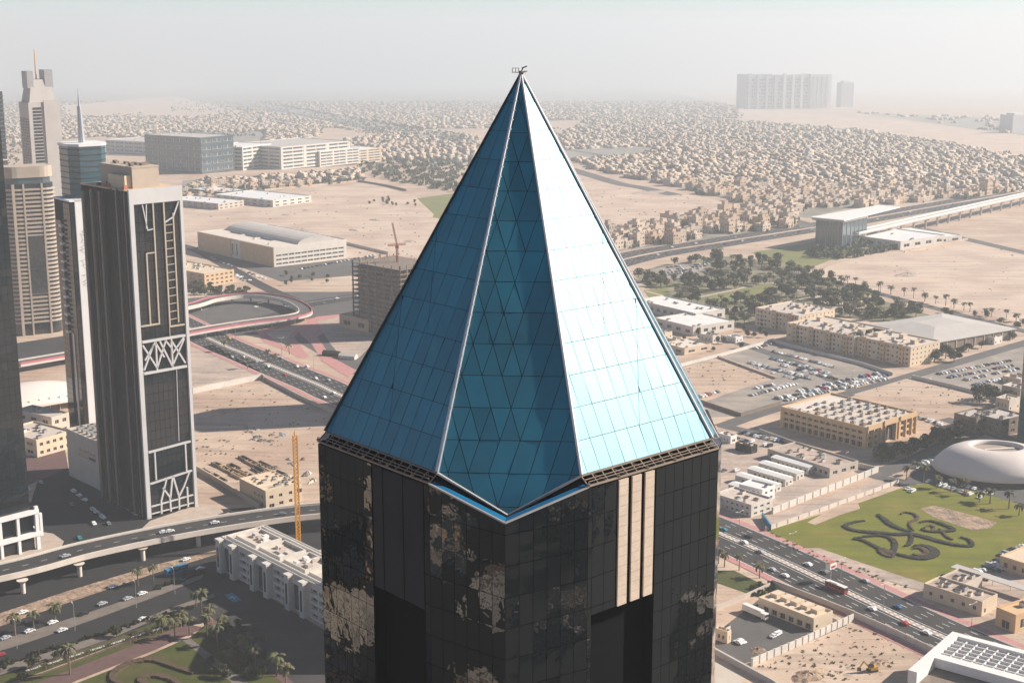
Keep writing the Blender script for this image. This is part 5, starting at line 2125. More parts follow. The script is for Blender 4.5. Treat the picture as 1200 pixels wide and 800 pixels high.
def lattice(b, p0, p1, w, n, t):
    p0, p1 = Vector(p0), Vector(p1)
    d = (p1 - p0)
    ax = d.normalized()
    u = Vector((0, 0, 1)) if abs(ax.z) < .9 else Vector((1, 0, 0))
    x = ax.cross(u).normalized() * w / 2
    y = ax.cross(x).normalized() * w / 2
    cs = [x + y, x - y, -x - y, -x + y]
    for c_ in cs:
        b.bar(p0 + c_, p1 + c_, t)
    for k in range(n):
        a_, e_ = p0 + d * k / n, p0 + d * (k + 1) / n
        for j in range(4):
            b.bar(a_ + cs[j], e_ + cs[(j + 1) % 4], t * .7)
            b.bar(a_ + cs[j], a_ + cs[(j + 1) % 4], t * .7)
p = G(467, 386)
cr = thing('tower_crane', 'slim red tower crane rising from the unfinished building', 'crane', (p.x, p.y, 0))
top = Zat(p.y, 288)
b = MB()
lattice(b, (0, 0, hcns - 2), (0, 0, top), 1.8, 14, .3)
b.build('mast', 'crane_red', cr)
b = MB()
lattice(b, (0, 0, top + 1), (-4, 6, Zat(p.y, 262)), 1.2, 10, .28)
lattice(b, (-7, -4, top + 1), (7, 4, top + 1), 1.3, 8, .28)
b.build('jib', 'crane_red', cr)
b = MB()
b.box(-1.4, 1.4, -1.2, 1.2, top - 2, top + .4)
b.build('cab', 'crane_red', cr)
white_block('site_hut', (432, 390), (440, 386), (418, 380), 10, 'tan windowless site building below the unfinished tower', 'tan', 'dust', 4, 35, (1, 2))
p = G(412, 418)
for nm, dx, m_, lab in (('site_tent', 0, 'hedge', 'dark green tent roof by the slip road'), ('site_tent', 14, 'white_wall', 'white tent roof by the slip road')):
    o = thing(nm, lab, 'tent', (p.x - 16 + dx, p.y + 4 - dx * .7, 0), rad(-20))
    b = MB()
    b.poly([(-7, -3, 2.6), (7, -3, 2.6), (7, 0, 4.2), (-7, 0, 4.2)]).poly([(-7, 0, 4.2), (7, 0, 4.2), (7, 3, 2.6), (-7, 3, 2.6)])
    b.poly([(-7, -3, 2.6), (-7, 0, 4.2), (-7, 3, 2.6)]).poly([(7, -3, 2.6), (7, 3, 2.6), (7, 0, 4.2)])
    b.build('canopy', m_, o)
    b = MB()
    b.box(-6.8, 6.8, -2.8, 2.8, 0, 2.6)
    b.build('side_wall', m_, o)

# --- orange crane mast in front of the sand plot
p = G(350, 641)
cr = thing('crane_mast', 'orange lattice crane mast standing by the flyover', 'crane', (p.x, p.y, 0), rad(20))
b = MB()
lattice(b, (0, 0, 0), (0, 0, 57), 1.9, 30, .32)
b.build('mast', 'crane_orange', cr)
b = MB()
b.tube((0, 0, 57), (0, 0, 60), .5, .1, 6)
b.build('mast_tip', 'crane_orange', cr)
b = MB()
b.box(-2.5, 2.5, -2.5, 2.5, 0, 1.2)
b.build('footing', 'concrete', cr)

# --- cream villa under demolition, dug foundations, walls
c, a, lu, lw = corner_box((312, 597), (372, 580), (287, 580))
dv_ = building('gutted_villa', 'cream villa with empty windows beside dug foundations', 'house', c, a, lu * .62, lw, 9.5,
               [(2, 5, .4, 2.6), (2.2, 4.6, 5.4, 7.2), (8, 10, 5.4, 7.2), (8, 10.5, 1, 2.8), (14, 16, 5.4, 7.2), (14, 16, 1, 2.8), (19, 22, 5.2, 7.4)], [(3, 4.4, 5.4, 7), (7, 8.4, 5.4, 7), (11, 12.4, 5.4, 7), (3, 4.4, 1.4, 3)], 'cream', 'pale_concrete', clutter=14, seed=40)
for k in range(6):
    b = MB()
    b.box(1, lu * .6, 2 + k * (lw - 4) / 5.5, 2.4 + k * (lw - 4) / 5.5, 9.5, 10.6)
    b.build('roof_upstand', 'cream', dv_)
wall_along('boundary_wall', [(226, 549), (262, 570), (304, 597)], 3.0, .5, 'concrete', 'grey wall along the lane beside the dug foundations')
wall_along('boundary_wall', [(226, 461), (308, 444), (309, 446)], 4.0, .6, 'white_wall', 'white wall at the far edge of the shaded sand plot')
wall_along('boundary_wall', [(308, 444), (350, 466), (392, 486)], 2.4, .5, 'concrete', 'grey wall between the sand plot and the avenue')
rr = random.Random(8)
k = 0
for (x0, y0, nn, ln_) in ((244, 553, 3, 8), (256, 546, 4, 9), (275, 549, 3, 10), (290, 540, 5, 11), (305, 552, 3, 9), (308, 545, 3, 9)):
    for j in range(nn):
        p = G(x0 + j * 8 + rr.uniform(-2, 2), y0 + j * 4.5 + rr.uniform(-1, 1))
        o = thing('foundation_trench', 'dark dug foundation trench with bare concrete edges near the gutted villa', 'trench', p, rad(-50 + rr.uniform(-4, 4)), 'foundation trenches beside the gutted villa')
        b = MB()
        l2, w2 = ln_ * rr.uniform(.5, .8), rr.uniform(1.2, 2.2)
        for s in (-1, 1):
            b.box(-l2, l2, s * w2 - .2, s * w2 + .2, 0, rr.uniform(.6, 1.6))
            b.box(s * l2 - .2, s * l2 + .2, -w2 + .2, w2 - .2, 0, rr.uniform(.6, 1.6))
        b.build('edge_wall', 'tan' if j % 2 else 'raw_concrete', o)
        b = MB()
        b.box(-l2 + .2, l2 - .2, -w2 + .2, w2 - .2, .02, .08)
        b.build('pit_floor', 'dark_gap', o)
for j in range(16):
    mound('rubble_heap', 'small grey rubble heap on the ground behind the gutted villa', 318 + rr.uniform(0, 50), 535 + rr.uniform(0, 30), rr.uniform(1.5, 4), rr.uniform(1, 2.5), rr.uniform(.8, 1.8), 'concrete' if j % 3 else 'raw_concrete', 60 + j, rr.uniform(0, 3), 'rubble', 'rubble heaps behind the gutted villa')
for j in range(14):
    px, py = 287 + rr.uniform(0, 46), 503 + rr.uniform(0, 14)
    mound('scrap_heap', 'dark scrap heap lying on the shaded sand plot', px, py, rr.uniform(2, 5), rr.uniform(1.2, 3), rr.uniform(.5, 1.4), 'grey_metal' if j % 2 else 'raw_concrete', 90 + j, rr.uniform(0, 3), 'scrap', 'scrap heaps on the sand plot')

# --- arched white office by the park, near the tower
c, a, lu, lw = corner_box((392, 742), (428, 712), (261, 668))
c = G(385, 735)
lw = (G(261, 668) - c).length
a = math.atan2(G(261, 668).y - c.y, G(261, 668).x - c.x) - math.pi / 2
hh = 16.0
lf = []
nseg = 6
gaps = []
for s in range(nseg):
    y0 = lw * s / nseg
    if s % 2 == 0:
        for j in range(2):
            for r in range(4):
                lf.append((y0 + lw / nseg * (.12 + .42 * j), y0 + lw / nseg * (.46 + .42 * j), 1 + 3.7 * r, 3.0 + 3.7 * r))
    else:
        lf.append((y0 + 1.0, y0 + lw / nseg - 1.0, .5, 14.5))
ao = building('arched_office', 'white stone office with tall arched portals and a cluttered roof by the flyover', 'office building', c, a, 24, lw, hh, [], lf, 'white_wall', 'roof_gravel', clutter=0, depth=1.2)
for s in range(nseg):
    y0 = lw * s / nseg
    w_ = lw / nseg
    if s % 2 == 1:
        for yy in (y0 - .2, y0 + w_ - 3.2):
            b = MB()
            b.box(-3.0, -.02, yy, yy + 3.4, 0, 15.5)
            b.box(-3.3, -.02, yy - .3, yy + 3.7, 15.5, 16.6)
            b.build('portal_pier', 'white_wall', ao)
            b = MB()
            b.box(-3.1, -3.02, yy + 1.0, yy + 2.4, 3, 12)
            b.tube((-3.1, yy + 1.7, 12), (-3.02, yy + 1.7, 12), .7, .7, 12)
            b.build('niche', 'window_dark', ao)
        b = MB()
        b.box(-1.2, -.05, y0 + 3.2, y0 + w_ - 3.2, 13.0, 15.6)
        b.build('portal_lintel', 'white_wall', ao)
        b = MB()
        b.box(.2, .3, y0 + 3.2, y0 + w_ - 3.2, 0, 13.0)
        b.build('portal_glass', 'teal_glass', ao)
for s in range(4):
    y0 = 4 + s * (lw - 6) / 4
    b = MB()
    for (x0, x1, yy0, yy1) in ((5, 19, y0, y0 + .6), (5, 19, y0 + lw / 4 - 5, y0 + lw / 4 - 4.4), (5, 5.6, y0 + .6, y0 + lw / 4 - 5), (18.4, 19, y0 + .6, y0 + lw / 4 - 5)):
        b.box(x0, x1, yy0, yy1, hh, hh + 1.6)
    b.build('roof_screen', 'white_wall', ao)
    for j in range(9):
        b = MB()
        x, y = rr.uniform(6, 15.5), y0 + rr.uniform(1, lw / 4 - 9)
        b.box(x, x + rr.uniform(1.5, 3), y, y + rr.uniform(1.5, 3), hh, hh + rr.uniform(.8, 2.2))
        b.build('air_conditioner', rr.choice(['pale_concrete', 'concrete', 'bright_white']), ao)
for x in (2.2, 21.2):
    b = MB()
    b.box(x, x + .5, 1, lw - 1, hh, hh + 1.3)
    b.build('roof_beam', 'bright_white', ao)

# --- flyover
FL = smooth_line([(-330, 545, 9), tuple(G(-15, 672, 9.0)), tuple(G(100, 643, 9)), tuple(G(200, 622, 9)), tuple(G(290, 607, 9)), tuple(G(372, 597, 9)), tuple(G(470, 592, 9)), tuple(G(560, 600, 9))], 10)
fo = thing('flyover', 'curved pale concrete flyover on round piers crossing above the streets', 'flyover', (0, 0, 0))
hw_ = 8.6
b = MB()
strip(b, FL, hw_, -hw_, 0.0)
b.build('road_surface', 'asphalt', fo)
for side in (1, -1):
    b = MB()
    A_ = offset_line(FL, side * hw_)
    for k in range(len(A_) - 1):
        p, q = A_[k], A_[k + 1]
        b.bar(p + Vector((0, 0, -.4)), q + Vector((0, 0, -.4)), .9, 2.6)
    b.build('parapet', 'pale_concrete', fo)
b = MB()
A1_, A2_ = offset_line(FL, hw_ - .3), offset_line(FL, -hw_ + .3)
B1_, B2_ = offset_line(FL, 4.2), offset_line(FL, -4.2)
dz = Vector((0, 0, -.3))
dz2 = Vector((0, 0, -2.6))
for k in range(len(FL) - 1):
    b.poly([A1_[k] + dz, A1_[k + 1] + dz, B1_[k + 1] + dz2, B1_[k] + dz2])
    b.poly([B1_[k] + dz2, B1_[k + 1] + dz2, B2_[k + 1] + dz2, B2_[k] + dz2])
    b.poly([B2_[k] + dz2, B2_[k + 1] + dz2, A2_[k + 1] + dz, A2_[k] + dz])
b.build('deck', 'concrete', fo)
mk = MB()
dashes(mk, FL, 0, .25, 3, 6, .06)
strip(mk, FL, 7.7, 7.45, .06)
strip(mk, FL, -7.45, -7.7, .06)
mk.build('lane_marking', 'white_paint', fo)
for (px, py) in ((32, 702), (103, 680), (172, 661), (236, 642), (310, 622)):
    p = G(px, py)
    q = min(FL, key=lambda v: (v.x - p.x) ** 2 + (v.y - p.y) ** 2)
    p = p.lerp(Vector((q.x, q.y, 0)), .45)
    b = MB()
    b.tube(p, p + Vector((0, 0, 5.0)), 1.1, 1.1, 14)
    pr = b.build('pier', 'pale_concrete', fo)
    b = MB()
    b.tube(p + Vector((0, 0, 5.0)), p + Vector((0, 0, 6.4)), 1.2, 2.6, 14)
    b.build('pier_head', 'pale_concrete', pr)

# --- interchange hairpin ramp
LP = smooth_line([tuple(G(150, 372, 7)), tuple(G(222, 358, 7)), tuple(G(250, 350, 7)), tuple(G(285, 345.5, 7)), tuple(G(318, 347, 7)), tuple(G(345, 354, 7)), tuple(G(358, 364, 7)), tuple(G(345, 370, 7)), tuple(G(300, 376, 7)), tuple(G(260, 382, 7)), tuple(G(215, 390, 7)), tuple(G(120, 408, 7)), tuple(G(20, 425, 7))], 8)
ro = thing('hairpin_ramp', 'hairpin road ramp with a red railing at the interchange', 'ramp', (0, 0, 0))
b = MB()
strip(b, LP, 5.5, -5.5, 0)
b.build('road_surface', 'old_asphalt', ro)
for side, nm, m_ in ((1, 'railing', 'red_rail'), (-1, 'parapet', 'pale_concrete')):
    b = MB()
    A_ = offset_line(LP, side * 5.6)
    for k in range(len(A_) - 1):
        b.bar(A_[k] + Vector((0, 0, .3)), A_[k + 1] + Vector((0, 0, .3)), .6, 1.6)
    b.build(nm, m_, ro)
    b = MB()
    A_ = offset_line(LP, side * 5.7)
    for k in range(len(A_) - 1):
        b.bar(A_[k] + Vector((0, 0, -1.3)), A_[k + 1] + Vector((0, 0, -1.3)), .8, 1.6)
    b.build('edge_beam', 'pale_concrete', ro)
for k in range(6, len(LP), 5):
    b = MB()
    p = LP[k]
    b.tube((p.x, p.y, 0), (p.x, p.y, 6.2), .9, .9, 10)
    b.build('pier', 'concrete', ro)

# --- mall with an arched roof, apartment block by the trees
c, a, lu, lw = corner_box((322, 313), (400, 301), (249, 291))
h = Zat(c.y, 291)
mops = [(2 + 8 * k, 9 + 8 * k, z, z + 1.8) for k in range(int(lu / 8.3)) for z in (2.0, 6.5, 11)]
mall = building('exhibition_hall', 'large brick and white hall with a long arched roof on the sand', 'hall', c, a, lu, lw, h, mops, [(3 + 9 * k, 6 + 9 * k, 3, h - 4) for k in range(int(lw / 9.5))], 'white_wall', 'pale_concrete', clutter=10, seed=50, depth=.6)
b = MB()
b.box(-1.0, -.05, 0, lw * .42, 0, h + .6)
b.box(-1.0, -.05, lw * .55, lw, 0, h + .6)
b.build('brick_front', 'tan', mall)
b = MB()
nr_ = 10
for k in range(nr_):
    t0, t1 = math.pi * k / nr_, math.pi * (k + 1) / nr_
    x0, x1 = lu * .62 - math.cos(t0) * lu * .26, lu * .62 - math.cos(t1) * lu * .26
    z0, z1 = h + math.sin(t0) * 7, h + math.sin(t1) * 7
    b.poly([(x0, 6, z0), (x1, 6, z1), (x1, lw - 4, z1), (x0, lw - 4, z0)])
b.poly([(lu * .62 - math.cos(math.pi * k / nr_) * lu * .26, 6, h + math.sin(math.pi * k / nr_) * 7) for k in range(nr_ + 1)])
b.build('arched_roof', 'grey_roof', mall)
for y in (lw * .3, lw * .5, lw * .7):
    b = MB()
    b.box(lu * .30, lu * .33, y, y + lw * .15, h, h + 1.6)
    b.build('roof_light', 'blue_grey_glass', mall)
white_block('sand_apartments', (240, 336), (264, 329), (214, 322), 12, 'tan apartment block behind trees beside the interchange', 'tan', 'cream', 22, 51, (6, 6), 3)
# --- offices on the far side of the sand
for near, right, left, hp, lab, wall, roof, cols, rows, nm in (
        ((237, 204), (252, 200), (212, 198), 162, 'tall blue grey glass office block beyond the sand', 'blue_grey_glass', 'grey_roof', (3, 4), 5, 'glass_office'),
        ((285, 200), (306, 196), (253, 198), 173, 'long white banded office next to the blue glass block', 'white_wall', 'frame_white', (3, 2), 6, 'banded_office'),
        ((330, 199), (358, 192), (312, 194), 173, 'pale grey banded office second along from the glass block', 'white_wall', 'grey_roof', (3, 2), 6, 'banded_office'),
        ((375, 196), (386, 192), (362, 192), 178, 'small white office at the end of the banded offices', 'white_wall', 'frame_white', (3, 2), 5, 'banded_office'),
        ((398, 194), (410, 190), (388, 190), 178, 'small cream office beside the small white one', 'cream', 'frame_white', (3, 2), 5, 'banded_office'),
        ((190, 182), (206, 179), (164, 178), 168, 'white row of flats behind the blue glass block', 'white_wall', 'grey_roof', (4, 6), 3, 'white_flats')):
    c, a, lu, lw = corner_box(near, right, left)
    h = max(8, Zat(c.y, hp) - c.z)
    building(nm, lab, 'office building', c, a, lu, lw, h, grid_ops(lu, h, cols[0], rows, .9, .5, 1, .5), grid_ops(lw, h, cols[1], rows, .92, .5, 1, .5), wall, roof, clutter=5, gm='blue_grey_glass', depth=.8, seed=R.randint(1, 99))
for near, right, left, h, lab, wall in (
        ((320, 243), (350, 236), (278, 233), 9, 'long white low building at the edge of the wide sand lot', 'white_wall'),
        ((256, 246), (276, 241), (216, 238), 8, 'grey low workshops beside the long white building', 'concrete'),
        ((262, 233), (280, 229), (240, 227), 9, 'blue grey roofed villa block before the row of beige houses', 'blue_grey_glass')):
    white_block('low_building', near, right, left, h, lab, wall, 'frame_white', 8, R.randint(1, 99), (5, 8), 2)
wall_along('boundary_wall', [(352, 272), (400, 285), (455, 298)], 3, 1, 'concrete', 'grey wall across the wide sand lot beside the arched hall')
wall_along('boundary_wall', [(310, 224), (370, 218), (420, 213)], 3, 1, 'pale_sand', 'pale wall along the back of the wide sand lot')
wall_along('boundary_wall', [(420, 213), (455, 219), (476, 224)], 3, 1, 'raw_concrete', 'dark wall at the corner of the wide sand lot')

# --- a tower that stands behind the pyramid and shades the sand plot to the left
for (x, y, w_, h_, lab) in ((12, 932, 48, 132, 'pale residential tower standing behind the pyramid beyond the avenue'),):
    building('residential_tower', lab, 'skyscraper', Vector((x, y - w_ * .6, 0)), rad(44), w_ * .85, w_ * .85, h_, grid_ops(w_ * .85, h_, 6, 18, .6, .5), grid_ops(w_ * .85, h_, 6, 18, .6, .5), 'cream', 'roof_gravel', clutter=4)

building('shade_block', 'unseen broad beige block added behind the pyramid to shade the park forecourt', 'building', Vector((-62, 533, 0)), 0.0, 112, 44, 42, grid_ops(112, 42, 14, 9, .6, .5), grid_ops(44, 42, 6, 9, .6, .5), 'cream', 'roof_gravel', clutter=6)  # added out of sight behind the pyramid to throw shade on the lower left
# --- neighbours outside the view that the tower's dark glass mirrors
def slab_tower(x, y, w_, d_, h_, ang, lab, m1, m2):
    o = thing('neighbour_tower', lab, 'skyscraper', (x, y, 0), ang)
    b = MB()
    b.box(-w_ / 2, w_ / 2, -d_ / 2, d_ / 2, 0, h_)
    b.build('core', 'window_dark', o)
    for k in range(int(h_ / 3.6)):
        e = MB()
        e.box(-w_ / 2 - 1, w_ / 2 + 1, -d_ / 2 - 1, d_ / 2 + 1, 3.6 * k, 3.6 * k + 1.3)
        e.build('balcony_band', m1, o)
    for s in (-.25, .3):
        for sx in (-1, 1):
            e = MB()
            e.box(sx * (w_ / 2 + .6) - .8, sx * (w_ / 2 + .6) + .8, d_ * s, d_ * s + 3, 0, h_ + 4)
            e.build('white_pilaster', m2, o)
    return o
slab_tower(-215, 235, 34, 40, 120, rad(8), 'cream banded tower with white ribs beyond the west street', 'cream', 'frame_white')
slab_tower(-330, 150, 30, 44, 150, rad(-6), 'white ribbed tower further along the west street', 'white_wall', 'frame_white')
slab_tower(-420, 280, 40, 40, 90, rad(20), 'tan banded block behind the white ribbed tower', 'tan', 'cream')
rr = random.Random(77)
for k in range(190):
    west = k % 5 < 3
    x = rr.uniform(-680, -280) if west else rr.uniform(270, 700)
    y = rr.uniform(-190, 340)
    h_ = rr.choice([rr.uniform(4, 9), rr.uniform(8, 16), rr.uniform(14, 32)])
    lu_, lw_ = rr.uniform(8, 24), rr.uniform(8, 26)
    nr_ = min(4, max(1, int(h_ / 4)))
    wm = rr.choice(['cream', 'white_wall', 'concrete', 'raw_concrete', 'tan', 'grey_roof', 'blue_grey_glass'])
    cn_ = {'cream': 'cream', 'white_wall': 'white', 'tan': 'tan', 'grey_roof': 'pale grey', 'concrete': 'grey', 'raw_concrete': 'brown', 'blue_grey_glass': 'glass'}[wm]
    building('neighbour_block', f'{cn_} low block in the {"west" if west else "east"} streets outside the view', 'building', Vector((x, y, 0)), rad((138 if west else -48) + rr.choice([-8, 0, 8])), lu_, lw_, h_,
             grid_ops(lu_, h_, max(2, int(lu_ / 4)), nr_, .5, .5), grid_ops(lw_, h_, max(2, int(lw_ / 4)), nr_, .5, .5), wm, rr.choice(['roof_gravel', 'dust', 'grey_roof', 'raw_concrete']), clutter=3, seed=k, group=f'{cn_} blocks in the {"west" if west else "east"} streets')

# ================================================================== THE CITY: HOUSES AND TREES
def villa_mesh(seed, w, d, h):
    rr = random.Random(seed)
    b = MB()
    def block(x0, x1, y0, y1, z0, z1, wins=True):
        for (O_, e_, n_, L_) in (((x0, y0), (1, 0), (0, 1), x1 - x0), ((x1, y0), (0, 1), (-1, 0), y1 - y0), ((x1, y1), (-1, 0), (0, -1), x1 - x0), ((x0, y1), (0, -1), (1, 0), y1 - y0)):
            ops = []
            if wins:
                nw = max(2, int(L_ / 4))
                for r in range(max(1, int((z1 - z0) / 3.2))):
                    for k in range(nw):
                        if rr.random() < .22:
                            continue
                        u = L_ * (k + .5) / nw
                        ww = rr.choice([.6, .8, 1.3])
                        ops.append((u - ww, u + ww, z0 + .9 + 3.2 * r, z0 + 2.5 + 3.2 * r))
            facade(b, (O_[0], O_[1], 0), (e_[0], e_[1], 0), L_, z0, z1, ops, .45, 0, (n_[0], n_[1], 0))
            for (a0, a1, c0, c1) in ops:
                o0 = Vector((O_[0], O_[1], 0)) + Vector((n_[0], n_[1], 0)) * .45
                ee = Vector((e_[0], e_[1], 0))
                p, q = o0 + ee * a0, o0 + ee * a1
                b.poly([(p.x, p.y, c0), (q.x, q.y, c0), (q.x, q.y, c1), (p.x, p.y, c1)], 1)
        t = .35
        b.poly([(x0, y0, z1), (x1, y0, z1), (x1, y0 + t, z1), (x0, y0 + t, z1)]).poly([(x0, y1 - t, z1), (x1, y1 - t, z1), (x1, y1, z1), (x0, y1, z1)])
        b.poly([(x0, y0 + t, z1), (x0 + t, y0 + t, z1), (x0 + t, y1 - t, z1), (x0, y1 - t, z1)]).poly([(x1 - t, y0 + t, z1), (x1, y0 + t, z1), (x1, y1 - t, z1), (x1 - t, y1 - t, z1)])
        b.poly([(x0 + t, y0 + t, z1 - .8), (x1 - t, y0 + t, z1 - .8), (x1 - t, y1 - t, z1 - .8), (x0 + t, y1 - t, z1 - .8)], 2)
        for (p, q) in (((x0 + t, y0 + t), (x1 - t, y0 + t)), ((x1 - t, y0 + t), (x1 - t, y1 - t)), ((x1 - t, y1 - t), (x0 + t, y1 - t)), ((x0 + t, y1 - t), (x0 + t, y0 + t))):
            b.poly([(*p, z1 - .8), (*p, z1), (*q, z1), (*q, z1 - .8)])
    block(-w / 2, w / 2, -d / 2, d / 2, 0, h)
    s = rr.choice([-1, 1])
    block(s * w * .1 - w * .22, s * w * .1 + w * .22, -d * .3, d * .12, h - .8, h + 2.4, False)
    e = rr.uniform(2.2, 3.6)
    if rr.random() < .7:
        block(w / 2, w / 2 + e, -d * .35, d * .1, 0, h * .55, True)
    else:
        block(-w * .35, w * .15, -d / 2 - e, -d / 2, 0, h * .9, True)
    for k in range(4):
        x, y = rr.uniform(-w * .4, w * .35), rr.uniform(d * .15, d * .4)
        b.box(x, x + 1.3, y, y + 1.1, h - .8, h + rr.uniform(.1, .7), 2)
    return b.mesh('villa', ['villa_wall', 'window_dark', 'villa_roof'])
VILLAS = [villa_mesh(k + 1, *q) for k, q in enumerate([(13, 15, 8), (15, 13, 7.6), (12, 18, 8.6), (17, 14, 11.5), (14, 14, 7.2)])]
VTINT = [(1.0, .96, .9), (1.08, 1.05, 1.02), (.92, .82, .72), (1.02, .88, .74), (.85, .84, .82), (1.1, 1.02, .92)]
VNAME = ['cream', 'white', 'brown', 'tan', 'grey', 'pale']

CITY = [
    # (polygon in the picture, plot, keep, height factor, place)
    ([(704, 270), (800, 254), (905, 247), (934, 255), (930, 265), (850, 277), (742, 292), (712, 296)], (16.5, 19), .95, 1.25, 'in the compound beside the far highway'),
    ([(655, 160), (700, 135), (870, 142), (1000, 152), (1110, 168), (1210, 190), (1210, 224), (1090, 236), (990, 245), (945, 256), (870, 238), (700, 200), (665, 186)], (17.5, 20.5), .93, 1.15, 'in the district beyond the diagonal road'),
    ([(214, 212), (330, 203), (420, 200), (424, 210), (340, 221), (214, 238)], (18, 20), .88, 1.1, 'on the far side of the wide sand lot'),
    ([(405, 165), (470, 155), (560, 160), (560, 190), (500, 188), (410, 190)], (20, 24), .9, 1.35, 'among the dense blocks beside the pyramid'),
    ([(0, 100), (300, 92), (600, 94), (650, 118), (640, 134), (600, 150), (480, 152), (380, 150), (360, 168), (210, 165), (120, 160), (0, 170)], (23, 28), .88, 1.2, 'in the far district'),
    ([(585, 93), (700, 98), (800, 112), (868, 126), (868, 139), (620, 142)], (25, 30), .8, 1.2, 'in the far district'),
    ([(1000, 132), (1200, 140), (1200, 160), (1060, 140)], (44, 50), .35, 1.4, 'in the far district'),
    ([(50, 205), (110, 195), (110, 300), (60, 330), (45, 300)], (20, 24), .8, 1.2, 'behind the towers'),
]
EXCL = [
    [(75, 124), (200, 113), (292, 131), (230, 138), (80, 137)],
    [(200, 120), (290, 118), (420, 140), (540, 158), (540, 168), (420, 152), (300, 128), (200, 128)],
    [(200, 155), (310, 155), (310, 205), (205, 205)],
    [(660, 176), (760, 172), (760, 182), (660, 190)],
]
for k, (poly, *_r) in enumerate(CITY):
    sheet('district_ground', poly, .025 + .004 * k, 'district_ground')
def to_px(x, y, z=None):
    z = gz(y) if z is None else z
    z -= CAM_H
    d = y * math.cos(PITCH) - z * math.sin(PITCH)
    return 600 + FPX * x / d, 400 - FPX * (y * math.sin(PITCH) + z * math.cos(PITCH)) / d
spots = []
rr = random.Random(4)
ca_, sa_ = math.cos(GA), math.sin(GA)
for (poly, (pu, pv), keep, hf, place) in CITY:
    P_ = [G(*p) for p in poly]
    P_ = [p * min(1.0, 10500 / p.y) for p in P_]          # nothing can be made out beyond
    us = [p.x * ca_ + p.y * sa_ for p in P_]
    vs = [-p.x * sa_ + p.y * ca_ for p in P_]
    nu = int((max(us) - min(us)) / pu)
    nv = int((max(vs) - min(vs)) / pv)
    for i in range(nu):
        if i % 7 == 6:
            continue
        for j in range(nv):
            if j % 5 == 4 or (j % 3 == 2 and rr.random() < .3):
                continue
            u = min(us) + pu * i + rr.uniform(-2.2, 2.2)
            v = min(vs) + pv * j + rr.uniform(-2.2, 2.2)
            # each district bends its streets a little
            u += 26 * math.sin(v / 310 + 1.3) + 9 * math.sin(v / 90)
            v += 30 * math.sin(u / 270) + 8 * math.sin(u / 75 + 2)
            x, y = u * ca_ - v * sa_, u * sa_ + v * ca_
            if y > 10500:
                continue
            px, py = to_px(x, y)
            if not (-60 < px < 1260) or not inpoly(px, py, poly) or any(inpoly(px, py, e) for e in EXCL):
                continue
            if rr.random() > keep * min(1.0, ((2900.0 if pu < 22 else 4600.0) / y) ** 1.75):
                continue
            spots.append((x, y, hf * rr.uniform(.85, 1.2) * (1.6 if rr.random() < .06 else 1), place, px, py))
def hidden(px, py):
    # behind the pyramid or the towers on the left
    if 88 < py < 610:
        t = (py - 88) / 420
        if 605 - 225 * t + 6 < px < 605 + 230 * t - 6:
            return True
    return (72 < px < 120 and py > 175) or (100 < px < 215 and py > 215) or (px < 58 and py > 205)
vis = [s for s in spots if not hidden(s[4], s[5]) and -10 < s[4] < 1210]
vis.sort(key=lambda s: s[0] ** 2 + s[1] ** 2)
near, rest = vis[:300], vis[300:]
for (x, y, hf, place, px, py) in near:
    k = rr.randrange(len(VILLAS))
    t = rr.randrange(len(VTINT))
    o = link('villa', VILLAS[k])
    o.location = (x, y, gz(y))
    o.rotation_euler = (0, 0, GA + rr.choice([0, 1, 2, 3]) * math.pi / 2)
    s = rr.uniform(.86, 1.0)
    o.scale = (s, s, hf * (.95 if 'compound' in place else .78))
    v = rr.uniform(.88, 1.06)
    o.color = (*[q * v for q in VTINT[t]], 1)
    tag(o, f'{VNAME[t]} flat roofed house {place}', 'house', f'{VNAME[t]} houses {place}')

def scatter(name, tmpl, inst, mats, kind='stuff', label=None):
    """many copies of a small template in one mesh; inst rows: x y rot sx sy sz r g b"""
    inst = np.asarray(inst, dtype=np.float64)
    N = len(inst)
    V = np.array(tmpl.v)
    nV = len(V)
    c, s = np.cos(inst[:, 2]), np.sin(inst[:, 2])
    X = V[None, :, 0] * inst[:, 3, None]
    Y = V[None, :, 1] * inst[:, 4, None]
    Z_ = V[None, :, 2] * inst[:, 5, None]
    out = np.empty((N, nV, 3), dtype=np.float32)
    out[:, :, 0] = X * c[:, None] - Y * s[:, None] + inst[:, 0, None]
    out[:, :, 1] = X * s[:, None] + Y * c[:, None] + inst[:, 1, None]
    out[:, :, 2] = Z_ + np.array([gz(v) for v in inst[:, 1]])[:, None]
    fl = np.array([k for f in tmpl.f for k in f], dtype=np.int64)
    ls = np.array([len(f) for f in tmpl.f], dtype=np.int32)
    loops = (fl[None, :] + (np.arange(N) * nV)[:, None]).astype(np.int32).ravel()
    tot = np.tile(ls, N)
    start = np.concatenate([[0], np.cumsum(tot)[:-1]]).astype(np.int32)
    me = bpy.data.meshes.new(name)
    me.vertices.add(N * nV)
    me.vertices.foreach_set('co', out.ravel())
    me.loops.add(len(loops))
    me.loops.foreach_set('vertex_index', loops)
    me.polygons.add(len(tot))
    me.polygons.foreach_set('loop_start', start)
    me.polygons.foreach_set('loop_total', tot)
    me.polygons.foreach_set('material_index', np.tile(np.array(tmpl.m, dtype=np.int32), N))
    at = me.attributes.new('tint', 'FLOAT_COLOR', 'POINT')
    col = np.ones((N, nV, 4), dtype=np.float32)
    col[:, :, :3] = inst[:, None, 6:9]
    at.data.foreach_set('color', col.ravel())
    for m_ in mats:
        me.materials.append(MATS[m_])
    me.update()
    me.validate()
    o = link(name, me)
    tag(o, label, None, None, kind)
    return o

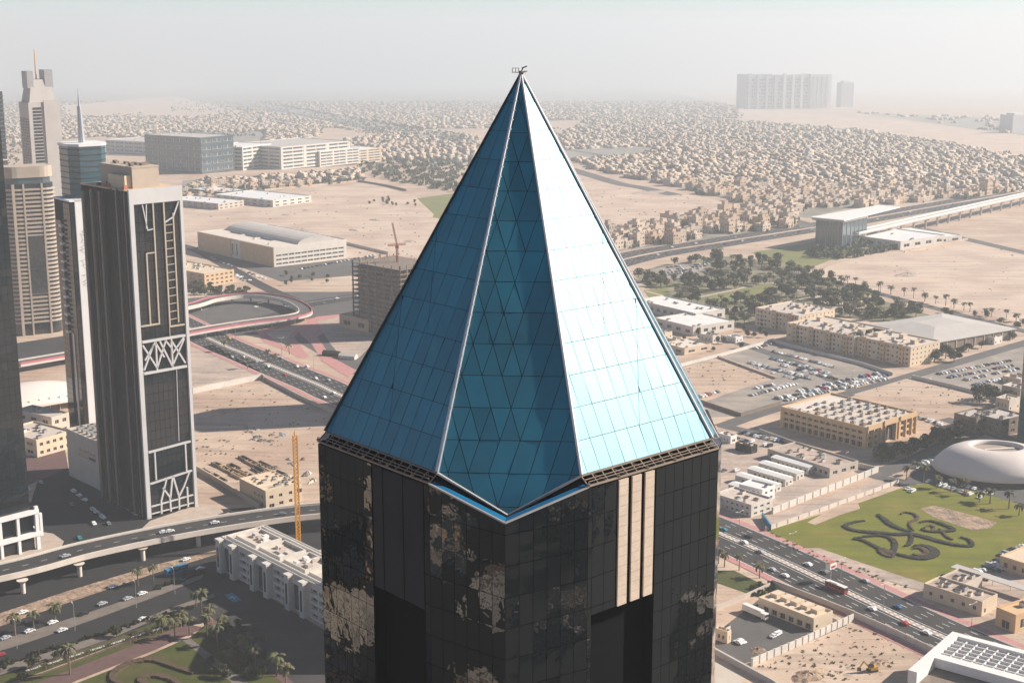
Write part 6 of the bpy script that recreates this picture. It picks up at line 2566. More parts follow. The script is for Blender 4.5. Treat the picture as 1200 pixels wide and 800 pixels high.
def far_house(kind):
    b = MB()
    b.box(-6.5, 6.5, -7.5, 7.5, 0, 7.6, 0)
    b.box(-10, 10.5, -11.5, -11.2, 0, 2.2, 0).box(-10, -9.7, -11.2, 10, 0, 2.2, 0)
    if kind:
        b.box(-3, 2.5, -4, 1.5, 7.6, 10, 0)
        b.box(6.5, 9.5, -5, 2, 0, 4.5, 0)
    else:
        b.box(-5, -1, 1.0, 5.5, 7.6, 9.8, 0)
        b.box(-4, 1.5, -10, -7.5, 0, 7.0, 0)
    for s in (-1, 1):
        for z in (1.0, 4.6):
            for u in (-4.2, 0.4, 4.4):
                b.poly([(s * 6.56, u - .9, z), (s * 6.56, u + .9, z), (s * 6.56, u + .9, z + 1.7), (s * 6.56, u - .9, z + 1.7)], 1)
                if abs(u) > 1:
                    b.poly([(u - .9, s * 7.56, z), (u + .9, s * 7.56, z), (u + .9, s * 7.56, z + 1.7), (u - .9, s * 7.56, z + 1.7)], 1)
    return b
groups = [[], []]
for (x, y, hf, place, px, py) in rest:
    t = VTINT[rr.randrange(len(VTINT))]
    v = rr.uniform(.8, 1.1)
    s = rr.choice([rr.uniform(.7, .95), rr.uniform(.85, 1.25)]) * (1.2 if 'far district' in place else 1.0) * min(1.4, max(1.0, y / 5200) ** .7)
    groups[rr.randrange(2)].append((x, y, GA + rr.choice([0, 1, 2, 3]) * math.pi / 2, s, s * rr.uniform(.85, 1.1), hf * .68, t[0] * v, t[1] * v, t[2] * v))
for k in (0, 1):
    scatter('far_houses', far_house(k), groups[k], ['far_wall', 'hazed_window'], label='mass of pale flat roofed houses reaching into the haze')

# trees between the houses and in the belts
def far_tree():
    return leaf_cloud(71, 15, 3.0, 2.4, 3.0, 3, 1.5)
TB = [
    ([(200, 118), (300, 118), (420, 140), (545, 158), (545, 172), (420, 156), (300, 132), (200, 132)], 900),
    ([(75, 138), (160, 132), (290, 150), (300, 160), (140, 164), (75, 155)], 420),
    ([(420, 190), (520, 180), (560, 195), (560, 230), (470, 215), (424, 205)], 500),
    ([(210, 228), (420, 206), (430, 212), (330, 222), (215, 238)], 120),
    ([(0, 150), (60, 140), (60, 200), (0, 210)], 160),
    ([(640, 150), (900, 150), (1000, 158), (1200, 182), (1200, 192), (1000, 166), (900, 162), (640, 165)], 420),
    ([(560, 80), (640, 95), (640, 105), (540, 100)], 60),
    ([(0, 100), (600, 92), (600, 100), (0, 115)], 260),
    ([(930, 300), (1010, 282), (1060, 292), (980, 306)], 110),
]
ti = []
for (poly, n_) in TB:
    xs, ys = [p[0] for p in poly], [p[1] for p in poly]
    c_ = 0
    tries = 0
    while c_ < n_ and tries < n_ * 30:
        tries += 1
        px, py = rr.uniform(min(xs), max(xs)), rr.uniform(min(ys), max(ys))
        if inpoly(px, py, poly):
            p = G(px, py)
            s = rr.uniform(.8, 1.9)
            v = rr.uniform(.6, 1.5)
            ti.append((p.x, p.y, rr.uniform(0, 6.28), s, s, s * rr.uniform(.8, 1.2), v, v, v))
            c_ += 1
for (x, y, hf, place, px, py) in vis:
    for _ in range(3):
        if rr.random() < .7:
            q_ = (1.2 if 'far district' in place else 1.0) * min(1.4, max(1.0, y / 5200) ** .7)
            s = rr.uniform(.7, 1.5) * q_
            v = rr.uniform(.6, 1.5)
            a_ = rr.uniform(0, 6.28)
            ti.append((x + math.cos(a_) * 11 * q_, y + math.sin(a_) * 11 * q_, a_, s, s, s * rr.uniform(.8, 1.3), v, v, v))
scatter('far_trees', far_tree(), ti, ['far_leaf'], label='scattered trees between the far houses')

# ---- the big pale blocks in the haze
c = G(905, 128)
fb = thing('far_towers', 'row of joined pale towers standing alone in the haze', 'building', c, rad(20))
hb_ = Zat(c.y, 87) - c.z
fb.scale = (c.y / 4500, c.y / 4500, 1)
b = MB()
b.box(-95, -5, 0, 60, 0, hb_)
b.build('west_wing', 'far_block', fb)
b = MB()
b.box(-5, 130, 0, 60, 0, hb_ - 6)
b.build('middle_wing', 'far_block', fb)
for k in range(7):
    b = MB()
    b.box(-90 + 31 * k, -82 + 31 * k, -6, 0, 0, hb_ + (4 if k in (0, 4) else -4))
    b.build('tower_rib', 'far_block_pale' if k > 3 else 'far_block', fb)
for k in range(26):
    for j in range(9):
        if (k * 7 + j * 3) % 5 == 0:
            continue
        b = MB()
        b.box(-92 + 8.4 * k, -87 + 8.4 * k, -.6, -.05, 8 + j * (hb_ - 22) / 9, 15 + j * (hb_ - 22) / 9)
        b.build('window', 'window_dark', fb)
b = MB()
b.box(130, 205, -8, 50, 0, hb_ - 2)
b.build('east_wing', 'far_block_pale', fb)
for k in range(4):
    b = MB()
    b.box(138 + 16 * k, 146 + 16 * k, -10, -8.1, 12, hb_ - 12)
    b.build('window_strip', 'far_block', fb)
c = G(990, 126)
fb = thing('far_block', 'lower grey block beside the joined towers in the haze', 'building', c, rad(20))
b = MB()
b.box(-28, 55, 0, 50, 0, (Zat(c.y, 97) - c.z))
b.build('wall', 'far_block', fb)
b = MB()
b.box(-10, 30, 10, 40, (Zat(c.y, 97) - c.z), (Zat(c.y, 95) - c.z))
b.build('roof_house', 'far_block_pale', fb)
c = G(1190, 156)
fb = thing('far_block', 'grey block at the edge of the far sand lot', 'building', c, rad(30))
b = MB()
b.box(-15, 70, 0, 50, 0, (Zat(c.y, 135) - c.z))
b.build('wall', 'far_block', fb)
b = MB()
b.box(0, 40, 8, 40, (Zat(c.y, 135) - c.z), (Zat(c.y, 133) - c.z))
b.build('roof_house', 'far_block_pale', fb)
sheet('far_sand', [(75, 124), (200, 113), (292, 131), (230, 138), (80, 137)], .06, 'pale_sand')
sheet('far_sand', [(640, 118), (870, 128), (1040, 140), (1250, 165), (1250, 195), (1110, 170), (1000, 152), (870, 140), (640, 130)], .06, 'pale_sand')
for k, (a0, a1, w_) in enumerate([((0, 178), (560, 195), 10), ((180, 205), (560, 180), 9), ((300, 125), (560, 175), 16), ((640, 172), (1000, 225), 8), ((760, 140), (1200, 215), 8), ((300, 100), (640, 130), 14)]):
    road('district_road', [G(*a0), G((a0[0] + a1[0]) / 2, (a0[1] + a1[1]) / 2), G(*a1)], w_, 'old_asphalt', .08 + .012 * k)
sheet('pond', [(500, 182), (552, 180), (556, 190), (510, 194)], .08, 'water')
sheet('pond', [(0, 152), (24, 146), (26, 158), (0, 164)], .08, 'water')


# ================================================================== PLANTING
rr = random.Random(21)
# --- park beside the apartments
PARK = [(742, 322), (770, 312), (850, 300), (905, 305), (945, 318), (1010, 345), (1100, 372), (1060, 378), (980, 372), (900, 366), (880, 378), (860, 386), (850, 372), (775, 350)]
PL = [[(754, 340), (780, 338), (795, 352), (765, 355)], [(828, 346), (880, 336), (905, 333), (910, 340), (880, 350), (835, 356)], [(928, 350), (940, 350), (942, 358), (926, 357)]]
sheet('park_ground', PARK, .05, 'park_floor')
for q in PL:
    sheet('park_lawn', q, .10, 'park_grass')
road('park_path', [G(756, 341), G(800, 350), G(850, 342), G(905, 332), G(960, 350), G(1010, 366)], 2.2, 'beige_paving', .14)
road('park_path', [G(800, 352), G(850, 362), G(900, 358), G(950, 348)], 1.8, 'beige_paving', .15)
sheet('park_pool', [(955, 345), (1000, 348), (1020, 360), (990, 366), (960, 358)], .12, 'beige_paving')
sheet('car_park_by_trees', [(755, 318), (800, 308), (840, 314), (800, 326), (762, 328)], .09, 'lot_asphalt')
n_ = 0
while n_ < 300:
    px, py = rr.uniform(742, 1100), rr.uniform(300, 388)
    if not inpoly(px, py, PARK) or any(inpoly(px, py, q) for q in PL) or (755 < px < 835 and 311 < py < 326):
        continue
    p = G(px, py)
    if rr.random() < .38:
        put_tree('palm_tree', 'date palm growing among the trees of the park', p, rr.choice(PALMS), rr.uniform(1.0, 1.4), 'palms in the park', 'palm')
    else:
        put_tree('park_tree', 'bushy grey green tree growing in the park', p, rr.choice(TREES), rr.uniform(1.1, 1.8), 'bushy trees in the park', tint=rr.uniform(.5, 1.1))
    n_ += 1
for k in range(26):
    p = G(rr.uniform(798, 900), rr.uniform(385, 412))
    px, py = to_px(p.x, p.y)
    if py < 386 + (px - 800) * .02 or py > 422 - (px - 790) * .17:
        continue
    put_tree('shrub_tree', 'low dark shrub tree between the white warehouse and the parking lot', p, rr.choice(TREES[:3]), rr.uniform(.6, .95), 'shrub trees behind the parking lot', tint=rr.uniform(.55, .9))
# --- palms along the road at the sand lot
for k in range(24):
    t = (k + rr.uniform(-.3, .3)) / 23
    p = G(940, 322).lerp(G(1195, 380), t) + Vector((rr.gauss(0, 1.5), 8 + rr.gauss(0, 1.5), 0))
    put_tree('palm_tree', 'date palm in the row along the edge of the big sand lot', p, PALMS[k % 3], rr.uniform(1.0, 1.35), 'palms along the sand lot', 'palm')
for k in range(14):
    p = G(rr.uniform(1010, 1200), rr.uniform(352, 372))
    px, py = to_px(p.x, p.y)
    p = G(px, py + (px - 1000) * .12)
    put_tree('park_tree', 'bushy tree beside the hipped roof hall', p, rr.choice(TREES), rr.uniform(.8, 1.2), 'trees round the hall')
for (px, py, s) in ((1095, 424, 1.6), (1108, 420, 1.8), (1118, 424, 1.5), (1100, 415, 1.4), (1126, 416, 1.2), (1135, 412, 1.0), (1150, 408, .9), (1160, 398, 1.1), (1172, 392, 1.2), (1186, 398, 1.1)):
    put_tree('dark_tree', 'dark dense tree beside the hall and the end apartment', G(px, py), TREES[3], s, 'dark trees by the hall', tint=.5)
for (px, py, s) in ((1148, 472, 1.7), (1160, 468, 1.8), (1170, 474, 1.6), (1180, 470, 1.3)):
    put_tree('dark_tree', 'dark dense tree at the corner of the sand plot', G(px, py), TREES[3], s, 'dark trees at the sand plot', tint=.5)
for k in range(24):
    t = k / 23
    p = G(1030, 543).lerp(G(1112, 512), t) + Vector((rr.gauss(0, 2.5), rr.gauss(0, 3.5), 0))
    put_tree('dark_tree', 'dark dense tree in the belt between the arcaded office and the shell pavilion', p, TREES[k % 4], rr.uniform(1.0, 1.4), 'tree belt beside the shell pavilion', tint=rr.uniform(.42, .62))
for k in range(7):
    put_tree('dark_tree', 'dark tree in front of the dark grey office', G(1116 + rr.uniform(0, 16), 500 + rr.uniform(0, 14)), TREES[k % 4], rr.uniform(.9, 1.2), 'trees by the dark office', tint=.5)
for k, (px, py) in enumerate([(1062, 562), (1082, 566), (1098, 572), (1114, 576), (1130, 580), (1148, 588), (1160, 590), (1182, 596), (1194, 604), (1072, 556)]):
    put_tree('palm_tree', 'date palm between the lawn and the shell pavilion', G(px, py), PALMS[k % 3], rr.uniform(1.0, 1.3), 'palms by the shell pavilion', 'palm', tint=.6)
for k, (px, py) in enumerate([(849, 664), (866, 668), (890, 677), (842, 660)]):
    put_tree('palm_tree', 'date palm on the narrow garden beside the avenue and the black tower', G(px, py), PALMS[k % 3], rr.uniform(.95, 1.15), 'palms beside the avenue', 'palm', tint=.8)
# --- trees on the left
for k in range(34):
    t = rr.random()
    p = G(222, 340).lerp(G(292, 348), t) + Vector((rr.gauss(0, 4), rr.gauss(0, 9), 0))
    put_tree('park_tree', 'dark bushy tree between the tan apartments and the interchange', p, rr.choice(TREES), rr.uniform(.8, 1.2), 'trees by the interchange', tint=rr.uniform(.55, .85))
for k, (px, py) in enumerate([(339, 415), (314, 424), (322, 424), (290, 432), (263, 412)]):
    put_tree('palm_tree', 'date palm on the island of the interchange', G(px, py), PALMS[k % 3], rr.uniform(1.0, 1.2), 'palms at the interchange', 'palm')
for k in range(16):
    put_tree('bush', 'round bush on the sand lot beside the playing field', G(432 + rr.uniform(0, 60), 232 + rr.uniform(0, 10)), TREES[k % 3], rr.uniform(.6, .9), 'bushes by the playing field', 'bush', tint=.8)
for k in range(10):
    put_tree('bush', 'dusty bush on the sand beside the arched hall', G(335 + rr.uniform(0, 60), 322 + rr.uniform(0, 14)), TREES[k % 3], rr.uniform(.5, .8), 'bushes by the arched hall', 'bush', tint=.8)
# park palms and round trees, lower left
for k, (px, py, s) in enumerate([(18, 738, 1.2), (40, 733, 1.1), (65, 722, 1.2), (162, 680, 1.1), (180, 676, 1.0), (190, 735, 1.3), (205, 742, 1.2), (236, 712, 1.2), (246, 722, 1.1), (230, 705, 1.0), (255, 750, 1.2), (288, 762, 1.35),
                                 (325, 786, 1.35), (82, 784, 1.35), (212, 728, 1.1), (222, 738, 1.2), (243, 740, 1.2), (270, 772, 1.1), (335, 800, 1.3), (300, 778, 1.1), (262, 736, 1.1)]):
    put_tree('palm_tree', 'date palm in the park garden by the promenade' if k > 4 else 'date palm on the verge between the carriageways', G(px, py + 6), PALMS[k % 3], s, 'palms of the park garden' if k > 4 else 'palms between the carriageways', 'palm', tint=.9)
for (px, py, s, lab) in ((38, 783, 1.2, 'large round clipped tree on the promenade'), (137, 746, 1.0, 'round clipped tree standing alone on the promenade'), (66, 773, .8, 'small round clipped tree on the promenade'), (5, 786, .9, 'round clipped tree at the end of the promenade'), (28, 797, .8, 'round clipped tree at the lawn corner')):
    put_tree('clipped_tree', lab, G(px, py), (ROUND_T, ROUND), s, None, tint=.75)
for k in range(22):
    put_tree('shrub_tree', 'dark shrub tree in the planted bed beside the park walk', G(262 + rr.uniform(-16, 50), 752 + rr.uniform(-14, 44)), TREES[k % 3], rr.uniform(.5, .85), 'shrubs of the planted bed', tint=rr.uniform(.4, .7))
def bush(px, py, s, lab, grp):
    o = thing('bush', lab, 'bush', G(px, py), rr.uniform(0, 6), grp)
    o.scale = (s, s, s)
    f = link('foliage', BUSH, o)
    v = rr.uniform(.6, 1.1)
    f.color = (v, v, v, 1)
for k in range(40):
    t = k / 39
    p = to_px(*(G(8, 776).lerp(G(225, 712), t)).xy)
    bush(p[0], p[1] + rr.uniform(-2, 3), rr.uniform(.5, .9), 'small dark bush on the verge beside the promenade', 'bushes along the promenade')
for k in range(30):
    bush(880 + rr.uniform(0, 30), 690 + rr.uniform(-6, 8), rr.uniform(.5, .9), 'small dark bush by the yard house and the avenue', 'bushes by the yard house')
for k in range(30):
    t = rr.random()
    bush(185 + 60 * t, 689 - 20 * t + rr.uniform(-2, 2), rr.uniform(.6, 1), 'dark bush on the median of the lower carriageways', 'bushes on the median')

# --- clipped hedges that write a flourish across the lawn
def hedge_stroke(pts, w0, w1, h, m, lab, name='hedge', z=.08, conv=True):
    P_ = [G(800 + x / 3.0, 533 + y / 3.0) if conv else G(x, y) for x, y in pts]
    L = smooth_line(P_, 7)
    n = len(L)
    b = MB()
    ws = [w0 + (w1 - w0) * math.sin(math.pi * k / (n - 1)) for k in range(n)]
    A_, B_ = [], []
    for k in range(n):
        t = (L[min(k + 1, n - 1)] - L[max(k - 1, 0)]).normalized()
        nn = Vector((-t.y, t.x, 0))
        j = 1 + R.uniform(-.12, .12)
        A_.append(L[k] + nn * ws[k] / 2 * j)
        B_.append(L[k] - nn * ws[k] / 2 * j)
    o0 = L[0].copy()
    for k in range(n - 1):
        hh_ = h * R.uniform(.85, 1.15)
        up = Vector((0, 0, hh_))
        a0, a1, b0, b1 = A_[k] - o0, A_[k + 1] - o0, B_[k] - o0, B_[k + 1] - o0
        b.poly([a0, a1, a1 + up, a0 + up]).poly([b1, b0, b0 + up, b1 + up]).poly([a0 + up, a1 + up, b1 + up, b0 + up]).poly([a0, a0 + up, b0 + up, b0]).poly([a1, b1, b1 + up, a1 + up])
    o = b.build(name, m)
    o.location = (o0.x, o0.y, z)
    return tag(o, lab, 'hedge', 'hedges of the lawn flourish' if conv else None)
ST_ = [
    ([(640, 233), (605, 238), (572, 250), (592, 264), (640, 272), (700, 277), (755, 281), (800, 280), (850, 290), (905, 306), (965, 319), (1016, 321), (1008, 301), (975, 291)], 1.2, 4.2, 'hedge', 'longest dark hedge sweeping right across the lawn'),
    ([(685, 211), (706, 226), (732, 246), (766, 262), (804, 271)], 1.5, 3.6, 'hedge', 'short straight dark hedge slanting into the flourish'),
    ([(766, 210), (782, 204), (815, 210), (826, 226), (802, 237), (800, 252), (812, 268)], .8, 1.9, 'hedge_brown', 'thin brown curling hedge at the top of the flourish'),
    ([(832, 239), (870, 234), (912, 245), (952, 265), (905, 272), (862, 270), (838, 262)], 1.0, 3.0, 'hedge', 'leaf shaped dark hedge loop on the lawn'),
    ([(850, 258), (868, 250), (885, 258), (872, 268)], .8, 1.6, 'hedge_brown', 'small brown hedge inside the leaf loop'),
    ([(900, 262), (912, 270), (930, 290), (950, 300)], .8, 1.6, 'hedge_brown', 'short brown hedge under the leaf loop'),
    ([(598, 297), (635, 303), (682, 326), (730, 352), (742, 340), (748, 318), (736, 298), (700, 286), (650, 288), (600, 296)], 1.2, 3.2, 'hedge', 'closed dark hedge loop near the pavement side'),
    ([(690, 335), (708, 350), (735, 357), (722, 340), (700, 330)], 2.0, 4.0, 'hedge_brown', 'brown filled hedge patch inside the closed loop'),
    ([(752, 350), (800, 361), (850, 365), (886, 351), (876, 331), (842, 321), (812, 323)], 1.4, 5.2, 'hedge', 'thick hook shaped dark hedge on the lawn'),
    ([(800, 281), (806, 298), (796, 316), (780, 322)], 1.2, 2.4, 'hedge', 'short dark hedge joining the sweep and the hook'),
    ([(810, 330), (840, 330), (858, 345), (835, 355), (808, 350)], 1.5, 3.5, 'hedge_brown', 'brown hedge curl inside the hook'),
]
for (pts, w0, w1, m_, lab) in ST_:
    hedge_stroke(pts, w0 * .85, w1 * .82, .8, m_, lab)
for pts, lab in (([(227, 790), (205, 782), (180, 774), (155, 777), (136, 787), (133, 797), (150, 806)], 'curved brown hedge on the shaded park lawn'), ([(176, 806), (165, 797), (180, 792), (200, 796), (215, 806)], 'small curled hedge inside the curved one on the park lawn')):
    hedge_stroke(pts, 1.5, 3.4, .9, 'hedge_brown', lab, conv=False, z=.12)

# small houses that fill the plots round the lots
for k, (px, py, w_, d_, h_, m_, lab) in enumerate([(779, 398, 9, 12, 5, 'cream', 'small cream house below the white warehouse'), (792, 405, 8, 10, 4, 'white_wall', 'small white hut among the shrubs by the dirt lot'), (835, 402, 10, 14, 5, 'white_wall', 'white bungalow hidden among the shrub trees'),
        (862, 402, 9, 9, 4, 'frame_white', 'tiny white kiosk at the corner of the parking lot'), (980, 352, 10, 14, 5, 'white_wall', 'white pavilion by the paved court of the park'), (1008, 360, 9, 9, 5, 'cream', 'cream pavilion beside the palms of the park'), (905, 345, 8, 8, 4, 'grey_roof', 'grey kiosk on the park path'),
        (1140, 400, 12, 16, 5, 'cream', 'cream bungalow between the hall and the palm road'), (1165, 404, 12, 12, 5, 'white_wall', 'white bungalow in the garden by the street'), (1182, 482, 14, 10, 7, 'concrete', 'grey annexe behind the dark offices'), (1195, 470, 14, 14, 8, 'concrete', 'concrete block beside the car park wall'),
        (856, 520, 6, 10, 4, 'bright_white', 'white container in the dusty yard'), (880, 532, 6, 12, 4, 'hedge', 'dark green container behind the cabins'), (1196, 452, 10, 14, 4, 'cream', 'cream shed at the edge of the far car park'), (845, 596, 6, 9, 4, 'white_wall', 'white gatehouse by the pink pavement')]):
    building('small_house', lab, 'house', G(px, py), rad(42), w_, d_, h_, [(1.5, 3, .8, 2.4), (w_ - 3, w_ - 1.5, .8, 2.4)], grid_ops(d_, h_, 3, 1, .3, .4), m_, 'roof_gravel', clutter=3, seed=200 + k)
# ================================================================== CARS
ua, va = rad(42), rad(-49)
lot = 'in the lot by the apartments'
car_row((905, 412), (980, 431), 22, ua, lot)
car_row((902, 420), (972, 438), 22, ua, lot)
car_row((877, 425), (953, 445), 24, ua, lot)
car_row((880, 430), (945, 448), 18, ua, lot, .5)
car_row((884, 409), (908, 402), 6, va, lot)
car_row((909, 468), (1041, 440), 40, va, lot, .06)
car_row((920, 470), (1040, 444), 34, va, lot, .25)
car_row((878, 464), (934, 450), 14, va, lot, .2)
car_row((884, 456), (930, 446), 10, va, lot, .35)
car_row((915, 428), (985, 446), 18, ua, lot, .3)
car_row((930, 460), (1030, 438), 26, va, lot, .35)
car_row((820, 466), (842, 459), 6, va, 'on the dirt lot')
lot2 = 'in the lot across the street'
car_row((1098, 439), (1184, 423), 24, va, lot2)
car_row((1106, 444), (1190, 428), 22, va, lot2, .2)
car_row((1140, 452), (1200, 438), 18, va, lot2, .1)
car_row((1130, 446), (1196, 432), 16, va, lot2, .35)
car_row((1080, 444), (1112, 452), 8, ua, lot2, .3)
car_row((1069, 488), (1106, 499), 9, ua, 'beside the arcaded office', .05)
car_row((866, 507), (920, 519), 12, ua, 'in the yard behind the cabins')
car_row((862, 514), (905, 524), 8, ua, 'in the yard behind the cabins', .4)
car_row((845, 552), (866, 552), 3, ua, 'in the yard behind the cabins', .2)
car_row((1068, 549), (1140, 522), 15, va, 'round the shell pavilion', .2)
car_row((1080, 562), (1150, 584), 14, ua, 'round the shell pavilion', .25)
car_row((1095, 560), (1165, 580), 11, ua, 'round the shell pavilion', .4)
car_row((1140, 675), (1176, 655), 8, va, 'beside the long carport', .05)
car_row((1150, 680), (1186, 660), 7, va, 'beside the long carport', .2)
car_row((1172, 652), (1200, 640), 7, va, 'beside the long carport', .05)
car_row((246, 302), (312, 328), 16, ua, 'beside the arched hall')
car_row((252, 312), (300, 332), 10, ua, 'beside the arched hall', .4)
car_row((350, 316), (440, 299), 20, va, 'beside the arched hall', .2)
car_row((268, 318), (288, 330), 7, ua, 'beside the arched hall', .2)
for k in range(4):
    car_row((762 + 6 * k, 326 - 4 * k), (812 + 8 * k, 318 - 3.0 * k), 12, va, 'under the trees of the park', .2)
car_row((902, 748), (912, 744), 3, ua, 'in the walled yard')
car_row((858, 756), (872, 752), 3, va, 'in the walled yard', .2)
car_row((108, 598), (122, 608), 6, va, 'beside the framed tower', .1)
car_row((85, 575), (100, 588), 5, va, 'beside the framed tower', .3)
car_row((1060, 572), (1072, 578), 2, ua, 'round the shell pavilion')

finish_parked()

def tangent(L, p):
    k = min(range(len(L) - 1), key=lambda i: (L[i].x - p.x) ** 2 + (L[i].y - p.y) ** 2)
    d = L[k + 1] - L[k]
    return math.atan2(d.y, d.x)
def drive(lst, L, where, z=.1, flip=0):
    for (px, py, c_) in lst:
        p = G(px, py, z)
        moving_car(px, py, tangent(L, p) + flip, c_, where, z)
drive([(848, 621, 'teal'), (872, 636, 'white'), (877, 629, 'black'), (891, 647, 'silver'), (947, 662, 'white'), (966, 671, 'grey'), (920, 675, 'white'), (905, 668, 'silver'),
       (1022, 714, 'white'), (1052, 712, 'blue'), (1060, 731, 'red'), (1014, 681, 'silver'), (1086, 742, 'white')], AVL, 'on the avenue beside the lawn')
drive([(286, 419, 'white'), (318, 432, 'grey'), (314, 430, 'white'), (334, 440, 'red'), (348, 430, 'white'), (360, 430, 'white'), (391, 461, 'white'), (380, 466, 'white'), (269, 397, 'yellow'), (272, 419, 'silver'),
       (300, 424, 'white'), (370, 444, 'white'), (385, 446, 'silver'), (330, 420, 'silver')], AVL, 'on the avenue by the interchange')
LR = [G(-30, 765), G(100, 722), G(240, 672)]
drive([(133, 688, 'white'), (167, 696, 'white'), (150, 702, 'silver'), (62, 730, 'white'), (35, 740, 'white'), (73, 739, 'white'), (98, 720, 'black'), (7, 748, 'silver'), (218, 656, 'white'), (235, 667, 'white'), (212, 681, 'teal'), (27, 718, 'white'), (0, 768, 'red'), (120, 708, 'silver')], LR, 'on the lower carriageways')
drive([(168, 726, 'white')], LR, 'beside the promenade')
drive([(77, 652, 'silver'), (192, 624, 'white'), (199, 623, 'white'), (252, 613, 'white'), (330, 603, 'grey')], FL, 'on the flyover', 9.1)
ST2 = [G(33, 560), G(80, 600), G(125, 640)]
drive([(110, 614, 'white'), (127, 614, 'grey'), (93, 631, 'teal'), (33, 574, 'white'), (48, 566, 'silver'), (84, 592, 'grey')], ST2, 'on the shaded street between the towers')
drive([(300, 360, 'white'), (342, 372, 'white'), (395, 350, 'white'), (380, 356, 'grey'), (420, 347, 'white')], [G(260, 372), G(340, 362), G(430, 346)], 'on the interchange slip roads')
hwc = []
for k in range(46):
    t = rr.random()
    i = int(t * (len(HW) - 1))
    q = HW[i].lerp(HW[min(i + 1, len(HW) - 1)], rr.random()) + Vector((-.68, .73, 0)) * rr.choice([-16, -12, -8, 8, 12, 16])
    px, py = to_px(q.x, q.y)
    if 730 < px < 1200:
        hwc.append((px, py, rr.choice(['white', 'white', 'silver', 'grey', 'black'])))
drive(hwc, HW, 'on the far highway')
bus(207, 671, rad(46), 'blue bus on the lower carriageway beside the arched office', 'bus_blue', 'sign_blue')
# painted bay in the forecourt
sheet('painted_bay', [(263, 697), (272, 694), (283, 703), (274, 706)], .17, 'sign_blue')
mk = MB()
p = G(273, 700)
for (dx, dy, w_, h_) in ((-1.2, -1, 1.4, .4), (1.0, .6, 1.6, .4), (-.6, 1.0, .5, 1.2), (.8, -1.0, .5, 1.0), (0, 0, 2.6, .35)):
    mk.poly([(p.x + dx - w_ / 2, p.y + dy - h_ / 2, .22), (p.x + dx + w_ / 2, p.y + dy - h_ / 2, .22), (p.x + dx + w_ / 2, p.y + dy + h_ / 2, .22), (p.x + dx - w_ / 2, p.y + dy + h_ / 2, .22)])
tag(mk.build('bay_marking', 'white_paint'), kind='structure')

# ================================================================== STREET LAMPS AND SMALL THINGS
for (px, py) in ((928, 652), (1035, 714), (1138, 738), (866, 626), (985, 684)):
    street_lamp(px, py, 12, 2, 'tall street lamp beside the lawn on the avenue', rad(38), 'street lamps of the avenue')
for (px, py) in ((88, 739), (205, 696), (160, 712), (20, 760)):
    street_lamp(px, py, 12, 1, 'tall street lamp beside the lower carriageways', rad(120), 'street lamps of the lower carriageways')
for (px, py) in ((276, 398), (306, 372), (240, 380), (330, 415), (368, 436), (300, 392)):
    street_lamp(px, py, 13, 2, 'street lamp at the interchange', rad(38), 'street lamps of the interchange')
for k in range(10):
    p = HW[int(8 + k * 2.2) % len(HW)]
    px, py = to_px(p.x, p.y)
    street_lamp(px, py, 14, 2, 'street lamp on the median of the far highway', rad(130), 'street lamps of the far highway')
for (px, py) in ((990, 548), (998, 449), (1108, 548)):
    street_lamp(px, py, 9, 1, 'street lamp at the office street corner', rad(40), 'street lamps of the office street')
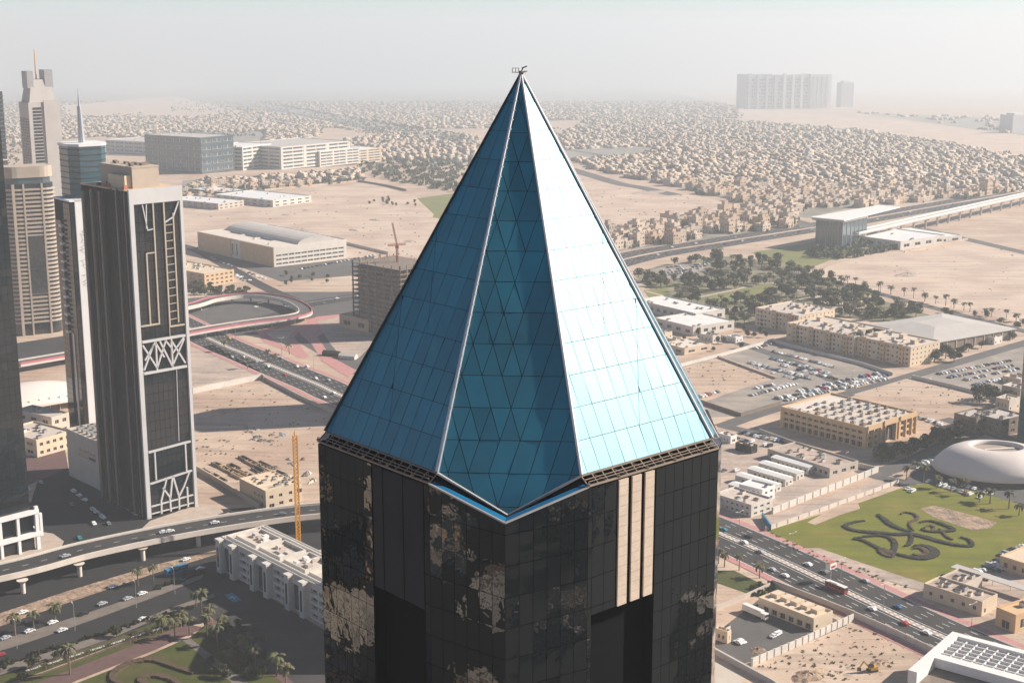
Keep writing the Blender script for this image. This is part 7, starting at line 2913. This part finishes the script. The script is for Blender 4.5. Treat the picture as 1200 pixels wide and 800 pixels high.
# planters and benches on the promenade
for k in range(7):
    p = G(30, 790).lerp(G(200, 736), (k + .5) / 7)
    o = thing('pergola', 'low timber pergola with slats on the promenade', 'pergola', p, rad(46), 'pergolas along the promenade')
    for s in (-1, 1):
        for t in (-1, 1):
            b = MB()
            b.box(s * 3.2 - .12, s * 3.2 + .12, t * 1.6 - .12, t * 1.6 + .12, 0, 2.6)
            b.build('post', 'bark', o)
    for j in range(9):
        b = MB()
        b.box(-3.6 + .88 * j, -3.4 + .88 * j, -2, 2, 2.6, 2.75)
        b.build('slat', 'bark', o)
    b = MB()
    b.box(-3.2, 3.2, 2.4, 2.9, .1, .6)
    b.build('bench', 'frame_white', o)

# dry scrub on the open sand
si = []
for (poly, n_) in (([(930, 325), (1010, 300), (1130, 281), (1200, 297), (1200, 376)], 90), ([(215, 252), (340, 228), (430, 216), (500, 245), (480, 330), (400, 318), (330, 262)], 160),
                   ([(672, 207), (860, 240), (900, 250), (700, 270)], 120), ([(228, 460), (310, 444), (384, 480), (372, 520), (230, 545)], 120), ([(1000, 462), (1068, 445), (1150, 464), (1072, 496)], 60),
                   ([(885, 782), (1002, 730), (1085, 772), (1000, 800)], 120), ([(795, 434), (842, 421), (905, 443), (850, 460)], 50), ([(900, 622), (940, 640), (1085, 694), (1090, 700), (905, 636)], 60)):
    xs, ys = [q[0] for q in poly], [q[1] for q in poly]
    c_ = 0
    while c_ < n_:
        px, py = rr.uniform(min(xs), max(xs)), rr.uniform(min(ys), max(ys))
        if inpoly(px, py, poly):
            p = G(px, py)
            s = rr.choice([.12, .18, .25, .32]) * (1.5 if py < 300 else 1)
            v = rr.uniform(.8, 2.2)
            si.append((p.x, p.y, rr.uniform(0, 6), s, s, s * .7, v * 1.25, v, v * .8))
            c_ += 1
scatter('dry_scrub', leaf_cloud(91, 22, 3.0, 2.0, 1.6, 4, 1.1), si, ['far_leaf'], label='dry scrub scattered over the open sand')

# ================================================================== the haze of the day
hz = MB()
hz.box(-42000, 42000, -9000, 62000, gz(60000) - 1.0, HAZE_TOP)
m = bpy.data.materials.new('haze')
m.use_nodes = True
nt = m.node_tree
nt.nodes.clear()
vo = nt.nodes.new('ShaderNodeVolumePrincipled')
vo.inputs['Color'].default_value = (*HAZE_COLOR, 1)
vo.inputs['Density'].default_value = HAZE_DENSITY
vo.inputs['Anisotropy'].default_value = 0.2
om = nt.nodes.new('ShaderNodeOutputMaterial')
nt.links.new(vo.outputs[0], om.inputs['Volume'])
MATS['haze'] = m
ho = hz.build('haze', 'haze')
ho['kind'] = 'stuff'
